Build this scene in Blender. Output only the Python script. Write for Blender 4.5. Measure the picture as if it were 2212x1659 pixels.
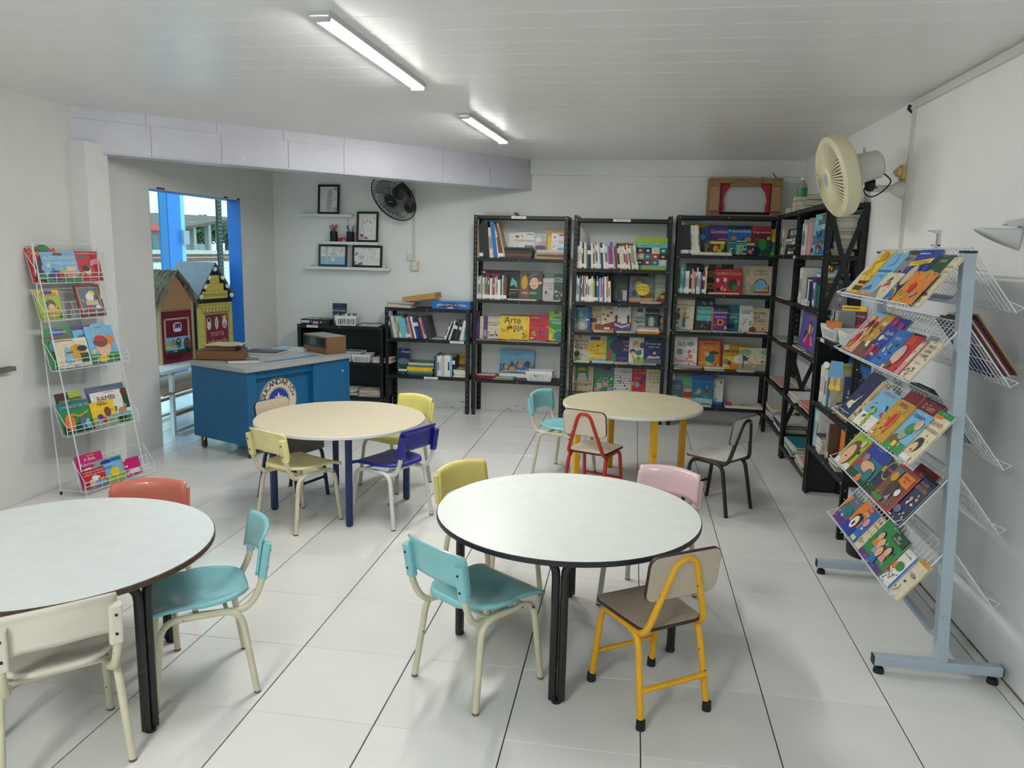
import bpy, bmesh, math, random
from mathutils import Matrix, Vector
random.seed(11)
for o in list(bpy.data.objects):
    bpy.data.objects.remove(o)
S = bpy.context.scene
COL = S.collection
PI = math.pi
R = math.radians

# ------------------------------------------------------------------ camera
CW, CH, CF = 2212, 1659, 1661.0
CLOC = Vector((-0.0939, -2.2928, 1.6025))
_y, _p, _r = R(-8.790), R(9.784), R(1.2677)
_f = Vector((math.sin(_y) * math.cos(_p), math.cos(_y) * math.cos(_p), -math.sin(_p)))
_ri = Vector((math.cos(_y), -math.sin(_y), 0))
_u = _ri.cross(_f)
CR = math.cos(_r) * _ri + math.sin(_r) * _u
CU = -math.sin(_r) * _ri + math.cos(_r) * _u
cd = bpy.data.cameras.new('camera')
cd.sensor_fit = 'HORIZONTAL'
cd.sensor_width = 36
cd.lens = CF / CW * 36
cd.clip_start = 0.05
cam = bpy.data.objects.new('camera', cd)
COL.objects.link(cam)
cam.matrix_world = Matrix(((CR.x, CU.x, -_f.x, CLOC.x), (CR.y, CU.y, -_f.y, CLOC.y), (CR.z, CU.z, -_f.z, CLOC.z), (0, 0, 0, 1)))
S.camera = cam


def at(px, py, **k):
    """measured photograph pixel -> point of the room on the plane x/y/z = value"""
    d = CR * ((px - CW / 2) / CF) - CU * ((py - CH / 2) / CF) + _f
    (a, v), = k.items()
    i = 'xyz'.index(a)
    t = (v - CLOC[i]) / d[i]
    return CLOC + d * t


# ------------------------------------------------------------------ light
S.view_settings.view_transform = 'Standard'
S.view_settings.look = 'None'
S.view_settings.exposure = 0.0
S.view_settings.gamma = 1
S.view_settings.use_curve_mapping = False
LAMP_E = 128.0       # ceiling battens, emission strength
SKY_E = 1.8        # sky
W = bpy.data.worlds.new('sky')
S.world = W
W.use_nodes = True
wn = W.node_tree
wn.nodes.clear()
wo = wn.nodes.new('ShaderNodeOutputWorld')
wb = wn.nodes.new('ShaderNodeBackground')
wc = wn.nodes.new('ShaderNodeTexCoord')
wz = wn.nodes.new('ShaderNodeTexNoise')
wz.inputs['Scale'].default_value = 2.2
wz.inputs['Detail'].default_value = 5
wr = wn.nodes.new('ShaderNodeValToRGB')
wr.color_ramp.elements[0].position = .42
wr.color_ramp.elements[0].color = (.42, .86, .95, 1)
wr.color_ramp.elements[1].position = .66
wr.color_ramp.elements[1].color = (.74, .97, 1, 1)
wn.links.new(wc.outputs['Generated'], wz.inputs['Vector'])
wn.links.new(wz.outputs['Fac'], wr.inputs['Fac'])
wn.links.new(wr.outputs['Color'], wb.inputs['Color'])
wb.inputs['Strength'].default_value = SKY_E
wn.links.new(wb.outputs['Background'], wo.inputs['Surface'])


# ------------------------------------------------------------------ materials
def lin(c):
    c = c / 255
    return c / 12.92 if c <= .04045 else ((c + .055) / 1.055) ** 2.4


def L3(c):
    return (lin(c[0]), lin(c[1]), lin(c[2]), 1)


MATS = {}


def mat(name, rgb, rough=.5, metal=0., spec=.5, noise=0., nscale=6., bump=0., bscale=60., emit=0., alpha=1., trans=0., chips=None, coat=0.):
    if name in MATS:
        return MATS[name]
    m = bpy.data.materials.new(name)
    m.use_nodes = True
    nt = m.node_tree
    b = nt.nodes['Principled BSDF']
    c = L3(rgb)
    b.inputs['Base Color'].default_value = c
    b.inputs['Roughness'].default_value = rough
    b.inputs['Metallic'].default_value = metal
    b.inputs['Specular IOR Level'].default_value = spec
    b.inputs['Coat Weight'].default_value = coat
    if emit:
        b.inputs['Emission Color'].default_value = c
        b.inputs['Emission Strength'].default_value = emit
    if alpha < 1:
        b.inputs['Alpha'].default_value = alpha
    if trans:
        b.inputs['Transmission Weight'].default_value = trans
    if noise or bump or chips:
        tc = nt.nodes.new('ShaderNodeTexCoord')
    if noise or chips:
        nz = nt.nodes.new('ShaderNodeTexNoise')
        nz.inputs['Scale'].default_value = nscale
        nz.inputs['Detail'].default_value = 6
        nt.links.new(tc.outputs['Object'], nz.inputs['Vector'])
        rp = nt.nodes.new('ShaderNodeValToRGB')
        lo, hi = 1 - noise, 1 + noise * .5
        rp.color_ramp.elements[0].color = (min(1, c[0] * lo), min(1, c[1] * lo), min(1, c[2] * lo), 1)
        rp.color_ramp.elements[1].color = (min(1, c[0] * hi), min(1, c[1] * hi), min(1, c[2] * hi), 1)
        rp.color_ramp.elements[0].position = .3
        rp.color_ramp.elements[1].position = .7
        nt.links.new(nz.outputs['Fac'], rp.inputs['Fac'])
        out = rp.outputs['Color']
        if chips:
            n2 = nt.nodes.new('ShaderNodeTexNoise')
            n2.inputs['Scale'].default_value = chips[1]
            n2.inputs['Detail'].default_value = 3
            nt.links.new(tc.outputs['Object'], n2.inputs['Vector'])
            r2 = nt.nodes.new('ShaderNodeValToRGB')
            r2.color_ramp.interpolation = 'CONSTANT'
            r2.color_ramp.elements[0].color = (0, 0, 0, 1)
            r2.color_ramp.elements[1].position = chips[2]
            r2.color_ramp.elements[1].color = (1, 1, 1, 1)
            nt.links.new(n2.outputs['Fac'], r2.inputs['Fac'])
            mx = nt.nodes.new('ShaderNodeMix')
            mx.data_type = 'RGBA'
            nt.links.new(r2.outputs['Color'], mx.inputs['Factor'])
            nt.links.new(out, mx.inputs[6])
            mx.inputs[7].default_value = L3(chips[0])
            out = mx.outputs[2]
        nt.links.new(out, b.inputs['Base Color'])
    if bump:
        bz = nt.nodes.new('ShaderNodeTexNoise')
        bz.inputs['Scale'].default_value = bscale
        bz.inputs['Detail'].default_value = 3
        nt.links.new(tc.outputs['Object'], bz.inputs['Vector'])
        bp = nt.nodes.new('ShaderNodeBump')
        bp.inputs['Strength'].default_value = bump
        bp.inputs['Distance'].default_value = .01
        nt.links.new(bz.outputs['Fac'], bp.inputs['Height'])
        nt.links.new(bp.outputs['Normal'], b.inputs['Normal'])
    MATS[name] = m
    return m


# book / print colours: key -> (sRGB, plain word)
PAL = {
    'white': ((232, 230, 224), 'white'), 'cream': ((222, 210, 180), 'cream'), 'beige': ((205, 186, 152), 'beige'),
    'tan': ((186, 150, 108), 'tan'), 'brown': ((112, 76, 50), 'brown'), 'dkbrown': ((70, 46, 34), 'dark brown'),
    'black': ((24, 24, 28), 'black'), 'char': ((52, 54, 60), 'charcoal'), 'grey': ((140, 142, 144), 'grey'),
    'ltgrey': ((190, 192, 194), 'light grey'), 'red': ((198, 36, 44), 'red'), 'dkred': ((130, 26, 36), 'dark red'),
    'maroon': ((110, 24, 48), 'maroon'), 'pink': ((226, 150, 160), 'pink'), 'magenta': ((200, 30, 120), 'magenta'),
    'orange': ((232, 130, 40), 'orange'), 'yellow': ((240, 200, 44), 'yellow'), 'mustard': ((206, 156, 40), 'mustard'),
    'lime': ((160, 190, 50), 'lime green'), 'green': ((44, 140, 70), 'green'), 'dkgreen': ((24, 76, 52), 'dark green'),
    'sage': ((150, 170, 140), 'sage green'), 'teal': ((30, 120, 130), 'teal'), 'aqua': ((110, 200, 195), 'aqua'),
    'sky': ((120, 186, 226), 'sky blue'), 'blue': ((30, 110, 190), 'blue'), 'royal': ((36, 60, 160), 'royal blue'),
    'navy': ((26, 40, 84), 'navy'), 'purple': ((92, 56, 130), 'purple'), 'lilac': ((168, 150, 200), 'lilac'),
    'slate': ((92, 112, 130), 'slate blue'), 'skin': ((230, 184, 150), 'peach'), 'paper': ((225, 220, 205), 'paper'),
    'kraft': ((176, 136, 92), 'kraft'), 'violet': ((98, 88, 170), 'violet'), 'peach': ((232, 172, 140), 'peach'),
}


def pm(k):
    return mat('print_' + k, PAL[k][0], rough=.42, noise=.15, nscale=45)


PAGES = mat('page_edges', (218, 210, 190), rough=.8, noise=.15, nscale=90)
LABEL = mat('sticker_white', (235, 234, 228), rough=.6)

# ------------------------------------------------------------------ mesh builder


class MB:
    def __init__(s):
        s.v, s.f, s.m, s.mats = [], [], [], []

    def mi(s, m):
        if m not in s.mats:
            s.mats.append(m)
        return s.mats.index(m)

    def add(s, vs, fs, m, M=None):
        k = len(s.v)
        i = s.mi(m)
        for v in vs:
            s.v.append(tuple(M @ Vector(v)) if M else tuple(v))
        for f in fs:
            s.f.append(tuple(k + j for j in f))
            s.m.append(i)
        return s

    def box(s, a, b, m, M=None):
        x0, y0, z0 = a
        x1, y1, z1 = b
        return s.add([(x0, y0, z0), (x1, y0, z0), (x1, y1, z0), (x0, y1, z0), (x0, y0, z1), (x1, y0, z1), (x1, y1, z1), (x0, y1, z1)],
                     [(3, 2, 1, 0), (4, 5, 6, 7), (0, 1, 5, 4), (1, 2, 6, 5), (2, 3, 7, 6), (3, 0, 4, 7)], m, M)

    def prism(s, pts, z0, z1, m, M=None, side=None):
        n = len(pts)
        vs = [(p[0], p[1], z0) for p in pts] + [(p[0], p[1], z1) for p in pts]
        s.add(vs, [tuple(range(n - 1, -1, -1)), tuple(range(n, 2 * n))], m, M)
        return s.add(vs, [(i, (i + 1) % n, n + (i + 1) % n, n + i) for i in range(n)], side or m, M)

    def tube(s, pts, r, m, n=8, cyc=False, M=None, cap=True):
        P = [Vector(p) for p in pts]
        k = len(P)
        rr = r if isinstance(r, (list, tuple)) else [r] * k
        vs, fs = [], []
        t0 = None
        for i in range(k):
            if cyc:
                t = (P[(i + 1) % k] - P[i - 1])
            else:
                t = (P[min(i + 1, k - 1)] - P[max(i - 1, 0)])
            if t.length < 1e-9:
                t = Vector((0, 0, 1))
            t.normalize()
            if t0 is None:
                up = Vector((0, 0, 1)) if abs(t.z) < .9 else Vector((1, 0, 0))
                nx = t.cross(up).normalized()
            else:
                q = t0.rotation_difference(t)
                nx = q @ nx
                nx = (nx - t * nx.dot(t)).normalized()
            ny = t.cross(nx)
            t0 = t
            for j in range(n):
                a = 2 * PI * j / n
                vs.append(P[i] + (nx * math.cos(a) + ny * math.sin(a)) * rr[i])
        for i in range(k if cyc else k - 1):
            for j in range(n):
                a, b = i * n + j, i * n + (j + 1) % n
                c = ((i + 1) % k) * n
                fs.append((a, b, c + (j + 1) % n, c + j))
        if not cyc and cap:
            fs.append(tuple(range(n - 1, -1, -1)))
            fs.append(tuple((k - 1) * n + j for j in range(n)))
        return s.add(vs, fs, m, M)

    def lathe(s, prof, m, n=24, M=None, ms=None):
        vs, k = [], len(prof)
        for r, z in prof:
            for j in range(n):
                a = 2 * PI * j / n
                vs.append((r * math.cos(a), r * math.sin(a), z))
        base = len(s.v)
        for i in range(k - 1):
            fs = [(i * n + j, i * n + (j + 1) % n, (i + 1) * n + (j + 1) % n, (i + 1) * n + j) for j in range(n)]
            if i == 0:
                s.add(vs, fs, (ms[0] if ms else m), M)
            else:
                mm = s.mi(ms[i] if ms else m)
                for f in fs:
                    s.f.append(tuple(base + q for q in f))
                    s.m.append(mm)
        for ring, rev in ((0, True), (k - 1, False)):
            if prof[ring][0] > 1e-5:
                f = tuple(base + ring * n + j for j in range(n))
                s.f.append(f[::-1] if rev else f)
                s.m.append(s.mi((ms[0] if rev else ms[-1]) if ms else m))
        return s

    def grid(s, fn, nu, nv, m, M=None):
        vs = [fn(i / nu, j / nv) for j in range(nv + 1) for i in range(nu + 1)]
        fs = [(j * (nu + 1) + i, j * (nu + 1) + i + 1, (j + 1) * (nu + 1) + i + 1, (j + 1) * (nu + 1) + i) for j in range(nv) for i in range(nu)]
        return s.add(vs, fs, m, M)

    def build(s, name, parent=None, smooth=True, ang=.7):
        me = bpy.data.meshes.new(name)
        me.from_pydata(s.v, [], s.f)
        for m in s.mats:
            me.materials.append(m)
        me.polygons.foreach_set('material_index', s.m)
        if smooth:
            me.shade_smooth()
            me.set_sharp_from_angle(angle=ang)
        me.update()
        o = bpy.data.objects.new(name, me)
        COL.objects.link(o)
        if parent:
            o.parent = parent
        return o


def solid(o, t, off=0.):
    md = o.modifiers.new('solid', 'SOLIDIFY')
    md.thickness = t
    md.offset = off
    return o


def bev(o, w, seg=2):
    md = o.modifiers.new('bevel', 'BEVEL')
    md.width = w
    md.segments = seg
    md.limit_method = 'ANGLE'
    md.harden_normals = False
    return o


def fillet(pts, r, n=5):
    P = [Vector(p) for p in pts]
    out = [P[0]]
    for i in range(1, len(P) - 1):
        a, b = (P[i - 1] - P[i]), (P[i + 1] - P[i])
        la, lb = a.length, b.length
        d = min(r, la * .49, lb * .49)
        s_, e_ = P[i] + a / la * d, P[i] + b / lb * d
        for k in range(n + 1):
            t = k / n
            out.append(s_ * (1 - t) ** 2 + P[i] * 2 * t * (1 - t) + e_ * t * t)
    out.append(P[-1])
    return out


def rrect(x0, y0, x1, y1, r, n=4):
    pts = []
    for cx, cy, a0 in ((x1 - r, y1 - r, 0), (x0 + r, y1 - r, 90), (x0 + r, y0 + r, 180), (x1 - r, y0 + r, 270)):
        for k in range(n + 1):
            a = R(a0 + 90 * k / n)
            pts.append((cx + r * math.cos(a), cy + r * math.sin(a)))
    return pts


# ------------------------------------------------------------------ scene bookkeeping
ALL = []


def tag(o, label, cat, group=None):
    o['label'] = label
    o['category'] = cat
    if group:
        o['group'] = group
    ALL.append(o)
    return o


def thing(name, label, cat, loc=(0, 0, 0), rz=0., group=None):
    o = bpy.data.objects.new(name, None)
    o.empty_display_size = .05
    COL.objects.link(o)
    o.location = loc
    o.rotation_euler = (0, 0, rz)
    return tag(o, label, cat, group)


def struct(o):
    o['kind'] = 'structure'
    return o


def stuff(o):
    o['kind'] = 'stuff'
    return o


class Frame:
    """a local frame: x to the right along the front, y into the depth, z up"""
    def __init__(s, ox=0, oy=0, oz=0, rz=0.):
        s.M = Matrix.Translation((ox, oy, oz)) @ Matrix.Rotation(rz, 4, 'Z')


WORLD = Frame()
# ------------------------------------------------------------------ flat print (covers, posters, signs)
_TX = {}


def text_mesh(s):
    if s in _TX:
        return _TX[s]
    cu = bpy.data.curves.new('txt', 'FONT')
    cu.body = s
    cu.size = 1
    cu.resolution_u = 2
    ob = bpy.data.objects.new('txt', cu)
    me = bpy.data.meshes.new_from_object(ob)
    vs = [(v.co.x, v.co.y) for v in me.vertices]
    fs = [tuple(p.vertices) for p in me.polygons]
    bpy.data.objects.remove(ob)
    bpy.data.curves.remove(cu)
    bpy.data.meshes.remove(me)
    if vs:
        x0, x1 = min(v[0] for v in vs), max(v[0] for v in vs)
        y0, y1 = min(v[1] for v in vs), max(v[1] for v in vs)
    else:
        x0 = y0 = 0
        x1 = y1 = 1
    _TX[s] = (vs, fs, x0, x1, y0, y1)
    return _TX[s]


def prnt(name, parent, w, h, shapes, M=None, step=.0002, lift=.0005):
    """printed shapes on a sheet w x h in the local XZ plane, facing -Y; coordinates are fractions"""
    b = MB()
    k = 0
    for sh in shapes:
        y = -lift - k * step
        k += 1
        t = sh[0]
        if t == 'r':
            _, x0, z0, x1, z1, c = sh
            b.add([(x0 * w, y, z0 * h), (x1 * w, y, z0 * h), (x1 * w, y, z1 * h), (x0 * w, y, z1 * h)], [(0, 1, 2, 3)], pm(c), M)
        elif t == 'e':
            _, cx, cz, rx, rz, c = sh
            n = 18
            b.add([(cx * w + rx * w * math.cos(2 * PI * j / n), y, cz * h + rz * w * math.sin(2 * PI * j / n)) for j in range(n)], [tuple(range(n))], pm(c), M)
        elif t == 'p':
            _, pts, c = sh
            b.add([(p[0] * w, y, p[1] * h) for p in pts], [tuple(range(len(pts)))], pm(c), M)
        elif t == 'l':
            _, pts, th, c = sh
            P = [Vector((p[0] * w, p[1] * h)) for p in pts]
            for i in range(len(P) - 1):
                d = P[i + 1] - P[i]
                if d.length < 1e-7:
                    continue
                nn = Vector((-d.y, d.x)).normalized() * th * w / 2
                q = [P[i] - nn, P[i + 1] - nn, P[i + 1] + nn, P[i] + nn]
                b.add([(v.x, y, v.y) for v in q], [(0, 1, 2, 3)], pm(c), M)
        elif t == 't':
            _, x, z, size, s, c = sh[:6]
            al = sh[6] if len(sh) > 6 else 'c'
            vs, fs, x0, x1, y0, y1 = text_mesh(s)
            sc = size * h / .72
            if (x1 - x0) * sc > .92 * w:
                sc = .92 * w / (x1 - x0)
            ox = {'c': x * w - (x0 + x1) / 2 * sc, 'l': x * w - x0 * sc, 'r': x * w - x1 * sc}[al]
            b.add([(ox + v[0] * sc, y, z * h + v[1] * sc) for v in vs], fs, pm(c), M)
    o = b.build(name, parent, smooth=False)
    return o


def blobs(n, cols, z0=.1, z1=.6, seed=0, r=(.06, .16)):
    rd = random.Random(seed)
    return [('e', rd.uniform(.15, .85), rd.uniform(z0, z1), rd.uniform(*r), rd.uniform(*r), rd.choice(cols)) for _ in range(n)]


def leafs(n, c, z0, z1, seed=0, s=.12):
    rd = random.Random(seed)
    out = []
    for _ in range(n):
        x, z, a = rd.uniform(.1, .9), rd.uniform(z0, z1), rd.uniform(0, PI)
        dx, dz = math.cos(a) * s, math.sin(a) * s * .7
        out.append(('p', [(x - dx, z - dz), (x + dz * .4, z - dx * .3), (x + dx, z + dz), (x - dz * .4, z + dx * .3)], c))
    return out


def kid(x, z, r, hair, shirt):
    """a plain generic little figure: head, hair, body"""
    return [('p', [(x - r * 1.3, z - r * 3.2), (x + r * 1.3, z - r * 3.2), (x + r * .7, z - r * .6), (x - r * .7, z - r * .6)], shirt),
            ('e', x, z + r * .2, r * 1.15, r * 1.15, hair), ('e', x, z, r, r, 'skin')]


# ------------------------------------------------------------------ books
def set_m(o, fr, x, y, z, rx=0., ry=0., rz=0.):
    o.matrix_world = fr.M @ Matrix.Translation((x, y, z)) @ Matrix.Rotation(rz, 4, 'Z') @ Matrix.Rotation(ry, 4, 'Y') @ Matrix.Rotation(rx, 4, 'X')


def book_spine(fr, x, y, z, t, d, h, col, label, group, lean=0., sticker=True, band=None, stripes=None):
    b = MB()
    m = pm(col)
    c = min(.0022, t * .2)
    b.box((0, 0, 0), (t, c, h), m).box((0, c, 0), (c, d, h), m).box((t - c, c, 0), (t, d, h), m)
    o = b.build('book', smooth=False)
    MB().box((c, c, .003), (t - c, d - .004, h - .003), PAGES).build('pages', o, smooth=False)
    sh = []
    if band:
        sh.append(('r', .0, .62, 1, .8, band))
    if stripes:
        sh += [('r', .2, .3, .8, .7, stripes)]
    if sh:
        prnt('spine_print', o, t, h, sh)
    if sticker:
        MB().box((-.0002, -.0008, .012), (t + .0002, 0, .045), LABEL).build('spine_label', o, smooth=False)
    set_m(o, fr, x, y, z, ry=lean)
    return tag(o, label, 'book', group)


def book_face(fr, x, y, z, w, h, col, label, shapes=(), t=.012, tilt=6., roll=0., yaw=0., group=None, cat='picture book'):
    b = MB()
    m = pm(col)
    c = .0018
    b.box((0, 0, 0), (w, c, h), m).box((0, t - c, 0), (w, t, h), m).box((0, c, 0), (c, t - c, h), m)
    o = b.build(cat.replace(' ', '_') if cat != 'box' else 'display_box', smooth=False)
    MB().box((c, c, .002), (w - .003, t - c, h - .002), PAGES).build('pages', o, smooth=False)
    if shapes:
        shapes = list(shapes)
        if w > .07 and cat == 'picture book':
            rd = random.Random(sum(ord(q) * (i + 1) for i, q in enumerate(label)))
            cs = [s_[5] if s_[0] in 'ret' else s_[-1] for s_ in shapes] + [col, 'cream', 'char']
            k = 0
            while k < len(shapes) and shapes[k][0] == 'r':
                k += 1
            det = []
            for _ in range(9):
                cx, cz, a, s_ = rd.uniform(.08, .92), rd.uniform(.06, .62), rd.uniform(0, PI), rd.uniform(.02, .055)
                n_ = rd.choice((4, 5, 7))
                det.append(('p', [(cx + s_ * math.cos(a + 2 * PI * q / n_) * (1.6 if q % 2 else 1), cz + s_ * w / h * math.sin(a + 2 * PI * q / n_)) for q in range(n_)], rd.choice(cs)))
            shapes[k:k] = det
            shapes += [('r', .36, .955, .64, .965, rd.choice(('grey', 'ltgrey', 'char'))), ('r', .45, .02, .55, .035, rd.choice(('white', 'char', 'red')))]
        prnt('cover_print', o, w, h, shapes)
    set_m(o, fr, x, y, z, rx=-R(tilt), ry=R(roll), rz=R(yaw))
    return tag(o, label, cat, group)


def book_flat(fr, x, y, z, w, d, t, col, label, group=None, yaw=0., tilt=0., shapes=(), name='book', cat='book', spine=False, closed=False, pg=None):
    b = MB()
    m = pm(col)
    c = min(.0018, t * .2)
    if closed:
        b.box((0, 0, 0), (w, d, t - .012), m).box((-.002, -.002, t - .012), (w + .002, d + .002, t), m)
    else:
        b.box((0, 0, 0), (w, d, c), m).box((0, 0, t - c), (w, d, t), m)
        if spine:
            b.box((0, 0, c), (w, c, t - c), m)
        else:
            b.box((0, d - c, c), (w, d, t - c), m)
    o = b.build(name, smooth=False)
    if not closed:
        MB().box((.002, c if spine else .0015, c), (w - .002, d - .0015 if spine else d - c, t - c), pg or PAGES).build('pages', o, smooth=False)
    if shapes:
        prnt('cover_print', o, w, d, shapes, Matrix.Translation((0, 0, t)) @ Matrix.Rotation(-PI / 2, 4, 'X'))
    set_m(o, fr, x, y, z, ry=R(tilt), rz=R(yaw))
    return tag(o, label, cat, group)


ORD = ['first', 'second', 'third', 'fourth', 'fifth', 'sixth', 'seventh', 'eighth', 'ninth', 'tenth', 'eleventh', 'twelfth', 'thirteenth',
       'fourteenth', 'fifteenth', 'sixteenth', 'seventeenth', 'eighteenth', 'nineteenth', 'twentieth']
for t_, tn in (('twenty', 20), ('thirty', 30)):
    for u_ in ORD[:9]:
        ORD.append(t_ + '-' + u_)
    ORD.append({'twenty': 'thirtieth', 'thirty': 'fortieth'}[t_])


def spines(fr, x0, x1, y, z, cols, hr, where, lean=(0, 0), sticker=.6, d=.15, wts=None, seed=0, rowname='upright'):
    """a row of upright books filling x0..x1; where: shelf phrase for the labels"""
    rd = random.Random(seed)
    cols = cols.split() if isinstance(cols, str) else cols
    n = len(cols)
    ws = [rd.uniform(.6, 1.5) for _ in cols]
    for i, c in enumerate(cols):
        if c.endswith('+'):
            ws[i] *= 1.9
            cols[i] = c[:-1]
        if c.endswith('-'):
            ws[i] *= .55
            cols[i] = c[:-1]
    sc = (x1 - x0) / sum(ws)
    x = x0
    for i, c in enumerate(cols):
        t = ws[i] * sc
        f = i / max(1, n - 1)
        a = R(lean[0] + (lean[1] - lean[0]) * f)
        tt = t * math.cos(a) - .0006
        h = rd.uniform(*hr)
        size = 'thick' if ws[i] > 1.5 else ('thin' if ws[i] < .8 else 'slim')
        lab = '%s %s book, %s %s from left, %s' % (size, PAL[c][1], ORD[i], rowname, where)
        dark = c in ('black', 'char', 'navy', 'dkgreen', 'blue', 'royal', 'dkred', 'maroon', 'brown', 'dkbrown', 'teal', 'purple', 'red', 'green')
        book_spine(fr, x, y + rd.uniform(0, .012), z, tt, d, h, c, lab, 'books standing upright, ' + where, lean=a,
                   sticker=rd.random() < sticker, band=('white' if dark and rd.random() < .45 else None),
                   stripes=(rd.choice(['grey', 'char', 'slate', 'beige']) if not dark and rd.random() < .6 else None))
        x += t
    return


def pile(fr, x, y, z, w, d, items, where, seed=0, jitter=.02, cat='book', yaw0=0., yawj=4.):
    """books lying on each other, listed from the bottom: (thickness, colour[, w, d])"""
    rd = random.Random(seed)
    zz = z
    n = len(items)
    for i, it in enumerate(items):
        t, c = it[0], it[1]
        ww, dd = (it[2], it[3]) if len(it) > 3 else (w * rd.uniform(.93, 1), d * rd.uniform(.93, 1))
        kind = 'magazine' if t < .0125 else 'book'
        pos = 'lone' if n == 1 else ('topmost' if i == n - 1 else ('lowest' if i == 0 else ORD[i] + ' up'))
        if n == 1:
            lab = '%s %s lying flat %s' % (PAL[c][1], kind, where)
        else:
            lab = '%s %s, %s in pile %s' % (PAL[c][1], kind, pos, where)
        sh = []
        if rd.random() < .7:
            k2 = rd.choice(['cream', 'sky', 'pink', 'green', 'orange', 'white', 'slate'])
            sh = [('r', .08, .1, .92, .55, k2), ('r', .15, .68, .85, .8, 'white')]
        book_flat(fr, x + rd.uniform(-jitter, jitter), y + rd.uniform(0, jitter), zz, ww, dd, t, c, lab,
                  group=('books piled ' + where) if n > 1 else None, yaw=yaw0 + rd.uniform(-yawj, yawj), shapes=sh, name=kind, cat=kind, spine=(kind == 'book' or rd.random() < .4))
        zz += t + .0003
    return zz
# ------------------------------------------------------------------ the room
WX0, WX1, WY0, WY1, CZ = -3.785, 1.40, -4.2, 5.31, 2.476
DY0, DY1, DZ = 3.23, 4.62, 2.015
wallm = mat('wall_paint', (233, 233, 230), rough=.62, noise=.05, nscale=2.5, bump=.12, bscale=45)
wall_l = mat('wall_paint_dimmed', (222, 222, 218), rough=.62, noise=.05, nscale=2.5, bump=.12, bscale=45)  # left wall colour darkened to stand in for weaker light
wall_r = mat('wall_paint_brightened', (244, 243, 240), rough=.6, noise=.04, nscale=2.5, bump=.12, bscale=45)  # right wall colour lightened to stand in for stronger light
wallg = mat('wall_gloss_paint', (236, 238, 240), rough=.40, noise=.04, nscale=2.0, bump=.05, bscale=8)
ceilm = mat('ceiling_pvc', (232, 233, 231), rough=.27, noise=.03, nscale=3)
groovem = mat('ceiling_joint', (222, 223, 220), rough=.35)
beamm = mat('beam_pvc', (208, 208, 219), rough=.34, noise=.05, nscale=5)
bluep = mat('blue_paint', (38, 112, 205), rough=.4, noise=.05, nscale=3)
grout = mat('grout', (58, 56, 54), rough=.9, noise=.2, nscale=40)

tilem = mat('floor_tile', (228, 227, 223), rough=.17, noise=.035, nscale=3.5, bump=.035, bscale=26)
nt = tilem.node_tree
bs = nt.nodes['Principled BSDF']
oi = nt.nodes.new('ShaderNodeObjectInfo')
mp = nt.nodes.new('ShaderNodeMapRange')
mp.inputs['To Min'].default_value = .955
mp.inputs['To Max'].default_value = 1.03
hs = nt.nodes.new('ShaderNodeHueSaturation')
nt.links.new(oi.outputs['Random'], mp.inputs['Value'])
nt.links.new(mp.outputs['Result'], hs.inputs['Value'])
src = bs.inputs['Base Color'].links[0].from_socket
nt.links.new(src, hs.inputs['Color'])
nt.links.new(hs.outputs['Color'], bs.inputs['Base Color'])


def tile_geo(b, x0, y0, x1, y1, m, z=0., M=None):
    c, t = .0016, .008
    b.add([(x0, y0, z - t), (x1, y0, z - t), (x1, y1, z - t), (x0, y1, z - t),
           (x0, y0, z - c), (x1, y0, z - c), (x1, y1, z - c), (x0, y1, z - c),
           (x0 + c, y0 + c, z), (x1 - c, y0 + c, z), (x1 - c, y1 - c, z), (x0 + c, y1 - c, z)],
          [(0, 1, 5, 4), (1, 2, 6, 5), (2, 3, 7, 6), (3, 0, 4, 7), (4, 5, 9, 8), (5, 6, 10, 9), (6, 7, 11, 10), (7, 4, 8, 11), (8, 9, 10, 11)], m, M)


floor = struct(MB().box((WX0 - .13, WY0, -.1), (WX1, WY1, -.0035), grout).build('floor', smooth=False))
GX, GY = .0021, .0011
tb = MB()
tile_geo(tb, GX, GY, .45 - GX, .45 - GY, tilem)
tile0 = None
back = MB()
for i in range(-9, 4):
    for j in range(-10, 12):
        x0, x1 = max(i * .45, WX0), min(i * .45 + .45, WX1)
        y0, y1 = max(j * .45, WY0), min(j * .45 + .45, WY1)
        if x1 - x0 < .01 or y1 - y0 < .01:
            continue
        if j < -2:
            tile_geo(back, x0 + GX, y0 + GY, x1 - GX, y1 - GY, tilem)
        elif x1 - x0 > .449 and y1 - y0 > .449:
            if tile0 is None:
                tile0 = tb.build('tile', floor, smooth=False)
                tt = tile0
            else:
                tt = tile0.copy()
                COL.objects.link(tt)
                tt.parent = floor
            tt.location = (i * .45, j * .45, 0)
        else:
            b = MB()
            tile_geo(b, x0 + GX, y0 + GY, x1 - GX, y1 - GY, tilem)
            b.build('tile', floor, smooth=False)
stuff(back.build('tile_field', floor, smooth=False))

ceil = struct(MB().box((WX0 - .13, WY0 - .1, CZ + .004), (WX1 + .1, WY1 + .1, CZ + .08), groovem).build('ceiling', smooth=False))
pb = MB()
c = .0035
pb.add([(WX0, c, 0), (WX1, c, 0), (WX1, .2 - c, 0), (WX0, .2 - c, 0), (WX0, 0, .004), (WX1, 0, .004), (WX1, .2, .004), (WX0, .2, .004)],
       [(3, 2, 1, 0), (0, 1, 5, 4), (2, 3, 7, 6), (0, 4, 7, 3), (1, 2, 6, 5)], ceilm)
plank0 = None
yy = .92 - .2 * 25
while yy < WY1:
    if yy + .2 > WY0:
        if plank0 is None:
            plank0 = pb.build('plank', ceil, smooth=False)
            q = plank0
        else:
            q = plank0.copy()
            COL.objects.link(q)
            q.parent = ceil
        q.location = (0, yy, CZ)
    yy += .2

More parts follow.
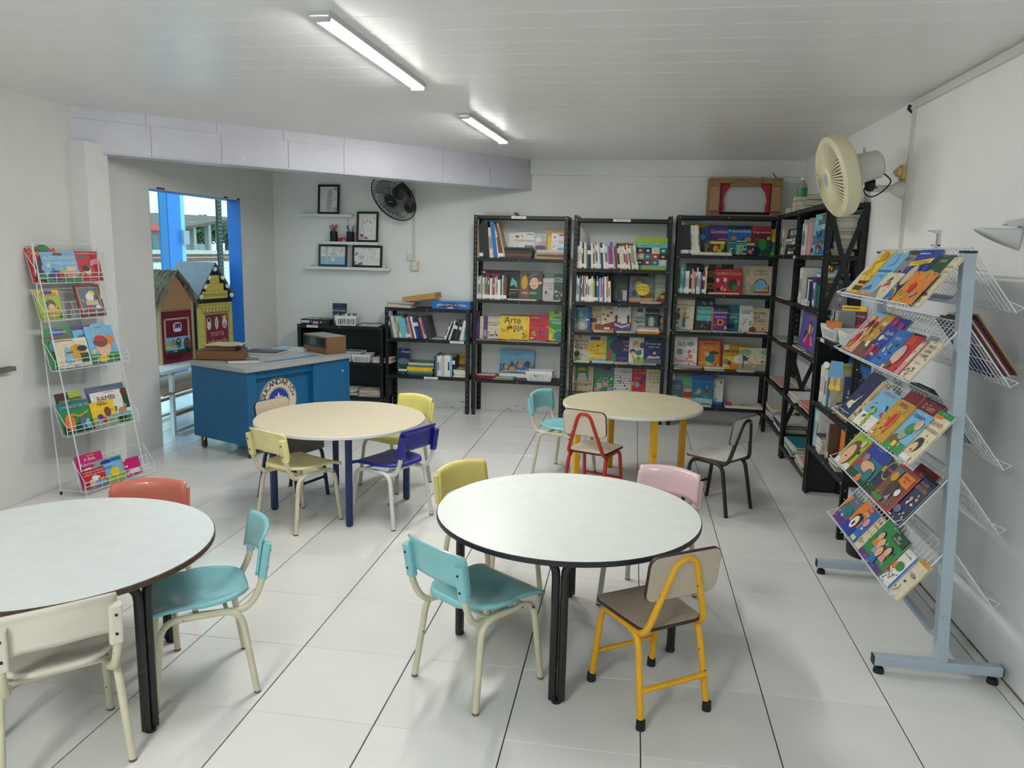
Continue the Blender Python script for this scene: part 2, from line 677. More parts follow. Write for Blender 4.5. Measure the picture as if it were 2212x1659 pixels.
T = .13
wl = MB()
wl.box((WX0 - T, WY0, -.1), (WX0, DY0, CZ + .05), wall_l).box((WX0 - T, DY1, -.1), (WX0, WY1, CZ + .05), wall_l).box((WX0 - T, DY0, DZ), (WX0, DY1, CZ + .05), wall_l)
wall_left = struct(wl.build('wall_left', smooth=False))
wall_back = struct(MB().box((WX0 - T, WY1, -.1), (WX1 + T, WY1 + T, CZ + .05), wallm).build('wall_back', smooth=False))
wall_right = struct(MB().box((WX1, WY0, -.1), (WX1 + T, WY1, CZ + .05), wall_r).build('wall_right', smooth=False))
# wall behind the viewer with two windows
wf = MB()
wins = [(-3.2, -1.5), (-.9, .8)]
wf.box((WX0 - T, WY0 - T, -.1), (WX1 + T, WY0, 1.0), wallm).box((WX0 - T, WY0 - T, 2.1), (WX1 + T, WY0, CZ + .05), wallm)
for a, b_ in ((WX0 - T, -3.2), (-1.5, -.9), (.8, WX1 + T)):
    wf.box((a, WY0 - T, 1.0), (b_, WY0, 2.1), wallm)
struct(wf.build('wall_front', smooth=False))
framem = mat('window_frame_white', (225, 226, 226), rough=.4)
for n, (a, b_) in enumerate(wins):
    fb = MB()
    for x in (a, (a + b_) / 2 - .02, b_ - .04):
        fb.box((x, WY0 - .08, 1.0), (x + .04, WY0 - .04, 2.1), framem)
    for z in (1.0, 2.06):
        fb.box((a, WY0 - .08, z), (b_, WY0 - .04, z + .04), framem)
    struct(fb.build('window_%d' % (n + 1), smooth=False))

# glossy lower paint on the right wall, with its top edge
struct(MB().box((WX1 - .004, WY0, 0), (WX1, WY1, 1.532), wallg).build('trim_1', smooth=False))
dirt = mat('skirting_dirt', (128, 112, 88), rough=.9, noise=.5, nscale=30)
struct(MB().box((WX1 - .0065, -.2, 0), (WX1 - .004, 2.1, .007), dirt).build('trim_2', smooth=False))
# thicker band on top of the back wall
struct(MB().box((-1.13, WY1 - .03, 2.33), (WX1, WY1, CZ + .01), wallm).build('trim_3', smooth=False))
# pillar under the beam on the left wall
struct(MB().box((WX0, 2.40, 0), (WX0 + .115, 2.62, 2.25), wallm).build('wall_pillar', smooth=False))

# diagonal beam clad with panels
A, B = Vector((-3.80, 2.42)), Vector((-1.10, 5.33))
u2 = (B - A).normalized()
n2 = Vector((u2.y, -u2.x))
LB = (B - A).length
MBm = Matrix(((u2.x, -n2.x, 0, A.x), (u2.y, -n2.y, 0, A.y), (0, 0, 1, 0), (0, 0, 0, 1)))   # x along the beam, y into it
beam = struct(MB().box((-.05, .006, 2.205), (LB, .2, CZ + .02), groovem, MBm).build('beam', smooth=False))
e = .0022
lo = [0, .128, .249, .377, .495, .734, .866, 1]
up = [0, .1215, .2415, .368, .496, .734, .855, .982, 1]
for ls, z0, z1 in ((lo, 2.197, 2.402), (up, 2.4035, CZ)):
    for i in range(len(ls) - 1):
        bb = MB().box((ls[i] * LB + e, 0, z0 + e), (ls[i + 1] * LB - e, .006, z1), beamm, MBm)
        bb.build('panel', beam, smooth=False)
MB().box((0, -.004, 2.19), (LB, .2, 2.198), beamm, MBm).build('edge_trim', beam, smooth=False)
screwm = mat('white_plug', (240, 240, 240), rough=.5)
for f_, z in ((.2, 2.25), (.29, 2.24), (.6, 2.26), (.75, 2.245), (.93, 2.25)):
    MB().lathe([(.008, 0), (.006, .003), (0, .004)], screwm, 10, MBm @ Matrix.Translation((f_ * LB, 0, z)) @ Matrix.Rotation(PI / 2, 4, 'X')).build('screw_cap', beam)

# doorway lining, painted blue
jb = MB()
jb.box((WX0 - T - .002, DY1 - .004, 0), (WX0 - .001, DY1, DZ), bluep).box((WX0 - T - .002, DY0, 0), (WX0 - .001, DY0 + .004, DZ), bluep).box((WX0 - T - .002, DY0, DZ - .004), (WX0 - .001, DY1, DZ), bluep)
door = struct(jb.build('door_1', smooth=False))
rust = mat('rust_stub', (96, 48, 36), rough=.9)
for y, w in ((3.33, .1), (4.33, .06), (4.56, .05)):
    MB().box((WX0, y, DZ + .005), (WX0 + .006, y + w, DZ + .018), rust).build('rebar_stub', door, smooth=False)

# ------------------------------------------------------------------ ceiling lamps
housm = mat('lamp_housing', (205, 207, 210), rough=.45)
ledm = mat('lamp_diffuser', (255, 254, 251), rough=.5, emit=LAMP_E)


def lamp(x, y, ln, rz, label):
    t = thing('ceiling_lamp', label, 'ceiling lamp', (x, y, CZ), rz, 'tube battens on the ceiling')
    h = ln / 2
    MB().prism([(-.046, 0), (.046, 0), (.041, -.021), (-.041, -.021)], -h, h, housm, Matrix.Rotation(PI / 2, 4, 'X')).build('housing', t, smooth=False)
    pts = [(.032 * math.cos(a), -.018 - .015 * math.sin(a)) for a in [PI * k / 8 for k in range(9)]]
    MB().prism(pts[::-1], -h + .03, h - .012, ledm, Matrix.Rotation(PI / 2, 4, 'X')).build('diffuser', t)
    for s_ in (-1, 1):
        cp = [(-.040, -.016), (.040, -.016), (.034, -.034), (-.034, -.034)]
        MB().prism(cp, 0, .03 if s_ < 0 else .012, housm, Matrix.Translation((0, -h if s_ < 0 else h, 0)) @ Matrix.Rotation(PI / 2, 4, 'X') @ Matrix.Translation((0, 0, -.03 if s_ < 0 else 0))).build('end_cap', t, smooth=False)
    return t


lamp(-1.30, 1.27, 1.28, R(-1), 'glowing white tube batten on the ceiling, the nearer of two')
lamp(-1.205, 3.37, 1.18, R(-3), 'glowing white tube batten on the ceiling, the farther of two')
lamp(-1.62, -2.75, 1.24, 0, 'glowing white tube batten behind the viewer, nearer the left wall')
lamp(-1.36, -2.75, 1.24, 0, 'glowing white tube batten behind the viewer, nearer the right wall')

# ------------------------------------------------------------------ tables
def round_table(cx, cy, rad, h, topm, edgem, legm, ang, lr, kind, label):
    t = thing('round_table', label, 'table', (cx, cy, 0), 0, 'round school tables')
    th = .022
    MB().lathe([(rad - .004, h - th), (rad, h - th + .003), (rad, h - .004), (rad - .003, h - .0012)], edgem, 64).build('edge_band', t)
    MB().lathe([(rad - .0035, h - .004), (rad - .0035, h), (0, h)], topm, 64).build('tabletop', t)
    for k in range(4):
        a = ang + k * PI / 2
        x, y = lr * math.cos(a), lr * math.sin(a)
        tx, ty = -math.sin(a), math.cos(a)
        b = MB()
        if kind == 'double':
            for s_ in (-1, 1):
                ox, oy = x + tx * .0155 * s_, y + ty * .0155 * s_
                ex, ey = x * .86 + tx * .13 * s_, y * .86 + ty * .13 * s_
                b.tube(fillet([(ox, oy, .012), (ox, oy, h - th - .018), (ex, ey, h - th - .018)], .055), .0155, legm, 10)
            b.build('leg', t)
        elif kind == 'square':
            b.box((-.02, -.02, .004), (.02, .02, h - th), legm, Matrix.Translation((x, y, 0)) @ Matrix.Rotation(a, 4, 'Z'))
            bev(b.build('leg', t, smooth=False), .004)
        else:
            b.lathe([(.021, .006), (.0225, .012), (.0225, h - th)], legm, 6, Matrix.Translation((x, y, 0)) @ Matrix.Rotation(a, 4, 'Z'))
            b.build('leg', t, smooth=False)
        f = MB()
        f.lathe([(.018, 0), (.0185, .012)], rubber, 10, Matrix.Translation((x, y, 0)))
        f.build('foot_cap', t)
        # rail under the top
        a2 = a + PI / 2
        x2, y2 = lr * .86 * math.cos(a2), lr * .86 * math.sin(a2)
        MB().tube([(x * .86, y * .86, h - th - .014), (x2, y2, h - th - .014)], .012, legm, 8).build('rail', t)
    return t


rubber = mat('black_rubber', (22, 22, 24), rough=.6)
lamw = mat('laminate_white', (236, 240, 235), rough=.32, noise=.04, nscale=14)
lamw2 = mat('laminate_white_worn', (220, 224, 224), rough=.3, noise=.05, nscale=11)
lamb = mat('laminate_beige', (216, 204, 176), rough=.35, noise=.045, nscale=16)
lamb2 = mat('laminate_beige_aged', (208, 200, 168), rough=.35, noise=.07, nscale=9)
edw = mat('edge_white', (226, 224, 220), rough=.45, noise=.05, nscale=20)
edb = mat('edge_black', (24, 26, 34), rough=.4)
edbr = mat('edge_worn_brown', (84, 62, 52), rough=.8, noise=.4, nscale=60)
legn = mat('navy_enamel', (22, 44, 96), rough=.35, noise=.12, nscale=20, chips=((30, 26, 30), 40, .72))
legy = mat('yellow_enamel', (232, 170, 22), rough=.38, noise=.06, nscale=18, chips=((70, 50, 34), 45, .70))
legk = mat('black_enamel', (26, 25, 25), rough=.42, noise=.3, nscale=30, chips=((62, 50, 44), 70, .66))
round_table(-.315, .692, .53, .575, lamw, edb, legk, R(2), .44, 'double', 'white round table with black edge at the front centre')
round_table(-2.035, -.035, .52, .566, lamw2, edbr, legk, R(-18), .44, 'double', 'white round table with worn brown edge at the front left')
round_table(-1.855, 2.165, .52, .564, lamb, edw, legn, R(27), .41, 'hex', 'beige round table with navy blue legs in front of the desk')
round_table(-.067, 3.06, .485, .572, lamb2, edw, legy, R(22), .395, 'square', 'beige round table with yellow square legs near the bookcases')


# ------------------------------------------------------------------ chairs
def plastic_chair(cx, cy, ang, pl, fr, label, group, k=1.):
    t = thing('school_chair', label, 'chair', (cx, cy, 0), R(ang - 90), group)
    plm, frm = pl, fr
    r = .0124
    for sx in (-1, 1):
        mid = (sx * .150, .005, .322)
        for (fx, fy, ky) in ((.168, .168, .135), (.172, -.170, -.125)):
            MB().tube(fillet([(sx * fx, fy, .006), (sx * .152, ky, .322), mid], .075, 6), r, frm, 10).build('leg', t)
        for fx, fy in ((.168, .168), (.172, -.170)):
            MB().lathe([(.0118, 0), (.0128, .003), (.0127, .009)], rustcap, 10, Matrix.Translation((sx * fx, fy, 0))).build('foot_tip', t)
        MB().tube(fillet([(sx * .118, .03, .312), (sx * .138, -.150, .312), (sx * .146, -.196, .385), (sx * .146, -.222, .53)], .075, 6), r, frm, 10).build('back_tube', t)
    for y in (.09, -.08):
        MB().tube([(-.15, y, .318), (.15, y, .318)], .008, frm, 6).build('cross_bar', t)

    def seat(u, v):
        y = .178 - .345 * v
        if v < .45:
            hw = .168 - .008 * (v / .45)
        else:
            q = (v - .45) / .55
            hw = .16 * math.sqrt(max(0, 1 - (q * .93) ** 2.6)) + .012
        x = hw * (2 * u - 1)
        d = (2 * u - 1)
        z = .348 - .016 * (1 - d * d) * math.sin(PI * min(1, v * 1.05)) + .010 * v
        if v < .2:
            z -= .016 * (1 - v / .2) ** 2
        if abs(d) > .8:
            z += .004 * (abs(d) - .8) / .2
        return (x, y, z)
    sb = MB().grid(seat, 14, 16, plm).build('seat', t, ang=1.2)
    solid(sb, .017, -1)

    def backr(u, v):
        d = 2 * u - 1
        zb = .446 + .026 * (1 - d ** 4) - .004
        zt = .596 - .012 * d * d
        z = zb + (zt - zb) * v
        x = d * (.155 - .004 * v)
        y = -.180 - .032 * (1 - d * d) - .028 * (z - .42) / .18
        y -= .010 * max(0, v - .85) / .15
        return (x, y, z)
    bb = MB().grid(backr, 16, 8, plm)
    bo = solid(bb.build('backrest', t, ang=1.2), .010, 0)
    for sx in (-1, 1):
        sk = MB()
        Mx = Matrix.Translation((sx * .144, -.204, .428)) @ Matrix.Rotation(R(9.5), 4, 'X')
        sk.prism(rrect(-.019, -.015, .019, .015, .009, 3), 0, .128, plm, Mx)
        bev(sk.build('tube_socket', bo, smooth=False), .006)
        for z in (.035, .1):
            MB().lathe([(.0045, 0), (.0045, .003), (0, .003)], rubber, 8, Mx @ Matrix.Translation((0, -.015, z)) @ Matrix.Rotation(PI / 2, 4, 'X')).build('screw', bo)
    return t


rustcap = mat('worn_tube_tip', (112, 96, 80), rough=.7, noise=.5, nscale=90)
frc = mat('cream_enamel', (212, 204, 178), rough=.35, noise=.08, nscale=16, chips=((70, 56, 46), 38, .71))
frw = mat('white_enamel', (218, 218, 214), rough=.35, noise=.06, nscale=16, chips=((88, 78, 70), 55, .70))
frs = mat('sage_enamel', (184, 188, 172), rough=.4, noise=.08, nscale=16, chips=((60, 54, 48), 35, .66))
pturq = mat('turquoise_plastic', (136, 198, 203), rough=.3, noise=.05, nscale=9, coat=.2)
pyel = mat('pale_yellow_plastic', (236, 226, 132), rough=.36, noise=.06, nscale=9)
pyel2 = mat('faded_yellow_plastic', (232, 222, 160), rough=.42, noise=.1, nscale=12)
pyel3 = mat('straw_yellow_plastic', (222, 208, 126), rough=.36, noise=.05, nscale=9)
pblue = mat('ultramarine_plastic', (28, 34, 140), rough=.34, noise=.05, nscale=9)
ppink = mat('pale_pink_plastic', (226, 192, 196), rough=.25, noise=.03, nscale=9, coat=.3)
psal = mat('salmon_plastic', (206, 112, 92), rough=.33, noise=.06, nscale=9, coat=.2)
pwht = mat('off_white_plastic', (218, 210, 196), rough=.4, noise=.08, nscale=10)
G = 'chairs around the round tables'
plastic_chair(-.61, .36, 54, pturq, frc, 'turquoise plastic chair with chipped cream legs at the front centre table', G)
plastic_chair(-.70, 1.09, -36, pyel3, frc, 'straw yellow plastic chair on the far left of the black edged table', G)
plastic_chair(.035, 1.155, -113, ppink, frs, 'pale pink plastic chair behind the black edged white table', G)
plastic_chair(-1.617, .15, 215.4, pturq, frc, 'turquoise plastic chair turned sideways at the front left table', G)
plastic_chair(-1.82, -.325, 136, pwht, frc, 'off-white plastic chair seen from behind in the bottom left corner', G)
plastic_chair(-2.045, .42, -69.5, psal, frc, 'salmon pink plastic chair behind the front left table', G)
plastic_chair(-1.985, 1.82, 64, pyel2, frc, 'faded yellow chair seen from behind at the navy legged table', G)
plastic_chair(-1.665, 2.66, -115, pyel, frs, 'bright pale yellow chair on the far side of navy legged table', G)
plastic_chair(-1.48, 2.005, 155.7, pblue, frw, 'dark blue plastic chair with white frame at the navy legged table', G)
plastic_chair(-.54, 3.19, -24, pturq, frc, 'turquoise plastic chair left of the yellow legged table', G)


def board_chair(cx, cy, ang, board, edge, fr, label, group, rear_bar=False, caps=None, pad=None, k=1.):
    t = thing('school_chair', label, 'chair', (cx, cy, 0), R(ang - 90), group)
    t.scale = (k, k, k)
    r = .012
    for sx in (-1, 1):
        for (fx, fy, ky) in ((.138, .165, .125), (.142, -.165, -.105)):
            MB().tube(fillet([(sx * fx, fy, .006), (sx * .128, ky, .322), (sx * .128, .01, .322)], .07, 6), r, fr, 10).build('leg', t)
            if caps:
                MB().lathe([(.0165, 0), (.017, .004), (.0155, .034), (.0125, .036)], caps, 12, Matrix.Translation((sx * fx, fy, 0))).build('foot_cap', t)
            else:
                MB().lathe([(.0122, 0), (.0128, .003), (.0125, .01)], rubber, 10, Matrix.Translation((sx * fx, fy, 0))).build('foot_cap', t)
    MB().tube([(-.137, .155, .125), (.137, .155, .125)], .009, fr, 8).build('stretcher', t)
    if rear_bar:
        MB().tube([(-.14, -.155, .135), (.14, -.155, .135)], .0105, fr, 8).build('stretcher', t)
    MB().tube(fillet([(-.112, .0, .321), (-.128, -.14, .321), (-.053, -.174, .552)], .055, 6) + [Vector((-.05 * math.cos(q_ * PI / 10), -.174 - .008 * math.sin(q_ * PI / 10), .552 + .05 * math.sin(q_ * PI / 10))) for q_ in range(1, 10)] + fillet([(.053, -.174, .552), (.128, -.14, .321), (.112, .0, .321)], .055, 6), r, fr, 10).build('back_tube', t)
    if pad:
        po = MB().prism(rrect(-.15, -.13, .15, .17, .07, 6), .325, .368, pad).build('seat', t)
        bev(po, .016, 4)
    else:
        pts = [(-.146, .165), (-.128, -.135), (.128, -.135), (.146, .165)]
        pf = [(p.x, p.y) for p in fillet([(0, .165, 0), (-.146, .165, 0), (-.128, -.135, 0), (.128, -.135, 0), (.146, .165, 0), (0, .165, 0)], .04, 4)][:-1]
        so = MB().prism(pf, .333, .3455, edge, None, edge).build('seat', t)
        pi_ = [(x * .985, (y - .015) * .985 + .015) for x, y in pf]
        MB().prism(pi_, .3455, .3475, board).build('seat_laminate', so)
        for sx, y in ((-.1, .12), (.1, .12), (-.09, -.09), (.09, -.09)):
            MB().lathe([(.005, 0), (.004, .0015), (0, .0015)], rivet, 8, Matrix.Translation((sx, y, .3475))).build('rivet', so)
    # backrest board in front of the tube
    Mb = Matrix.Translation((0, -.150, .455)) @ Matrix.Rotation(R(9), 4, 'X') @ Matrix.Rotation(PI / 2, 4, 'X')
    bo = MB().prism(rrect(-.148, 0, .148, .172, .035, 5), -.004, .008, edge, Mb, edge).build('backrest', t)
    for z0, z1 in ((-.006, -.004), (.008, .0095)):
        MB().prism(rrect(-.1455, .0025, .1455, .1695, .033, 5), z0, z1, board, Mb).build('back_laminate', bo)
    for x, y in ((0, .145), (-.066, .05), (.066, .05)):
        MB().lathe([(.005, 0), (.004, .002), (0, .002)], rivet, 8, Mb @ Matrix.Translation((x, y, -.006)) @ Matrix.Rotation(PI, 4, 'X')).build('rivet', bo)
        MB().lathe([(.006, 0), (.005, .002), (0, .002)], rivet, 8, Mb @ Matrix.Translation((x, y, .034))).build('rivet', bo)
    return t


rivet = mat('rivet_metal', (180, 172, 160), rough=.4, metal=.7)
bdc = mat('board_cream', (206, 194, 172), rough=.35, noise=.05, nscale=30)
bdw = mat('board_white', (206, 206, 200), rough=.3, noise=.05, nscale=30)
bdt = mat('board_taupe', (188, 174, 154), rough=.35, noise=.06, nscale=30)
edm = mat('edge_maroon', (58, 30, 34), rough=.5)
frr = mat('red_enamel', (184, 40, 30), rough=.35, noise=.08, nscale=16)
padb = mat('brown_seat', (92, 74, 62), rough=.42, noise=.12, nscale=14)
frn = mat('navy_tube', (20, 34, 66), rough=.4, noise=.1, nscale=18)
board_chair(.024, .3625, 124.4, bdt, edm, legy, 'yellow framed chair with cream boards in front of the white table', G, True, rubber)
board_chair(.50, 2.65, 141, bdw, mat('edge_plywood', (96, 66, 44), rough=.7), legk, 'black framed chair with whitish boards right of yellow legged table', G)
board_chair(-.30, 2.64, 68.8, bdc, edm, frr, 'red framed chair with cream boards at the yellow legged table', G)
board_chair(-2.22, 2.255, -18.6, bdt, rubber, frn, 'chair with tan back and brown seat beside the blue desk', G, pad=padb)
# ------------------------------------------------------------------ bookcases
blk = mat('black_steel', (12, 12, 15), rough=.46, noise=.15, nscale=8)
boltm = mat('bolt_zinc', (190, 190, 188), rough=.35, metal=.6)


def ladder(b, x0, x1, y0, y1, h, m, axis='x'):
    """perforated steel strip: two rails and bridges between the holes"""
    g = .0065
    if axis == 'x':
        cx = (x0 + x1) / 2
        b.box((x0, y0, 0), (cx - g / 2, y1, h), m).box((cx + g / 2, y0, 0), (x1, y1, h), m)
    else:
        cy = (y0 + y1) / 2
        b.box((x0, y0, 0), (x1, cy - g / 2, h), m).box((x0, cy + g / 2, 0), (x1, y1, h), m)
    z = 0
    while z < h - .001:
        z1 = min(h, z + .041)
        if axis == 'x':
            b.box((cx - g / 2, y0, z), (cx + g / 2, y1, z1), m)
        else:
            b.box((x0, cy - g / 2, z), (x1, cy + g / 2, z1), m)
        z += .050


def bookcase(fr, w, d, h, levels, label, top=None, back=False, cross=None, labels=(), side_panel=None, toplabel=True):
    """steel shelving in its own frame: x 0..w, y 0..d (front at 0)"""
    t = bpy.data.objects.new('bookcase', None)
    COL.objects.link(t)
    t.matrix_world = fr.M
    tag(t, label, 'bookcase', 'black steel bookcases')
    fw = .036
    for x, s_ in ((0, 1), (w, -1)):
        for y, q in ((0, 1), (d, -1)):
            b = MB()
            xa, xb = sorted((x, x + s_ * fw))
            ya, yb = sorted((y, y + q * .002))
            ladder(b, xa, xb, ya, yb, h, blk, 'x')
            xa, xb = sorted((x, x + s_ * .002))
            ya, yb = sorted((y, y + q * fw))
            ladder(b, xa, xb, ya, yb, h, blk, 'y')
            b.build('post', t, smooth=False)
    for i, z in enumerate(levels):
        b = MB()
        g = .0025
        b.box((g, g, z - .002), (w - g, d - g, z), blk)
        b.box((g, -.001, z - .032), (w - g, g, z), blk).box((g, d - g, z - .032), (w - g, d - g + .002, z), blk)
        b.box((g, g, z - .032), (g + .002, d - g, z), blk).box((w - g - .002, g, z - .032), (w - g, d - g, z), blk)
        sh = b.build('shelf', t, smooth=False)
        bb = MB()
        for x in (.02, w * .5, w - .02):
            bb.lathe([(.005, 0), (.004, .003), (0, .003)], boltm, 8, Matrix.Translation((x, -.002, z - .017)) @ Matrix.Rotation(PI / 2, 4, 'X'))
        bb.build('bolt', sh)
    if back:
        MB().box((.004, d - .006, levels[-1] - .03), (w - .004, d - .003, levels[0]), blk).build('back_panel', t, smooth=False)
    if side_panel:
        for x, z0, z1 in side_panel:
            MB().box((x - .0015, .004, z0), (x + .0015, d - .004, z1), blk).build('side_panel', t, smooth=False)
    if cross:
        for x, z0, z1 in cross:
            for q in (0, 1):
                ya, yb = (.012, d - .012) if q == 0 else (d - .012, .012)
                L = math.hypot(yb - ya, z1 - z0)
                a = math.atan2(z1 - z0, yb - ya)
                Mx = Matrix.Translation((x + .003 * q, ya, z0)) @ Matrix.Rotation(a, 4, 'X')
                MB().box((0, 0, -.017), (.002, L, .017), blk, Mx).build('cross_brace', t, smooth=False)
    for x0, x1, z in labels:
        o = MB().box((x0, -.0028, z - .027), (x1, -.001, z - .004), LABEL).build('shelf_label', t, smooth=False)
        prnt('label_print', o, x1 - x0, .023, [('r', .12, .6, .88, .72, 'grey'), ('r', .2, .3, .8, .42, 'grey')], Matrix.Translation((x0, -.0028, z - .027)))
    return t


def fx(px, Y=5.03, py=620):
    return at(px, py, y=Y).x


YF = 5.02
D = .285
S1 = Frame(-3.43, YF)
bookcase(S1, .90, D, .835, [.832, .47, .117], 'low black cabinet behind the blue desk', back=True, labels=((.10, .22, .832),), side_panel=((0, 0, .83), (.9, 0, .83)))
S2 = Frame(-2.51, YF)
bookcase(S2, .855, D, 1.034, [1.032, .729, .362], 'short black bookcase left of the tall bookcases', labels=((.66, .80, .729), (.40, .54, .362)), side_panel=((0, .12, .7),))
S3 = Frame(-1.625, YF)
bookcase(S3, .90, D, 1.936, [1.934, 1.537, 1.139, .742, .36], 'leftmost of the tall black bookcases on the back wall', labels=((.36, .50, 1.934),))
S4 = Frame(-.672, YF)
bookcase(S4, .90, D, 1.95, [1.921, 1.459, 1.147, .863, .565, .26], 'middle tall black bookcase on the back wall', labels=((.36, .52, 1.921),))
S5 = Frame(.272, YF)
bookcase(S5, .905, D, 1.963, [1.96, 1.606, 1.252, .902, .541, .195], 'tall black bookcase carrying the cardboard theatre')
R1 = Frame(1.135, 4.965, 0, -PI / 2)
bookcase(R1, .915, .255, 1.968, [1.965, 1.622, 1.255, .908, .525, .182], 'far tall bookcase on the right wall beside the corner', labels=((.85, .92, 1.622),))
R2 = Frame(1.135, 4.03, 0, -PI / 2)
bookcase(R2, .915, .255, 1.968, [1.965, 1.622, 1.26, .927, .525, .112], 'near tall bookcase with crossed end braces on the right wall',
         cross=((.918, 1.2, 1.93), (.918, .95, 1.25), (.001, .25, .9)), side_panel=((.912, 0, .30), (.912, .62, 1.0)))
R3 = Frame(1.135, 3.095, 0, -PI / 2)
bookcase(R3, .91, .255, 1.10, [1.092, .662, .35], 'low bookcase on the right wall behind the display rack', labels=((.10, .2, 1.092),))

LT, MT, TT = 'left tall bookcase', 'middle tall bookcase', 'theatre bookcase'


def fo(px0, px1, pyt, zf, col, label, shapes=(), dy=.16, tilt=7, t=.012, roll=0, **k):
    """face-out book on the back shelves, measured on the photograph"""
    Y = YF + dy
    zc = zf + .1
    x0 = at(px0, pyt + 20, y=Y).x
    x1 = at(px1, pyt + 20, y=Y).x
    h = max(.08, at((px0 + px1) / 2, pyt, y=Y + .02).z - zf)
    return book_face(WORLD, x0, Y, zf + .0005, x1 - x0, h / math.cos(R(tilt)), col, label, shapes, t=t, tilt=tilt, roll=roll, **k)


def fl(px0, px1, zf, items, where, dy=.03, d=.2, seed=0, **k):
    Y = YF + dy
    py = 620
    x0, x1 = at(px0, py, y=Y).x, at(px1, py, y=Y).x
    return pile(WORLD, x0, Y, zf + .0005, x1 - x0, d, items, where, seed=seed, jitter=.008, **k)


def sp(px0, px1, zf, cols, hr, where, dy=.02, **k):
    Y = YF + dy
    spines(WORLD, at(px0, 620, y=Y).x, at(px1, 620, y=Y).x, Y, zf + .0005, cols, hr, where, **k)


# --- left tall bookcase
fl(1043, 1112, 1.934, [(.012, 'black', .30, .24), (.012, 'char', .29, .23), (.01, 'grey', .29, .22)], 'on top of ' + LT, seed=1)
z = 1.537
sp(1031, 1091, z, 'tan- black black+ cream blue white- dkred brown- beige-', (.28, .35), 'top shelf of ' + LT, lean=(-1, -14), sticker=.3, seed=3, d=.2)
fo(1099, 1122, 503, z, 'white', 'white art book mostly hidden behind the painter volume, ' + LT, [('r', .6, .82, .98, .9, 'dkred'), ('t', .7, .66, .09, 'CA', 'black')], dy=.2)
fo(1120, 1153, 502, z, 'white', 'white book lettered PORTINARI on the left tall bookcase', [('e', .2, .87, .07, .07, 'mustard'), ('r', .5, .9, .98, .95, 'sage'), ('t', .5, .64, .1, 'PORTINARI', 'black'), ('r', .4, .2, .98, .5, 'brown'), ('e', .6, .4, .1, .08, 'sky')], dy=.18)
fo(1153, 1180, 505, z, 'ltgrey', 'grey collage book beside the painter volumes, ' + LT, [('e', .35, .75, .22, .22, 'white'), ('e', .7, .85, .14, .1, 'lime'), ('t', .6, .6, .09, 'ARTE', 'red'), ('r', .1, .2, .95, .5, 'navy'), ('r', .2, .5, .9, .55, 'magenta')], dy=.18)
fo(1178, 1222, 498, z, 'mustard', 'golden yellow book behind the DALÍ volume on left tall bookcase', [('r', .1, .1, .9, .8, 'yellow'), ('t', .6, .84, .06, 'A Cidade', 'brown')], dy=.2)
fo(1191, 1224, 504, z, 'white', 'white book lettered DALÍ on the left tall bookcase', [('e', .2, .85, .06, .06, 'brown'), ('r', .5, .9, .98, .97, 'red'), ('t', .75, .62, .1, 'DALÍ', 'black'), ('r', .4, .1, .98, .45, 'sky'), ('r', .4, .1, .98, .25, 'dkgreen')], dy=.17)
fl(1090, 1149, z, [(.022, 'dkbrown'), (.022, 'brown'), (.022, 'dkbrown'), (.018, 'black'), (.018, 'black')], 'left of centre, top shelf of ' + LT, d=.14, seed=4, yawj=1)
fl(1156, 1223, z, [(.024, 'tan'), (.018, 'brown'), (.018, 'tan'), (.02, 'ltgrey'), (.004, 'white')], 'at right, top shelf of ' + LT, d=.15, seed=5, yawj=2)
z = 1.139
sp(1029, 1094, z, 'cream teal- cream sage green white grey grey green red- black- white grey black- pink cream- pink white+ teal white brown+', (.19, .235), 'second shelf of ' + LT, seed=6, sticker=.85)
fo(1039, 1080, 583, z, 'maroon', 'maroon book behind the upright row on left tall bookcase', [('t', .7, .76, .2, 'COET DE', 'pink'), ('r', .05, .88, .2, .95, 'white')], dy=.21)
fo(1080, 1122, 584, z, 'black', 'black book with pale bird shape on left tall bookcase', [('t', .55, .88, .08, 'Shakespeare', 'slate'), ('p', [(.5, .45), (.6, .75), (.85, .6), (.9, .4), (.7, .5)], 'aqua'), ('r', .3, .32, .98, .35, 'sky'), ('t', .6, .2, .07, 'Verdade', 'mustard')], dy=.19)
fo(1122, 1171, 586, z, 'dkbrown', 'brown book with hatted man portrait on left tall bookcase',
   [('p', [(0, 0), (.45, 0), (.3, 1), (0, 1)], 'brown'), ('e', .22, .6, .14, .3, 'mustard'), ('p', [(.38, 0), (.98, 0), (1, .42), (.7, .44), (.5, .2)], 'dkgreen'), ('e', .65, .58, .2, .26, 'skin'), ('e', .92, .6, .06, .07, 'skin'), ('p', [(.3, .72), (.62, .98), (.95, .95), (.6, .82)], 'slate'), ('l', [(.5, .5), (.62, .47), (.72, .5)], .025, 'brown'), ('e', .56, .65, .03, .02, 'dkbrown'), ('e', .73, .66, .03, .02, 'dkbrown'), ('t', .45, .2, .09, 'INK DIAS', 'white')], dy=.15)
fo(1172, 1196, 601, z, 'ltgrey', 'light grey book with purple figures on left tall bookcase', [('t', .5, .72, .08, 'A ESPERA', 'magenta'), ('t', .5, .62, .08, 'DA CRIANÇA', 'magenta')] + blobs(4, ['purple', 'black', 'pink'], .1, .35, 3), dy=.16)
fo(1196, 1221, 592, z, 'dkgreen', 'dark green book lettered A Megera Domada on left tall bookcase', [('t', .5, .8, .08, 'A Megera', 'white'), ('t', .5, .7, .08, 'Domada', 'white')] + blobs(5, ['pink', 'maroon', 'orange'], .15, .5, 4), dy=.15)
fl(1095, 1162, z, [(.006, 'white'), (.005, 'cream')], 'at centre front, second shelf of ' + LT, seed=7, d=.1)
fl(1178, 1213, z, [(.006, 'pink'), (.005, 'white')], 'at right front, second shelf of ' + LT, seed=8, d=.1)
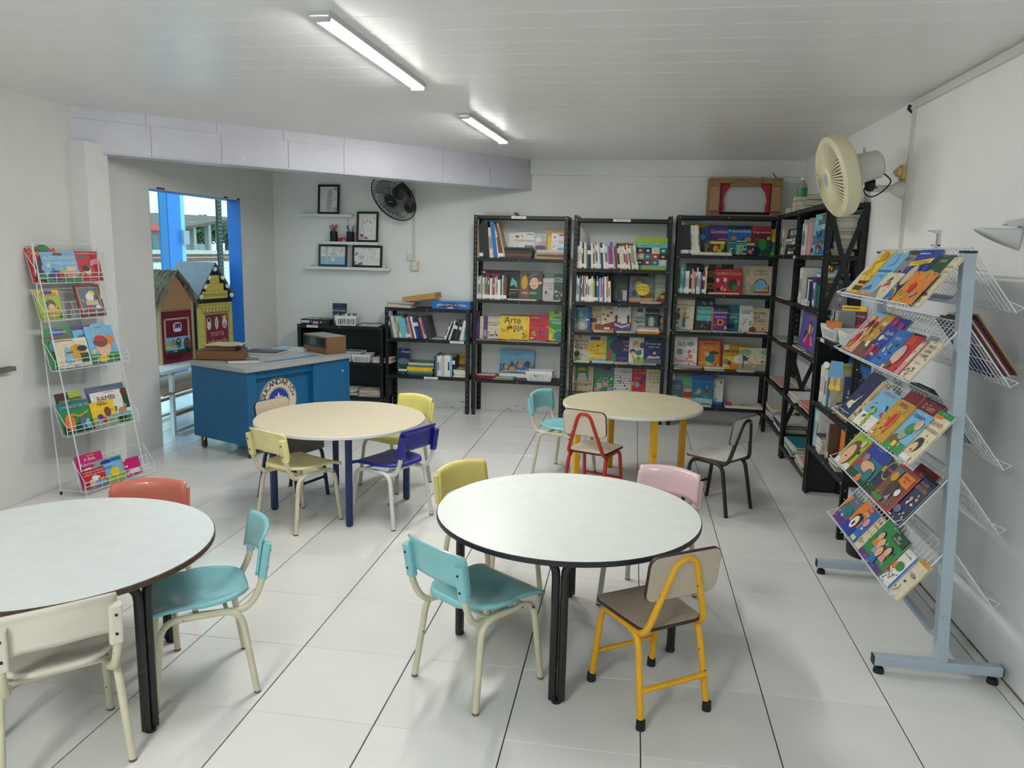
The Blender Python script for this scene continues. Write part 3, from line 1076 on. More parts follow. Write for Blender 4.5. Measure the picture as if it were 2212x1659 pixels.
z = .742
fo(1027, 1034, 672, z, 'purple', 'purple book squeezed at the left end, third shelf of ' + LT, [('r', .1, .6, .9, .9, 'navy')], dy=.12, t=.02)
fo(1036, 1053, 683, z, 'purple', 'purple spined music book on the left tall bookcase', [('r', 0, 0, .45, 1, 'cream'), ('r', .5, .1, .9, .4, 'lilac')], dy=.14, t=.03)
fo(1053, 1080, 684, z, 'cream', 'cream book lettered EDUCAÇÃO MUSICAL on left tall bookcase', [('t', .5, .7, .07, 'EDUCAÇÃO', 'black'), ('t', .5, .6, .07, 'MUSICAL', 'black'), ('l', [(.2, .15), (.6, .2), (.65, .4)], .03, 'char'), ('e', .75, .18, .09, .09, 'brown'), ('r', .1, .14, .5, .2, 'slate')], dy=.15)
fo(1080, 1143, 680, z, 'yellow', 'yellow book lettered Arte hoje on left tall bookcase',
   [('r', 0, .95, 1, 1, 'char'), ('t', .42, .66, .26, 'Arte', 'navy'), ('t', .55, .42, .24, 'hoje', 'navy'), ('t', .16, .38, .06, 'Gabriela', 'brown'), ('t', .18, .3, .06, 'Brioschi', 'brown'), ('t', .88, .1, .3, '8', 'mustard'), ('t', .9, .8, .07, '5', 'brown')], dy=.13)
fo(1143, 1186, 680, z, 'red', 'red book lettered A arte de Fazer art on left tall bookcase',
   [('t', .4, .7, .12, 'A arte', 'maroon'), ('t', .5, .55, .1, 'de Fazer', 'maroon'), ('r', .1, .86, .5, .9, 'pink'), ('t', .25, .2, .3, 'a', 'lime'), ('t', .62, .2, .3, 'r', 'royal'), ('t', .9, .2, .3, 't', 'slate'), ('e', .15, .1, .1, .05, 'skin')], dy=.14)
fo(1186, 1219, 673, z, 'lime', 'bright green book lettered Música em Diálogo on left tall bookcase', [('e', .5, .6, .5, .45, 'green'), ('e', .7, .2, .38, .32, 'teal'), ('r', .3, .92, .6, 1, 'teal'), ('t', .55, .7, .08, 'Música em', 'white'), ('t', .5, .6, .08, 'Diálogo', 'white'), ('r', .05, .05, .2, .25, 'yellow')], dy=.13)
for k, (a, b_, c1, c2) in enumerate(((1030, 1080, 'slate', 'white'), (1058, 1100, 'brown', 'white'), (1101, 1142, 'char', 'cream'), (1143, 1190, 'teal', 'white'), (1166, 1212, 'dkbrown', 'white'))):
    fl(a, b_, z, [(.004, c2), (.004, c1)], '%s from left, third shelf front of %s' % (ORD[k], LT), dy=.005 + .012 * (k % 2), d=.11, seed=20 + k)
z = .36
fo(1079, 1153, 757, z, 'sky', 'blue spiral book with open book drawing on left tall bookcase',
   [('r', 0, 0, 1, .14, 'white'), ('r', 0, .14, 1, .5, 'blue'), ('r', .3, .78, .7, 1, 'sky'), ('t', .5, .83, .05, 'educação', 'navy')] + blobs(12, ['sage', 'tan', 'char', 'brown', 'cream', 'dkgreen'], .25, .62, 5, (.05, .09)) + [('p', [(.02, .16), (.5, .22), (.5, .28), (.1, .26)], 'tan'), ('p', [(.98, .16), (.5, .22), (.5, .28), (.9, .26)], 'beige')], dy=.2, tilt=10)
fl(1026, 1074, z, [(.03, 'dkred')], 'at left end, fourth shelf of ' + LT, d=.2, seed=30, yawj=1)
fl(1069, 1118, z, [(.008, 'white'), (.004, 'green')], 'beside the basket, fourth shelf of ' + LT, dy=.02, d=.16, seed=31)

# --- middle tall bookcase
z = 1.459
sp(1240, 1378, z, 'blue white cream white char black- cream grey navy+ white brown beige cream white sky- char+ white white white lilac- red blue pink brown slate black cream+ white red yellow- white dkred white sage cream white-',
   (.205, .25), 'top shelf of ' + MT, lean=(0, -11), seed=9, sticker=.55)
fo(1330, 1368, 523, z, 'cream', 'cream book behind the upright row, top shelf of ' + MT, [('r', 0, .88, 1, .94, 'black'), ('e', .6, .9, .15, .1, 'char')], dy=.22)
fo(1373, 1443, 514, z, 'lime', 'green box lettered É DIREITO DO LEITOR on middle tall bookcase',
   [('r', .02, .1, .98, .82, 'aqua'), ('t', .5, .73, .05, 'É DIREITO DO LEITOR', 'black')] +
   [('r', .03 + .2375 * i, .14 + .185 * j, .03 + .2375 * (i + 1), .14 + .185 * (j + 1), c_) for j, row in enumerate((('black', 'dkred', 'teal', 'cream'), ('beige', 'teal', 'red', 'black'), ('dkred', 'black', 'cream', 'teal'))) for i, c_ in enumerate(row)] +
   [('e', .15 + .2375 * i, .23 + .185 * j, .05, .035, ('white' if (i + j) % 2 else 'ltgrey')) for j in range(3) for i in range(4)], dy=.08, t=.05, tilt=1, cat='box')
z = 1.147
sp(1236, 1322, z, 'teal white sage white white slate black- white royal peach dkred- white white white+ cream lime navy black- blue teal pink red- white blue white orange white cream dkgreen-', (.19, .245), 'second shelf of ' + MT, seed=10, sticker=.7, lean=(0, -3))
fo(1243, 1282, 588, z, 'dkbrown', 'dark brown book behind uprights, second shelf of ' + MT, [('r', .3, .9, .8, .96, 'brown')], dy=.22)
fo(1284, 1320, 587, z, 'black', 'black book behind uprights, second shelf of ' + MT, [('r', .2, .9, .8, .93, 'grey')], dy=.22)
fo(1321, 1357, 589, z, 'navy', 'dark blue book with white building on middle tall bookcase', [('r', 0, .55, 1, 1, 'black'), ('t', .55, .82, .06, 'MITOLOGIA', 'slate'), ('p', [(.1, .1), (.1, .5), (.5, .65), (.95, .62), (.95, .05)], 'dkgreen'), ('r', .1, .05, .4, .4, 'slate'), ('r', .7, .05, .95, .4, 'ltgrey'), ('e', .6, .35, .07, .07, 'red')], dy=.16)
fo(1357, 1401, 588, z, 'dkgreen', 'dark green book behind the African stories, ' + MT, [('t', .5, .82, .09, 'As mil vozes', 'cream')], dy=.2)
fo(1359, 1414, 597, z, 'brown', 'brown book lettered HISTÓRIAS AFRICANAS on middle tall bookcase', [('r', .03, .03, .97, .97, 'slate')] + blobs(8, ['brown', 'sage', 'tan', 'char'], .2, .85, 8, (.1, .2)) + [('r', .03, .03, .97, .18, 'tan'), ('e', .55, .5, .27, .24, 'yellow'), ('t', .55, .55, .07, 'HISTÓRIAS', 'brown'), ('t', .55, .45, .07, 'AFRICANAS', 'brown')], dy=.13)
fo(1414, 1440, 593, z, 'sage', 'pale green book lettered A LENDA DO FOGO on middle tall bookcase', [('t', .5, .64, .08, 'A LENDA', 'black'), ('t', .5, .52, .08, 'DO FOGO', 'black'), ('p', [(0, 0), (1, 0), (1, .4), (.6, .35), (.3, .15)], 'dkred'), ('e', .7, .22, .2, .15, 'lime')], dy=.14)
fl(1384, 1430, z, [(.006, 'white'), (.006, 'cream'), (.004, 'beige')], 'at right, second shelf of ' + MT, d=.1, seed=32)
z = .863
fo(1236, 1263, 653, z, 'brown', 'brown book peeking above the water book, ' + MT, [('t', .5, .86, .1, 'BARRO', 'dkred')], dy=.21)
fo(1235, 1276, 663, z, 'teal', 'blue book with a water drop on middle tall bookcase', [('r', .85, 0, 1, 1, 'royal'), ('e', .48, .22, .38, .3, 'sky'), ('e', .48, .3, .34, .26, 'grey'), ('e', .48, .2, .25, .2, 'ltgrey'), ('p', [(.38, .65), (.48, .86), (.58, .65), (.48, .58)], 'white'), ('p', [(.42, .66), (.48, .8), (.54, .66), (.48, .62)], 'navy'), ('t', .45, .9, .06, 'O Caminho da Água', 'white')], dy=.12)
fo(1264, 1301, 655, z, 'beige', 'beige book lettered Breve história de um pequeno amor, ' + MT, [('t', .55, .88, .05, 'Breve história', 'black'), ('t', .45, .8, .05, 'de um', 'black'), ('t', .55, .72, .05, 'pequeno amor', 'black'), ('r', .3, .1, .6, .28, 'mustard'), ('e', .8, .3, .15, .12, 'skin'), ('r', .6, .02, .95, .25, 'brown'), ('r', .35, .3, .7, .45, 'dkbrown')], dy=.17)
fo(1300, 1327, 655, z, 'cream', 'cream book with a row of children heads, ' + MT, [('t', .5, .88, .06, 'SE A GENTE', 'char'), ('t', .5, .78, .09, 'VIVE', 'black'), ('p', [(0, 0), (1, .1), (1, .35), (0, .22)], 'dkred'), ('e', .3, .38, .1, .1, 'skin'), ('e', .5, .5, .11, .11, 'skin'), ('e', .75, .6, .12, .12, 'skin'), ('e', .3, .42, .1, .07, 'dkbrown'), ('e', .5, .55, .11, .08, 'black'), ('e', .75, .66, .12, .08, 'dkbrown'), ('r', .2, .04, .7, .14, 'white')], dy=.14)
fo(1326, 1363, 656, z, 'white', 'white and purple book with castle towers on middle tall bookcase', [('r', 0, 0, 1, .2, 'purple'), ('p', [(.2, .86), (.8, .86), (.86, .98), (.14, .98)], 'navy'), ('t', .5, .88, .06, 'Cordel', 'white'), ('r', .1, .3, .22, .5, 'black'), ('p', [(.06, .5), (.16, .62), (.26, .5)], 'black'), ('r', .8, .3, .92, .5, 'black'), ('p', [(.76, .5), (.86, .62), (.96, .5)], 'black'), ('p', [(0, .2), (1, .2), (1, .34), (.5, .28), (0, .36)], 'purple'), ('p', [(.05, .22), (.5, .12), (.95, .22), (.95, .3), (.5, .2), (.05, .3)], 'ltgrey')], dy=.15)
fo(1363, 1395, 657, z, 'ltgrey', 'light grey book lettered TATU BALÃO on middle tall bookcase', [('r', 0, .1, .2, 1, 'tan'), ('e', .6, .78, .2, .16, 'brown'), ('p', [(.42, .7), (.8, .7), (.7, .6), (.5, .6)], 'white'), ('t', .6, .46, .09, 'TATU', 'black'), ('t', .6, .34, .09, 'BALÃO', 'black'), ('r', .4, .22, .8, .25, 'grey')], dy=.17)
fo(1399, 1437, 657, z, 'ltgrey', 'white book with brown face behind green one, ' + MT, [('t', .6, .87, .1, 'JUNTO', 'maroon'), ('t', .6, .74, .1, 'COM VOCÊ', 'black'), ('e', .75, .42, .2, .3, 'dkbrown'), ('e', .82, .42, .1, .2, 'peach')], dy=.19)
fo(1394, 1422, 667, z + .06, 'dkgreen', 'small dark green book above the short pile, ' + MT, [('r', 0, .6, 1, 1, 'black'), ('t', .5, .72, .1, 'Eu queria ter', 'white'), ('r', .25, .05, .7, .5, 'sage'), ('r', .42, .0, .55, .55, 'ltgrey')], dy=.12)
fl(1382, 1431, z, [(.013, 'orange'), (.013, 'mustard'), (.013, 'white'), (.013, 'pink'), (.006, 'sage')], 'at right, third shelf of ' + MT, dy=.01, d=.12, seed=33, yawj=1)
fl(1236, 1283, z, [(.006, 'pink'), (.006, 'brown')], 'at left, third shelf of ' + MT, dy=.01, d=.1, seed=34)
fl(1285, 1331, z, [(.008, 'white'), (.008, 'beige'), (.006, 'orange')], 'left of centre, third shelf of ' + MT, dy=.01, d=.1, seed=35)
fl(1334, 1378, z, [(.008, 'white'), (.01, 'sage')], 'right of centre, third shelf of ' + MT, dy=.01, d=.1, seed=36)
z = .565
fo(1232, 1273, 722, z, 'cream', 'cream book lettered SE CRIANÇA GOVERNASSE O MUNDO on middle bookcase', [('t', .5, .84, .11, 'SE', 'black'), ('t', .5, .7, .1, 'CRIANÇA', 'black'), ('t', .5, .57, .1, 'GOVERNASSE', 'black'), ('t', .5, .44, .1, 'O MUNDO...', 'black'), ('e', .36, .25, .16, .15, 'dkbrown'), ('p', [(.15, .02), (.55, .02), (.45, .15), (.28, .15)], 'lime'), ('e', .63, .22, .05, .06, 'sage')], dy=.17)
fo(1273, 1311, 725, z, 'lime', 'yellow-green book lettered A árvore magnífica on middle bookcase', [('r', 0, .12, 1, 1, 'cream'), ('e', .5, .5, .6, .6, 'yellow'), ('r', .05, .82, .62, .95, 'royal'), ('t', .2, .5, .1, 'A', 'brown'), ('t', .3, .38, .1, 'árvore', 'brown'), ('t', .62, .27, .1, 'magnífica', 'brown'), ('l', [(.8, 1), (.8, .7), (.5, .6)], .02, 'black'), ('e', .48, .6, .08, .05, 'brown'), ('e', .6, .05, .4, .08, 'sky')], dy=.16)
fo(1310, 1332, 727, z, 'green', 'green book with a red boot on middle tall bookcase', [('r', .3, .66, 1, 1, 'teal'), ('r', .3, .78, .95, .82, 'sage'), ('p', [(.05, .1), (.55, .1), (.5, .4), (.65, .45), (.3, .5), (.2, .25)], 'red')], dy=.15)
fo(1331, 1359, 727, z, 'navy', 'dark blue book with curved lettering on middle tall bookcase', [('e', .1, .6, .6, .6, 'royal'), ('e', .1, .6, .54, .54, 'navy'), ('t', .78, .75, .09, 'MUN', 'peach'), ('t', .85, .6, .09, 'DA', 'peach'), ('t', .8, .45, .09, 'RÉU', 'peach'), ('r', .1, .1, .9, .2, 'purple')], dy=.15)
fo(1359, 1392, 726, z, 'white', 'white book with three heads and a tree, ' + MT, [('t', .55, .93, .06, 'da felicidade', 'brown'), ('r', .3, .0, .95, .22, 'lime'), ('e', .65, .38, .2, .18, 'green'), ('r', .6, .1, .7, .25, 'brown'), ('e', .45, .7, .2, .2, 'mustard'), ('e', .5, .64, .14, .14, 'skin'), ('e', .85, .66, .16, .2, 'brown'), ('e', .25, .42, .2, .18, 'dkbrown'), ('e', .27, .35, .15, .14, 'skin')], dy=.14)
fo(1391, 1431, 730, z, 'navy', 'navy book with a reading figure on middle tall bookcase', [('e', .5, .6, .45, .42, 'royal'), ('e', .5, .62, .38, .36, 'navy'), ('t', .52, .74, .08, 'Era uma vez', 'white'), ('t', .52, .62, .08, 'outra vez', 'white'), ('e', .58, .42, .08, .08, 'skin'), ('p', [(.15, .2), (.9, .22), (.85, .32), (.55, .28), (.3, .32)], 'beige'), ('r', .0, .0, 1, .18, 'slate')], dy=.12)
for k, (a, b_, c1, c2, t1) in enumerate(((1233, 1281, 'white', 'sage', .008), (1284, 1333, 'white', 'sky', .01), (1335, 1367, 'cream', 'yellow', .01), (1367, 1397, 'white', 'slate', .006), (1397, 1428, 'white', 'dkgreen', .006))):
    fl(a, b_, z, [(t1, c2), (.004, c1)], '%s from left, fourth shelf front of %s' % (ORD[k], MT), dy=.006, d=.1, seed=40 + k)
z = .26
fo(1230, 1282, 789, z, 'beige', 'beige book with a hatted man picture, bottom of middle bookcase', [('r', .25, .42, .78, .96, 'green'), ('e', .5, .78, .1, .1, 'brown'), ('e', .5, .84, .17, .07, 'mustard'), ('p', [(.3, .42), (.75, .42), (.65, .7), (.4, .7)], 'ltgrey'), ('t', .52, .22, .1, 'PACECIAS', 'black'), ('r', .03, .05, .1, .14, 'tan')], dy=.16)
fo(1283, 1327, 792, z, 'green', 'green collage book on bottom shelf of ' + MT, [('r', .05, .66, .95, .85, 'slate'), ('r', .45, .86, .8, 1, 'maroon'), ('t', .5, .52, .07, 'A Terra', 'white'), ('t', .5, .42, .06, 'dos mais belos', 'white'), ('r', .15, .15, .4, .36, 'ltgrey'), ('r', .45, .22, .7, .4, 'pink'), ('r', .68, .02, .95, .22, 'lilac'), ('r', .05, .05, .3, .16, 'pink')], dy=.16)
fo(1326, 1366, 793, z, 'white', 'white book ruled with dark lines, bottom shelf of ' + MT, [('r', 0, zz_, 1, zz_ + .012, 'black') for zz_ in (.16, .26, .36, .46, .56, .66)] + [('t', .65, .82, .05, 'AMARELINHA', 'char'), ('t', .65, .75, .05, 'A MENINA', 'char'), ('e', .35, .6, .03, .05, 'black'), ('e', .4, .48, .03, .04, 'black'), ('e', .85, .5, .03, .04, 'black'), ('e', .6, .3, .05, .04, 'char'), ('e', .7, .16, .06, .02, 'char')], dy=.16)
fo(1365, 1397, 794, z, 'red', 'red book lettered NÃO É O FIM DO MUNDO on middle bookcase', [('t', .55, .88, .08, 'NÃO É O FIM', 'cream'), ('t', .6, .77, .08, 'DO MUNDO', 'cream'), ('r', .15, .58, .5, .61, 'pink'), ('p', [(.5, .4), (.9, .55), (.95, .75), (.7, .6)], 'royal'), ('r', .25, .25, .5, .45, 'lilac'), ('r', .02, .3, .2, .45, 'mustard'), ('e', .65, .45, .1, .1, 'dkbrown')], dy=.15)
fo(1396, 1427, 795, z, 'sage', 'pale green book with a framed title, bottom of ' + MT, [('r', 0, 0, 1, 1, 'cream'), ('r', .2, .44, .92, .84, 'lime'), ('r', .25, .48, .87, .8, 'cream'), ('t', .55, .66, .06, 'Contos', 'char'), ('t', .55, .56, .06, 'do mundo', 'char'), ('r', .3, .3, .8, .32, 'sage')], dy=.15)
for k, (a, b_, c1, c2) in enumerate(((1231, 1290, 'dkgreen', 'white'), (1295, 1340, 'white', 'slate'), (1342, 1390, 'beige', 'brown'), (1393, 1428, 'orange', 'white'))):
    fl(a, b_, z, [(.006, c2), (.005, c1)], '%s from left, bottom shelf front of %s' % (ORD[k], MT), dy=.005, d=.1, seed=50 + k)

# --- theatre bookcase
z = 1.606
sp(1465, 1484, z, 'black black black black', (.27, .275), 'top shelf of ' + TT, seed=12, sticker=1, d=.18, rowname='upright')
sp(1486, 1509, z, ['char', 'white', 'cream', 'white', 'cream'], (.265, .27), 'top shelf of ' + TT, seed=13, sticker=1, d=.18, lean=(-5, -7), rowname='leaning')
fo(1482, 1545, 484, z, 'yellow', 'yellow book rising behind the row, top shelf of ' + TT, [('r', .0, .8, 1, .9, 'lime')], dy=.22)
fo(1506, 1526, 491, z, 'slate', 'slate blue picture book beside Gentileza on theatre bookcase', [('e', .6, .65, .3, .3, 'sky'), ('r', 0, 0, 1, .3, 'brown')], dy=.18)
fo(1524, 1533, 488, z, 'blue', 'narrow blue book edge beside Gentileza, theatre bookcase', [('r', 0, 0, 1, .4, 'lime')], dy=.17)
fo(1531, 1574, 487, z, 'slate', 'dark picture book lettered Gentileza on theatre bookcase', [('r', 0, .5, 1, 1, 'purple'), ('r', .0, .0, .4, .5, 'sage'), ('t', .55, .74, .12, 'Gentileza', 'white'), ('e', .7, .5, .3, .1, 'pink'), ('r', 0, 0, 1, .25, 'dkgreen')], dy=.16)
fo(1573, 1625, 487, z, 'blue', 'blue picture book lettered Fraternidade on theatre bookcase', [('r', 0, .85, .4, 1, 'dkgreen'), ('r', .4, .88, 1, .97, 'navy'), ('r', 0, 0, 1, .45, 'teal'), ('t', .5, .77, .11, 'Fraternidade', 'white'), ('e', .25, .55, .12, .12, 'orange'), ('e', .85, .52, .13, .14, 'orange'), ('r', .0, .0, 1, .2, 'dkgreen')], dy=.15)
fo(1624, 1666, 489, z, 'maroon', 'dark red picture book lettered Empreender on theatre bookcase', [('r', 0, .86, 1, 1, 'red'), ('r', 0, .0, 1, .5, 'dkgreen'), ('t', .55, .77, .11, 'Empreender', 'white'), ('e', .3, .5, .2, .2, 'brown'), ('e', .6, .4, .22, .3, 'green'), ('r', .2, 0, .5, .25, 'navy'), ('e', .9, .6, .1, .1, 'lime')], dy=.14)
fo(1664, 1679, 495, z, 'royal', 'blue and yellow book at the right end, theatre bookcase', [('r', 0, .7, 1, 1, 'mustard'), ('e', .5, .62, .3, .4, 'yellow'), ('r', 0, 0, 1, .35, 'dkgreen')], dy=.16)
for k, (a, b_, t_, c1, c2, w_) in enumerate(((1532, 1568, 518, 'dkbrown', 'yellow', 'Gentileza'), (1570, 1591, 518, 'teal', 'dkgreen', 'left half of Fraternidade'), (1590, 1613, 520, 'aqua', 'dkgreen', 'middle of Fraternidade'), (1612, 1631, 522, 'navy', 'lime', 'right edge of Fraternidade'))):
    fo(a, b_, t_, z + .012, c1, 'small picture book standing in front of %s, theatre bookcase' % w_, [('r', .05, .7, .95, .9, c2), ('t', .5, .74, .12, 'Amizade', 'white')] + blobs(4, ['lime', 'orange', 'pink', c2], .15, .55, 60 + k, (.1, .2)), dy=.10, tilt=8)
fo(1662, 1679, 520, z, 'green', 'green book tilted at the right end, top shelf of ' + TT, [('r', .1, .2, .9, .3, 'lime')], dy=.08, roll=18)
fl(1509, 1580, z, [(.006, 'white'), (.012, 'white'), (.01, 'cream')], 'in front, top shelf of ' + TT, dy=.01, d=.12, seed=61, yawj=1)
z = 1.252
sp(1459, 1526, z, 'sage lime black- aqua aqua slate white white char black- peach pink dkred white white blue black- dkred cream', (.20, .255), 'second shelf of ' + TT, seed=14, sticker=.8)
fo(1482, 1515, 569, z, 'teal', 'teal book behind the upright row, second shelf of ' + TT, [('r', .0, .9, 1, 1, 'maroon')], dy=.22)
fo(1515, 1547, 571, z, 'dkbrown', 'brown book with tan emblems left of QUERO COLO', [('r', .2, .86, .5, 1, 'tan'), ('r', .4, .55, .95, .78, 'tan'), ('l', [(.5, .6), (.7, .7), (.9, .6)], .03, 'brown'), ('r', .4, .15, .95, .36, 'tan'), ('e', .68, .25, .14, .08, 'brown')], dy=.19)
fo(1547, 1585, 571, z, 'dkbrown', 'brown book behind QUERO COLO on theatre bookcase', [('r', .0, .86, .3, 1, 'tan')], dy=.21)
fo(1585, 1605, 570, z, 'ltgrey', 'grey book between QUERO COLO and the landscape books', [('t', .5, .8, .12, 'AMOR', 'red')], dy=.2)
fo(1544, 1603, 582, z + .018, 'red', 'red book lettered QUERO COLO! on theatre bookcase', [('t', .52, .76, .15, 'QUERO COLO!', 'cream'), ('r', .33, .45, .45, .62, 'cream'), ('e', .12, .52, .06, .08, 'white'), ('e', .65, .34, .16, .2, 'dkgreen'), ('e', .72, .5, .07, .09, 'dkbrown'), ('e', .75, .22, .1, .1, 'green'), ('e', .15, .12, .09, .07, 'navy'), ('e', .28, .14, .05, .06, 'pink'), ('r', .86, .3, .92, .5, 'lilac')], dy=.11)
lnd = [('t', .5, .8, .08, 'Imagens', 'char'), ('t', .5, .69, .08, 'do Sertão', 'char'), ('e', .5, .34, .3, .3, 'dkred'), ('r', .1, .08, .9, .34, 'dkred'), ('e', .5, .34, .26, .26, 'sky'), ('r', .14, .12, .86, .34, 'sky'), ('r', .14, .12, .86, .2, 'beige'), ('e', .75, .24, .1, .07, 'mustard'), ('e', .15, .22, .14, .2, 'sage')]
fo(1603, 1622, 574, z, 'beige', 'beige book partly covered by its twin lettered Imagens do Sertão', [('t', .7, .8, .08, 'Im', 'char'), ('t', .7, .69, .08, 'do', 'char'), ('e', .3, .3, .2, .3, 'sage'), ('e', .9, .35, .2, .2, 'sky')], dy=.15, tilt=5)
fo(1621, 1668, 575, z, 'beige', 'beige book lettered Imagens do Sertão with a window landscape', lnd, dy=.13, tilt=5)
fl(1530, 1600, z, [(.008, 'mustard'), (.008, 'white')], 'under QUERO COLO, second shelf of ' + TT, dy=.01, d=.16, seed=62, yawj=1)
z = .902
fo(1455, 1499, 646, z, 'cream', 'cream book with a donkey and a boy on theatre bookcase', [('t', .5, .8, .08, 'Pedro Malasartes', 'char'), ('e', .2, .45, .13, .2, 'brown'), ('e', .22, .65, .07, .1, 'brown'), ('p', [(.45, .12), (.6, .12), (.62, .42), (.45, .42)], 'teal'), ('p', [(.42, .42), (.64, .42), (.6, .6), (.48, .6)], 'mustard'), ('e', .54, .66, .07, .07, 'skin'), ('e', .54, .71, .11, .04, 'tan'), ('t', .3, .06, .05, 'ática', 'black')], dy=.1, roll=2)
fo(1498, 1507, 648, z, 'maroon', 'narrow maroon book next to the donkey book, theatre bookcase', [('e', .5, .5, .4, .6, 'dkred')], dy=.16)
fo(1503, 1543, 643, z, 'char', 'black patterned book with aqua panel on theatre bookcase', blobs(14, ['black', 'grey', 'char'], .05, .95, 70, (.05, .1)) + [('r', .08, .3, .95, .72, 'aqua'), ('t', .5, .62, .06, 'ANA MARIA', 'black'), ('t', .5, .45, .1, 'Princesas', 'dkgreen'), ('t', .5, .34, .05, 'contos', 'black')], dy=.15)
fo(1539, 1598, 659, z, 'teal', 'teal book behind the purple one, third shelf of ' + TT, [('r', 0, .0, .6, 1, 'dkgreen'), ('r', .6, .5, .95, .54, 'aqua'), ('t', .78, .64, .07, 'Do que eu', 'white'), ('t', .78, .55, .07, 'gosto?', 'white'), ('e', .7, .2, .15, .1, 'navy')], dy=.18)
fo(1538, 1572, 667, z, 'purple', 'purple book lettered Feiurinha on theatre bookcase', [('r', 0, 0, .08, 1, 'orange'), ('r', .08, .8, 1, .86, 'sky'), ('e', .55, .83, .06, .06, 'orange'), ('t', .55, .6, .09, 'Feiurinha', 'white'), ('r', .35, .26, .75, .54, 'orange'), ('e', .55, .4, .1, .12, 'navy'), ('r', .82, .1, .94, .24, 'cream')], dy=.12)
fo(1598, 1627, 660, z, 'white', 'white book with a curled black line on theatre bookcase', [('t', .55, .76, .06, 'A PRINCESA', 'char'), ('t', .5, .69, .06, 'MARIBEL', 'char'), ('l', [(.05, .3), (.3, .28), (.45, .38), (.42, .48), (.2, .52)], .03, 'black'), ('r', .75, .25, .9, .42, 'sage')], dy=.15)
fo(1627, 1664, 666, z + .012, 'tan', 'tan book lettered ACIMA DE TUDO on theatre bookcase', [('r', 0, 0, 1, 1, 'beige'), ('t', .4, .72, .12, 'ACIMA', 'black'), ('t', .28, .56, .12, 'DE', 'black'), ('t', .42, .4, .12, 'TUDO', 'black'), ('e', .0, .06, .22, .2, 'brown'), ('r', .55, .08, .66, .15, 'red')], dy=.12)
for k, (a, b_, c1, c2) in enumerate(((1456, 1492, 'cream', 'sage'), (1495, 1545, 'white', 'beige'), (1548, 1588, 'ltgrey', 'white'), (1577, 1616, 'white', 'lime'), (1620, 1666, 'white', 'cream'))):
    fl(a, b_, z, [(.005, c1), (.005, c2)], '%s from left, third shelf front of %s' % (ORD[k], TT), dy=.004, d=.09, seed=64 + k)
z = .541
fo(1450, 1462, 731, z, 'ltgrey', 'light grey book edge left of 365, theatre bookcase', [('r', .1, .2, .9, .8, 'sage')], dy=.18)
fo(1457, 1507, 728, z, 'white', 'white book lettered 365 Favoritas on theatre bookcase', [('t', .3, .7, .14, '365', 'dkred'), ('t', .75, .5, .05, 'ADIVINHAS', 'slate'), ('t', .45, .18, .12, 'Favoritas', 'red')] + [('e', .7, .78, .16, .1, 'sage'), ('e', .25, .52, .13, .14, 'grey'), ('e', .7, .38, .12, .1, 'orange'), ('e', .15, .08, .08, .05, 'green'), ('e', .5, .07, .08, .05, 'sage'), ('e', .82, .06, .08, .05, 'green')], dy=.12)
fo(1507, 1559, 734, z, 'orange', 'orange book with red border on theatre bookcase', [('r', .0, .0, 1, 1, 'red'), ('r', .04, .02, .93, .95, 'orange'), ('t', .5, .68, .1, 'Feiurinha', 'cream'), ('r', .25, .84, .75, .87, 'brown'), ('e', .55, .35, .2, .2, 'teal'), ('e', .4, .5, .1, .1, 'skin'), ('e', .35, .2, .2, .06, 'lime'), ('e', .7, .55, .2, .07, 'dkgreen'), ('r', .4, .1, .6, .2, 'cream')], dy=.16)
fo(1562, 1628, 744, z, 'mustard', 'yellow book lettered ABRAPRACABRA! on theatre bookcase', [('r', 0, .02, 1, .5, 'yellow'), ('e', .12, .86, .08, .08, 'white'), ('t', .5, .66, .11, 'ABRAPRACABRA!', 'black'), ('e', .1, .3, .1, .1, 'grey'), ('e', .22, .25, .07, .08, 'brown'), ('e', .47, .4, .1, .14, 'white'), ('e', .4, .1, .16, .12, 'orange')], dy=.17)
fo(1597, 1660, 752, z, 'cream', 'cream book with a hammock drawing on theatre bookcase', [('r', 0, 0, 1, .3, 'sage'), ('r', .13, .1, .17, .8, 'brown'), ('e', .2, .8, .22, .12, 'sage'), ('e', .9, .82, .16, .1, 'sage'), ('l', [(.28, .45), (.45, .3), (.6, .26), (.78, .32), (.93, .48)], .05, 'pink'), ('e', .8, .42, .05, .03, 'brown'), ('t', .55, .5, .05, 'rede', 'char'), ('e', .4, .05, .2, .06, 'lilac')], dy=.12)
fl(1466, 1530, z, [(.006, 'white'), (.006, 'beige'), (.006, 'brown'), (.006, 'cream'), (.005, 'grey')], 'left of centre, fourth shelf of ' + TT, dy=.01, d=.1, seed=70, yawj=8)
fl(1533, 1578, z, [(.006, 'white'), (.008, 'cream'), (.006, 'char'), (.006, 'beige'), (.006, 'white')], 'at centre, fourth shelf of ' + TT, dy=.01, d=.1, seed=71, yawj=8)
fl(1606, 1646, z, [(.006, 'white'), (.006, 'sky'), (.006, 'beige')], 'at right, fourth shelf of ' + TT, dy=.01, d=.1, seed=72, yawj=6)
z = .195
fo(1450, 1459, 808, z, 'white', 'white book edge at the left, bottom shelf of ' + TT, [('t', .5, .7, .1, 'C', 'black')], dy=.2)
fo(1448, 1472, 822, z, 'slate', 'small slate blue book, bottom shelf of ' + TT, [('t', .5, .75, .08, 'A PRINCESA', 'white'), ('t', .5, .64, .08, 'E O SAPO', 'white'), ('e', .4, .3, .15, .18, 'pink'), ('e', .6, .3, .1, .15, 'sky')], dy=.12)
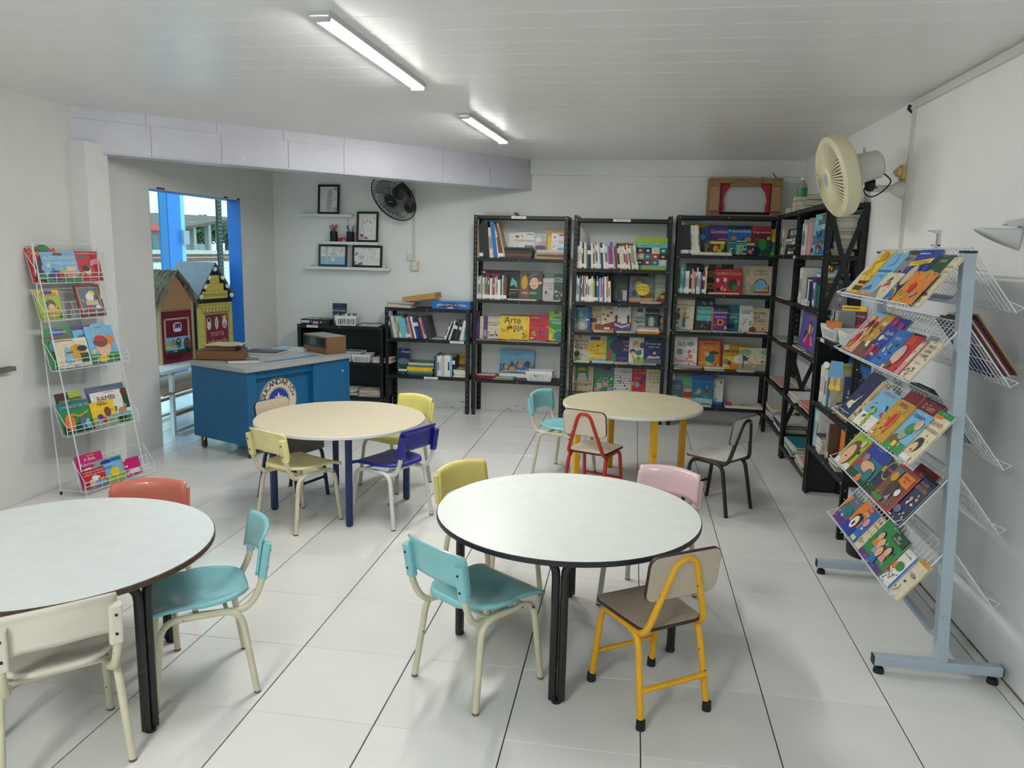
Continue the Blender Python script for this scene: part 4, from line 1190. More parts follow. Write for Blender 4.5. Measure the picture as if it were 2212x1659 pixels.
fo(1459, 1506, 804, z, 'aqua', 'aqua book with a red car, bottom shelf of ' + TT, [('r', 0, 0, 1, .6, 'sage'), ('r', .0, .86, 1, 1, 'slate'), ('t', .5, .88, .08, 'Espelho Meu', 'yellow'), ('e', .5, .7, .08, .12, 'lime'), ('r', .4, .2, .82, .36, 'red'), ('r', .46, .36, .78, .46, 'cream'), ('r', .3, .04, .9, .16, 'yellow')], dy=.16)
fo(1496, 1541, 810, z, 'teal', 'teal book with a beach scene, bottom shelf of ' + TT, [('r', 0, .55, 1, 1, 'blue'), ('t', .5, .74, .06, 'LIVROS E DESTINO', 'sky'), ('p', [(.1, .35), (.35, .55), (.5, .35)], 'sage'), ('e', .6, .35, .2, .12, 'slate'), ('e', .7, .45, .1, .1, 'brown'), ('r', 0, .0, 1, .2, 'aqua'), ('p', [(.1, .12), (.9, .08), (.8, .2), (.2, .22)], 'ltgrey')], dy=.12)
fo(1537, 1562, 819, z, 'white', 'white book with blue lower corner, bottom shelf of ' + TT, [('t', .2, .68, .1, 'TE', 'black'), ('r', .68, .84, .84, .94, 'red'), ('r', .0, .0, 1, .12, 'blue'), ('e', .4, .2, .12, .14, 'sky')], dy=.16, roll=2)
fl(1524, 1556, z, [(.008, 'white'), (.008, 'aqua')], 'under the white book, bottom shelf of ' + TT, dy=.01, d=.14, seed=73)
book_flat(WORLD, fx(1566, 5.05, 880), 5.03, z + .001, .40, .2, .022, 'white', 'magenta edged open picture book lying on theatre bookcase bottom shelf', yaw=-2, shapes=[('r', 0, 0, .17, 1, 'magenta'), ('r', .83, 0, 1, 1, 'magenta'), ('r', .17, 0, .83, 1, 'cream'), ('e', .5, .45, .2, .1, 'sage'), ('e', .4, .4, .08, .06, 'brown')])
# ------------------------------------------------------------------ baskets
bask = mat('white_basket_plastic', (226, 226, 222), rough=.45)


def basket(fr, x, y, z, w, d, h, label, group=None, yaw=0.):
    o = MB()
    s = .88
    x0, x1, y0, y1 = w * (1 - s) / 2, w * (1 + s) / 2, d * (1 - s) / 2, d * (1 + s) / 2
    o.box((x0, y0, 0), (x1, y1, .004), bask)
    root = o.build('storage_basket', smooth=False)
    rim = MB()
    for a, b_ in (((0, 0, h - .012), (w, .006, h)), ((0, d - .006, h - .012), (w, d, h)), ((0, .006, h - .012), (.006, d - .006, h)), ((w - .006, .006, h - .012), (w, d - .006, h))):
        rim.box(a, b_, bask)
    rim.build('rim', root, smooth=False)
    sl = MB()

    def wall(p0, p1, q0, q1, n):
        P0, P1, Q0, Q1 = (Vector(v) for v in (p0, p1, q0, q1))
        for zz0, zz1 in ((0, .18), (.78, 1)):
            a, b_ = P0.lerp(Q0, zz0), P1.lerp(Q1, zz0)
            c_, d_ = P0.lerp(Q0, zz1), P1.lerp(Q1, zz1)
            sl.add([a, b_, d_, c_], [(0, 1, 2, 3)], bask)
        for i in range(n):
            f0, f1 = (i + .0) / n, (i + .45) / n
            if i == 0:
                f1 = .08
            a, b_ = P0.lerp(P1, f0), P0.lerp(P1, f1)
            c_, d_ = Q0.lerp(Q1, f0), Q0.lerp(Q1, f1)
            sl.add([a.lerp(c_, .18), b_.lerp(d_, .18), b_.lerp(d_, .78), a.lerp(c_, .78)], [(0, 1, 2, 3)], bask)
        sl.add([P0.lerp(P1, .93).lerp(Q0.lerp(Q1, .93), .18), P1.lerp(Q1, .18), P1.lerp(Q1, .78), P0.lerp(P1, .93).lerp(Q0.lerp(Q1, .93), .78)], [(0, 1, 2, 3)], bask)
    t = h - .012
    wall((x0, y0, 0), (x1, y0, 0), (0, 0, t), (w, 0, t), 11)
    wall((x0, y1, 0), (x1, y1, 0), (0, d, t), (w, d, t), 11)
    wall((x0, y0, 0), (x0, y1, 0), (0, 0, t), (0, d, t), 7)
    wall((x1, y0, 0), (x1, y1, 0), (w, 0, t), (w, d, t), 7)
    solid(sl.build('slatted_wall', root, smooth=False), .002)
    set_m(root, fr, x, y, z, rz=R(yaw))
    return tag(root, label, 'basket', group)


bx = at(1136, 790, y=5.05).x
basket(WORLD, bx, 5.045, .361, .26, .17, .095, 'white slatted basket on the fourth shelf of left tall bookcase', 'white slatted baskets')

# ------------------------------------------------------------------ low cabinet behind the desk
zt = .832
book_flat(WORLD, -3.40, 5.05, zt + .001, .30, .2, .052, 'black', 'black board game box with pink sticker on the low cabinet', yaw=-3, name='game_box', cat='box', closed=True,
          shapes=[('r', .1, .2, .5, .6, 'white'), ('e', .7, .5, .08, .08, 'beige')])
gb = ALL[-1]
prnt('side_print', gb, .30, .052, [('r', .02, .3, .3, .8, 'white'), ('r', .42, .1, .62, .65, 'pink'), ('e', .72, .5, .035, .035, 'beige'), ('e', .85, .5, .035, .035, 'brown'), ('e', .37, .6, .02, .02, 'white')])
fo(718, 748, 655, zt, 'char', 'dark book standing upright behind a basket on the low cabinet', [('r', 0, 0, 1, .45, 'grey'), ('e', .3, .2, .2, .25, 'ltgrey'), ('t', .5, .72, .06, 'O TEMPO', 'slate'), ('t', .5, .62, .07, 'ROMANCEIRO', 'white'), ('r', 0, .8, 1, 1, 'navy')], dy=.12, tilt=3)
basket(WORLD, -3.035, 5.03, zt, .215, .19, .10, 'white slatted basket of small books on the low cabinet', 'white slatted baskets', yaw=8)
spines(Frame(-2.995, 5.055, zt + .005, R(8)), 0, .15, 0, 0, 'char slate grey white purple grey cream slate', (.105, .12), 'in low cabinet basket', seed=80, sticker=0, d=.1)
pile(WORLD, -2.80, 5.06, zt + .001, .22, .16, [(.005, 'lime'), (.005, 'ltgrey'), (.008, 'cream'), (.004, 'slate')], 'on the low cabinet', seed=81)
z = .47
pile(WORLD, -3.0, 5.06, z + .001, .2, .18, [(.02, 'ltgrey'), (.02, 'cream'), (.02, 'white'), (.02, 'beige'), (.02, 'ltgrey')], 'beside the carton, low cabinet middle shelf', seed=82)
basket(WORLD, -3.0, 5.03, z + .105, .0 + .16, .13, .06, 'white basket half hidden behind the desk on low cabinet shelf', 'white slatted baskets') if False else None
basket(WORLD, -2.975, 5.035, z, .10, .17, .075, 'white basket half hidden by the desk, low cabinet middle shelf', 'white slatted baskets')
for o in list(ALL):
    pass
basket(WORLD, -2.865, 5.03, z, .19, .19, .08, 'white slatted basket in full view, low cabinet middle shelf', 'white slatted baskets', yaw=3)
pile(WORLD, -2.65, 5.04, z + .001, .2, .18, [(.012, 'cream'), (.008, 'white'), (.012, 'beige'), (.01, 'char'), (.008, 'white')], 'at right, low cabinet middle shelf', seed=83, jitter=.006)
z = .117
pile(WORLD, -3.05, 5.04, z + .001, .24, .2, [(.012, 'ltgrey'), (.012, 'white'), (.012, 'beige'), (.012, 'cream'), (.012, 'white'), (.01, 'grey')], 'at left, bottom of low cabinet', seed=84, yawj=7)
pile(WORLD, -2.80, 5.04, z + .001, .26, .2, [(.012, 'cream'), (.012, 'white'), (.012, 'ltgrey'), (.012, 'beige'), (.012, 'sage'), (.006, 'pink')], 'at right, bottom of low cabinet', seed=85, yawj=4)

# ------------------------------------------------------------------ short bookcase
zt = 1.032
pile(WORLD, -2.50, 5.05, zt + .001, .27, .2, [(.008, 'ltgrey'), (.008, 'white'), (.008, 'white'), (.006, 'beige'), (.008, 'grey'), (.006, 'pink'), (.006, 'white')], 'of loose papers on the short bookcase', seed=86, yawj=9)
kraft = mat('kraft_card', (190, 142, 84), rough=.7, noise=.06, nscale=12)
kd = mat('kraft_card_dark', (120, 88, 58), rough=.8, noise=.1, nscale=10)
cl = MB().box((0, 0, 0), (.34, .2, .05), kraft)
co = cl.build('card_lid', smooth=False)
MB().box((.004, .004, .05), (.336, .196, .052), mat('grey_card', (176, 170, 156), rough=.8)).build('lid_top', co, smooth=False)
set_m(co, WORLD, -2.335, 5.05, zt + .052, ry=R(-9), rz=R(-3))
tag(co, 'kraft cardboard lid tilted over papers on the short bookcase', 'box')
book_flat(WORLD, -2.035, 5.05, zt + .001, .375, .2, .072, 'blue', 'blue board game box on top of the short bookcase', yaw=1, name='game_box', cat='box', closed=True, shapes=[('r', .05, .1, .95, .9, 'sky')])
gb = ALL[-1]
prnt('side_print', gb, .375, .072, [('r', .26, .2, .70, .78, 'navy'), ('t', .48, .42, .3, 'IMAGEM & AÇÃO', 'white'), ('r', .4, .1, .55, .26, 'white'), ('e', .14, .45, .035, .035, 'sky'), ('r', .78, .4, .92, .48, 'white'), ('r', .78, .56, .88, .62, 'white')])
z = .729
sp(844, 934, z, 'dkgreen slate cream grey ltgrey aqua aqua sky slate pink brown white royal navy- char pink- magenta char+', (.20, .225), 'middle shelf of short bookcase', lean=(-11, -15), sticker=.2, seed=87, d=.2)
sp(958, 1009, z, 'navy- white char white black black char black sky white aqua teal white', (.175, .205), 'right of middle shelf, short bookcase', lean=(22, 6), sticker=.15, seed=88, d=.18, rowname='leaning')
fl(918, 962, z, [(.006, 'lilac'), (.004, 'ltgrey')], 'between the leaning rows, short bookcase', d=.12, seed=89)
z = .362
fo(858, 884, 752, z, 'navy', 'navy and green book leaning at the left, short bookcase bottom', [('r', 0, .05, 1, .6, 'dkgreen'), ('e', .5, .5, .5, .25, 'slate'), ('r', .1, .12, .8, .2, 'white'), ('t', .7, .84, .06, 'Português', 'white')], dy=.06, tilt=4)
fl(880, 938, z, [(.018, 'teal'), (.014, 'slate'), (.014, 'mustard'), (.014, 'yellow'), (.014, 'yellow'), (.014, 'mustard'), (.014, 'teal'), (.012, 'white'), (.012, 'char')], 'of school books, short bookcase bottom shelf', dy=.03, d=.2, seed=90, yawj=1)
sp(938, 984, z, 'navy slate white white ltgrey white white sky black', (.2, .22), 'bottom shelf of short bookcase', seed=91, sticker=.1, d=.2)
fl(981, 1010, z, [(.016, 'white'), (.016, 'cream'), (.016, 'white'), (.014, 'cream'), (.012, 'white')], 'at right, short bookcase bottom shelf', dy=.02, d=.16, seed=92, yawj=1)
fo(986, 1011, 763, z, 'mustard', 'mustard book behind white pile, short bookcase bottom shelf', [('r', 0, 0, 1, .5, 'brown'), ('t', .4, .78, .1, 'Pequeno', 'dkbrown')], dy=.2)

# ------------------------------------------------------------------ on top of the right hand bookcases
carton = mat('theatre_card', (150, 116, 78), rough=.85, noise=.08, nscale=9)
tx0, tx1 = .535, 1.175
tz = 1.96
th = .335
ta = MB()
tw = tx1 - tx0
for a, b_ in (((0, 0, 0), (.105, .006, th)), ((tw - .105, 0, 0), (tw, .006, th)), ((.105, 0, 0), (tw - .105, .006, .035)), ((.105, 0, th - .055), (tw - .105, .006, th)), ((0, .006, 0), (.006, .2, th)), ((tw - .006, .006, 0), (tw, .2, th)), ((0, .006, th - .006), (tw, .2, th)), ((0, .006, 0), (tw, .2, .006))):
    ta.box(a, b_, carton)
theatre = ta.build('puppet_theatre', smooth=False)
theatre.location = (tx0, 5.045, tz + .0005)
tag(theatre, 'cardboard puppet theatre with red curtains lettered RESISTÊNCIA', 'puppet theatre')
MB().box((.08, .03, .02), (tw - .08, .035, th - .03), mat('theatre_screen', (176, 178, 178), rough=.16, spec=.8)).build('screen', theatre, smooth=False)
cur = mat('curtain_red', (168, 30, 44), rough=.8)
for s_ in (0, 1):
    f = (lambda x: x) if s_ == 0 else (lambda x: tw - x)
    pts = [(f(.105), .035), (f(.138), .035), (f(.142), .09), (f(.13), .14), (f(.15), .21), (f(.19), .262), (f(.215), .283), (f(.105), .283)]
    if s_:
        pts = pts[::-1]
    MB().prism([(p[0], p[1]) for p in pts], 0, .004, cur, Matrix.Translation((0, .012, 0)) @ Matrix.Rotation(PI / 2, 4, 'X')).build('curtain', theatre, smooth=False)
    # drawn column
    c0 = .006 if s_ == 0 else tw - .097
    prnt('drawn_column', theatre, .09, th, [('r', .05, .1, .95, .14, 'brown'), ('r', .12, .14, .88, .7, 'mustard'), ('r', .13, .14, .87, .7, 'tan')] + [('r', .16 + .12 * i, .14, .195 + .12 * i, .7, 'dkred') for i in range(6)] + [('e', .5, .73, .48, .12, 'dkred'), ('e', .5, .73, .43, .09, 'tan'), ('e', .5, .115, .46, .06, 'dkred'), ('l', [(.1, .97), (.25, .8), (.75, .8), (.9, .97), (.1, .97)], .03, 'dkbrown'), ('l', [(.1, .02), (.9, .1)], .03, 'dkbrown'), ('l', [(.1, .1), (.9, .02)], .03, 'dkbrown')], Matrix.Translation((c0, 0, 0)))
sg = MB().prism([(.18, th - .075), (.45, th - .068), (.455, th - .005), (.36, th - .002), (.3, th - .008), (.185, th - .004)], 0, .005, mat('theatre_sign', (162, 126, 84), rough=.85), Matrix.Translation((0, -.006, 0)) @ Matrix.Rotation(PI / 2, 4, 'X')).build('sign_board', theatre, smooth=False)
prnt('sign_print', sg, .26, .06, [('t', .5, .28, .5, 'RESISTÊNCIA', 'dkbrown'), ('l', [(0, .02), (1, .1), (1, .95), (.65, .99), (.4, .9), (.01, .96), (0, .02)], .015, 'black')], Matrix.Translation((.188, -.011, th - .074)))
fr_ = MB()
for a, b_ in (((.098, .028), (.108, .288)), ((tw - .108, .028), (tw - .098, .288)), ((.098, .28), (.2, .288)), ((tw - .2, .28), (tw - .098, .288)), ((.098, .02), (tw - .098, .036))):
    fr_.box((a[0], -.003, a[1]), (b_[0], 0, b_[1]), rubber)
for i in range(16):
    fr_.lathe([(.0125, 0), (.0125, .003), (0, .003)], rubber, 10, Matrix.Translation((.115 + i * (tw - .23) / 15, 0, .022)) @ Matrix.Rotation(PI / 2, 4, 'X'))
fr_.build('black_border', theatre, smooth=False)
MB().tube([(tw - .05, .05, th), (tw - .09, .05, th + .05)], .004, rubber, 6).build('stick', theatre)

F1 = R1
book_flat(F1, .12, .04, 1.966, .16, .17, .055, 'beige', 'thick beige book lying on the far right bookcase top', yaw=5)
bagm = mat('dark_leather', (58, 38, 30), rough=.6, noise=.2, nscale=20)
zz = 1.966
for k, (w_, d_, t_, c_, yw) in enumerate(((.34, .19, .05, 'dkbrown', -4), (.33, .19, .045, 'brown', 6), (.30, .18, .04, 'dkbrown', -2))):
    book_flat(F1, .34 + .02 * k, .05, zz, w_, d_, t_, c_, '%s old volume, %s of three piled behind the plastic bottle' % (PAL[c_][1], ['lowest', 'middle', 'topmost'][k]), 'old volumes on the right bookcases', yaw=yw)
    zz += t_ + .0005
petm = mat('clear_pet', (225, 235, 235), rough=.08, trans=.9, alpha=.55)
bt = thing('plastic_bottle', 'clear plastic bottle with green label on the right bookcase top', 'bottle', tuple(F1.M @ Vector((.79, .035, 1.966))))
MB().lathe([(.036, 0), (.04, .012), (.034, .06), (.04, .085), (.04, .11)], petm, 20).build('lower_body', bt)
MB().lathe([(.0405, .11), (.0405, .175)], mat('green_label', (30, 130, 60), rough=.4), 20).build('label_sleeve', bt)
MB().lathe([(.04, .175), (.036, .2), (.016, .225), (.014, .235)], petm, 20).build('shoulder', bt)
MB().lathe([(.016, .232), (.016, .25), (0, .252)], mat('cap_white', (220, 222, 222), rough=.4), 14).build('cap', bt)
cm = MB().lathe([(.06, 0), (.075, .02), (.07, .07), (.05, .09), (0, .092)], mat('cream_cloth', (204, 190, 150), rough=.8, noise=.1), 14).build('rolled_cloth')
cm.location = tuple(R2.M @ Vector((.80, .12, 1.966)))
tag(cm, 'cream rolled cloth on the near right bookcase behind the fan', 'cloth')

# --- far bookcase on the right wall
FB, NB, LB3 = 'far right bookcase', 'near right bookcase', 'low right bookcase'
z = 1.6225
spines(R1, .16, .26, .02, z, 'cream white beige', (.2, .23), 'top shelf of ' + FB, seed=100, sticker=.2)
book_face(R1, .30, .03, z, .42, .215, 'char', 'collage covered book lettered Manual on far right bookcase', [('r', .3, .76, .98, .94, 'ltgrey'), ('t', .64, .8, .11, 'Manual', 'navy')] + [('r', .02 + .32 * i, .04 + .12 * j, .3 + .32 * i, .14 + .12 * j, random.choice(['beige', 'slate', 'white', 'tan', 'sky', 'ltgrey', 'brown', 'navy'])) for i in range(3) for j in range(6)], tilt=4)
pile(R1, .68, .03, z, .18, .16, [(.012, 'white')] * 7, 'at near end, top shelf of ' + FB, seed=101, jitter=.012, yawj=3)
pile(R1, .12, .02, 1.2555, .5, .2, [(.005, 'white'), (.004, 'ltgrey')], 'on second shelf of ' + FB, seed=102, yawj=3)
pile(R1, .1, .02, .9085, .5, .2, [(.005, 'white'), (.005, 'sage')], 'on third shelf of ' + FB, seed=103, yawj=3)
pile(R1, .08, .02, .5255, .62, .2, [(.006, 'white'), (.006, 'teal'), (.004, 'beige')], 'on fourth shelf of ' + FB, seed=104, yawj=3)
pile(R1, .05, .015, .1825, .35, .21, [(.011, c_) for c_ in 'white beige cream grey dkred white slate white cream beige'.split()], 'at far end, bottom of ' + FB, seed=105, yawj=6, jitter=.012)
pile(R1, .47, .015, .1825, .38, .21, [(.011, c_) for c_ in 'navy white ltgrey lilac navy navy white'.split()], 'at near end, bottom of ' + FB, seed=106, yawj=5, jitter=.012)
# --- near tall bookcase on the right wall
z = 1.6225
spines(R2, .04, .40, .02, z, 'white white ltgrey white cream sage ltgrey pink+ sage', (.22, .28), 'top shelf of ' + NB, seed=107, sticker=.2, lean=(0, 2), d=.2)
book_face(R2, .42, .02, z, .46, .285, 'sky', 'turquoise collage covered book on top shelf of near right bookcase', [('r', .02 + .245 * i, .02 + .12 * j, .25 + .245 * i, .13 + .12 * j, random.choice(['sky', 'teal', 'white', 'slate', 'blue', 'ltgrey', 'maroon', 'aqua', 'brown'])) for i in range(4) for j in range(8)], tilt=3, t=.02)
pile(R2, .55, .06, z, .33, .15, [(.022, c_) for c_ in 'white white cream white white ltgrey white brown cream white brown white'.split()], 'behind the end brace of ' + NB, seed=108, jitter=.015, yawj=2)
z = 1.2605
spines(R2, .06, .2, .02, z, 'peach white grey- white', (.25, .28), 'second shelf of ' + NB, seed=109, sticker=0, d=.2)
for k, (x_, w_, h_, c_, c2, dy_) in enumerate(((.16, .66, .34, 'navy', 'dkred', .17), (.18, .64, .30, 'dkgreen', 'teal', .15), (.18, .62, .27, 'teal', 'sky', .13), (.24, .52, .235, 'dkbrown', 'white', .11))):
    book_face(R2, x_, dy_, z, w_ * .55 if k == 9 else w_, h_, c_, '%s wide book, %s from the back, second shelf of %s' % (PAL[c_][1], ORD[k], NB), [('r', 0, .86, 1, .97, c2), ('r', .3, .9, .6, .93, 'white')], tilt=2)
spines(R2, .28, .80, .03, z, 'char white navy royal purple cream teal dkgreen teal blue sky', (.16, .21), 'front row, second shelf of ' + NB, seed=110, sticker=.2, d=.07)
pile(R2, .30, .004, z, .2, .022, [(.012, 'white'), (.012, 'ltgrey'), (.012, 'white')], 'small, second shelf of ' + NB, seed=111, jitter=.004, yawj=1)
# dictionaries facing the near end
book_face(WORLD, 1.15, 3.128, z, .16, .22, 'char', 'grey dictionary lettered MINIDICIONÁRIO facing the room through the brace', [('r', 0, 0, 1, .55, 'grey'), ('t', .35, .82, .09, 'MINIDICIO', 'white'), ('t', .3, .64, .12, 'RUTH', 'mustard'), ('r', .1, .94, .6, .98, 'lime')], t=.035, tilt=2)
book_face(WORLD, 1.30, 3.14, z, .085, .2, 'dkgreen', 'dark green dictionary beside the grey one behind the brace', [('r', .1, .7, .9, .8, 'grey')], t=.035, tilt=2)
pile(WORLD, 1.15, 3.13, z + .225, .17, .1, [(.022, 'ltgrey')], 'on the dictionary behind the brace', seed=112, jitter=.001, yawj=0)
br = MB().lathe([(.012, 0), (.02, .012), (.022, .03), (.016, .045), (.02, .05)], mat('brass', (190, 150, 70), rough=.25, metal=1), 16).build('brass_bell')
br.location = (1.205, 3.18, z + .2485)
tag(br, 'tiny brass bell on the dictionaries behind the end brace', 'bell')
z = .9275
book_face(R2, .13, .045, z + .012, .52, .315, 'violet', 'violet book with a girl in a red dress on near right bookcase',
          [('t', .65, .9, .05, 'Ruth Rocha', 'navy'), ('t', .62, .8, .06, 'A CINDERELA', 'mustard'), ('t', .62, .71, .06, 'DAS BONECAS', 'mustard'), ('r', .45, .64, .8, .645, 'navy'), ('p', [(.35, .08), (.85, .08), (.68, .4), (.52, .4)], 'magenta'), ('p', [(.3, .14), (.48, .36), (.52, .36), (.42, .12)], 'pink'), ('p', [(.92, .14), (.72, .36), (.68, .36), (.8, .12)], 'pink'), ('e', .6, .45, .1, .12, 'brown'), ('e', .6, .46, .06, .065, 'skin'), ('p', [(.53, .53), (.53, .6), (.6, .56), (.67, .6), (.67, .53)], 'yellow')], tilt=5)
pile(R2, .12, .004, z, .36, .04, [(.005, 'white'), (.005, 'cream')], 'at the front edge, third shelf of ' + NB, seed=113, jitter=.004, yawj=1)
pile(R2, .5, .006, z, .36, .2, [(.006, 'white'), (.005, 'slate')], 'beside violet book, third shelf of ' + NB, seed=114, jitter=.004, yawj=3)
z = .5255
pile(R2, .05, .012, z, .38, .2, [(.007, c_) for c_ in 'navy white char beige white'.split()], 'at far end, fourth shelf of ' + NB, seed=115, yawj=4, jitter=.01)
pile(R2, .48, .012, z, .38, .2, [(.007, c_) for c_ in 'white dkred white red lime pink'.split()], 'at near end, fourth shelf of ' + NB, seed=116, yawj=4, jitter=.01)
book_face(R2, .45, .2, z, .34, .28, 'teal', 'teal picture book standing at the back, fourth shelf of ' + NB, [('e', .5, .5, .2, .3, 'orange'), ('e', .7, .5, .12, .25, 'pink')], tilt=6)
z = .1125
pile(R2, .06, .012, z, .4, .2, [(.012, c_) for c_ in 'white ltgrey cream teal white sage'.split()] + [(.012, 'teal')], 'at far end, bottom of ' + NB, seed=117, yawj=4, jitter=.01)
pile(R2, .50, .012, z, .36, .2, [(.012, c_) for c_ in 'beige white char white'.split()], 'at near end, bottom of ' + NB, seed=118, yawj=5, jitter=.01)

# --- low bookcase on the right wall
z = 1.0925
basket(R3, .06, .0, z, .36, .23, .09, 'white slatted basket of books on the low right bookcase', 'white slatted baskets')
spines(R3, .09, .30, .04, z + .005, 'grey char ltgrey black grey white ltgrey grey', (.165, .185), 'in low right bookcase basket', seed=119, sticker=0, d=.1)
book_face(R3, .25, .075, z + .02, .15, .20, 'maroon', 'purple book with yellow top lettered O Pequeno Príncipe in a basket', [('r', 0, .84, 1, 1, 'yellow'), ('r', .05, .9, .7, .94, 'olive' if 'olive' in PAL else 'brown'), ('t', .5, .66, .11, 'O Pequeno Príncipe', 'white'), ('p', [(0, .1), (1, .3), (1, .5), (0, .25)], 'magenta'), ('e', .8, .2, .2, .15, 'purple')], yaw=58, tilt=3)
basket(R3, .47, .01, z, .24, .2, .085, 'white basket with an orange box at the near end, low right bookcase', 'white slatted baskets', yaw=-3)
book_flat(R3, .26, -.012, z + .0905, .15, .085, .032, 'orange', 'orange carton resting on a basket rim of low right bookcase', name='small_box', cat='box', yaw=-12, closed=True)
z = .6625
book_face(R3, .05, .19, z, .5, .30, 'slate', 'slate blue book standing at the back, middle shelf of ' + LB3, [('r', 0, .8, 1, .97, 'blue'), ('e', .5, .88, .1, .06, 'cream')], tilt=2)
spines(R3, .06, .36, .02, z, 'teal white white cream lime white sky slate aqua cream', (.23, .275), 'middle shelf of ' + LB3, seed=120, sticker=.15, d=.16, lean=(0, 4))
book_face(R3, .40, .09, z, .16, .215, 'navy', 'navy book with white handwriting on the low right bookcase', [('t', .45, .5, .13, 'Sobre', 'white'), ('t', .6, .33, .12, 'a c', 'white'), ('t', .5, .15, .12, 'comun', 'white'), ('l', [(0, .9), (1, .6)], .01, 'royal'), ('l', [(.2, 1), (1, .75)], .01, 'royal')], yaw=55, tilt=2)
pile(R3, .40, .0, z, .12, .09, [(.02, 'dkgreen')], 'below the navy book, middle shelf of ' + LB3, seed=121, jitter=.002, yawj=3)
pile(R3, .56, .01, z, .2, .16, [(.016, c_) for c_ in 'brown tan brown tan dkgreen'.split()], 'at near end, middle shelf of ' + LB3, seed=122, jitter=.01, yawj=6)
z = .3505
book_face(R3, .03, .2, z, .6, .285, 'royal', 'royal blue book at the back, bottom shelf of ' + LB3, [('r', .0, .0, 1, .1, 'navy')], tilt=1)
spines(R3, .03, .13, .02, z, 'sky white aqua white', (.24, .265), 'bottom shelf of ' + LB3, seed=123, sticker=0, d=.16)
book_face(R3, .17, .13, z, .20, .255, 'ltgrey', 'light grey book lettered QUEM É O GOGOLOTA on low right bookcase', [('t', .5, .84, .06, 'QUEM É O', 'dkred'), ('t', .5, .73, .06, 'GOGOLOTA?', 'dkred'), ('r', .12, .38, .35, .62, 'brown'), ('t', .65, .36, .06, 'Coleção', 'navy'), ('e', .4, .24, .3, .12, 'lilac')], yaw=50, tilt=2)
pile(R3, .17, .01, z, .13, .13, [(.014, c_) for c_ in 'white cream white ltgrey white cream white char'.split()], 'small, bottom shelf of ' + LB3, seed=124, jitter=.006, yawj=4)
spines(R3, .36, .42, .02, z, 'white ltgrey brown', (.21, .235), 'centre of bottom shelf, ' + LB3, seed=125, sticker=.6, d=.12)
book_face(R3, .46, .085, z, .17, .225, 'orange', 'orange book with dark drawing on the low right bookcase', [('r', 0, .88, 1, 1, 'sage'), ('r', .05, .05, .95, .85, 'orange')] + [('r', .25, .12 + .06 * i, .8, .135 + .06 * i, 'brown') for i in range(6)] + [('e', .5, .65, .2, .16, 'brown'), ('e', .5, .65, .18, .14, 'orange')], yaw=52, tilt=2)
pile(R3, .52, .01, z, .2, .12, [(.012, c_) for c_ in 'white char white'.split()], 'at near end, bottom shelf of ' + LB3, seed=126, jitter=.006, yawj=4)
# paper figure hanging from the low bookcase
pf_ = thing('paper_figure', 'paper figure with blue shorts and yellow shoes hanging on low bookcase', 'paper figure', tuple(R3.M @ Vector((.60, -.012, .80))), -PI / 2 + R(50))
sk = mat('paper_skin', (228, 170, 120), rough=.7)
sh_ = mat('paper_blue', (110, 160, 200), rough=.7)
ye = mat('paper_yellow', (236, 200, 40), rough=.7)
RX = Matrix.Rotation(PI / 2, 4, 'X')
MB().prism([(-.045, .10), (.045, .10), (.04, .20), (-.035, .2)], 0, .002, sh_, RX).build('shorts', pf_, smooth=False)
for s_ in (-1, 1):
    MB().box((s_ * .02 - .012, -.002, .05), (s_ * .02 + .012, 0, .102), sk).build('leg', pf_, smooth=False)
    MB().lathe([(.018, 0), (.018, .004), (0, .004)], ye, 16, Matrix.Translation((s_ * .019, -.001, .04)) @ RX).build('shoe', pf_, smooth=False)
MB().lathe([(.02, 0), (.02, .003), (0, .003)], bask, 14, Matrix.Translation((-.062, -.001, .17)) @ RX).build('glove', pf_, smooth=False)
# black bin behind the display rack
bn = thing('waste_bin', 'black waste bin on the floor behind the display rack', 'bin', (1.235, 1.98, 0))
MB().lathe([(.095, 0), (.1, .006), (.115, .25), (.112, .25), (.098, .01), (0, .01)], rubber, 24).build('bucket', bn)
MB().lathe([(.113, .245), (.12, .25), (.12, .262), (.113, .262)], rubber, 24).build('rim', bn)
# ------------------------------------------------------------------ grey display rack at the right
rackm = mat('rack_grey_paint', (176, 188, 202), rough=.38, noise=.05, nscale=10, chips=((226, 226, 226), 60, .76))
wirem = mat('white_wire', (222, 226, 230), rough=.35)
RY0, RY1 = .70, 1.665


def px_(z):
    return 1.152 - .048 * z


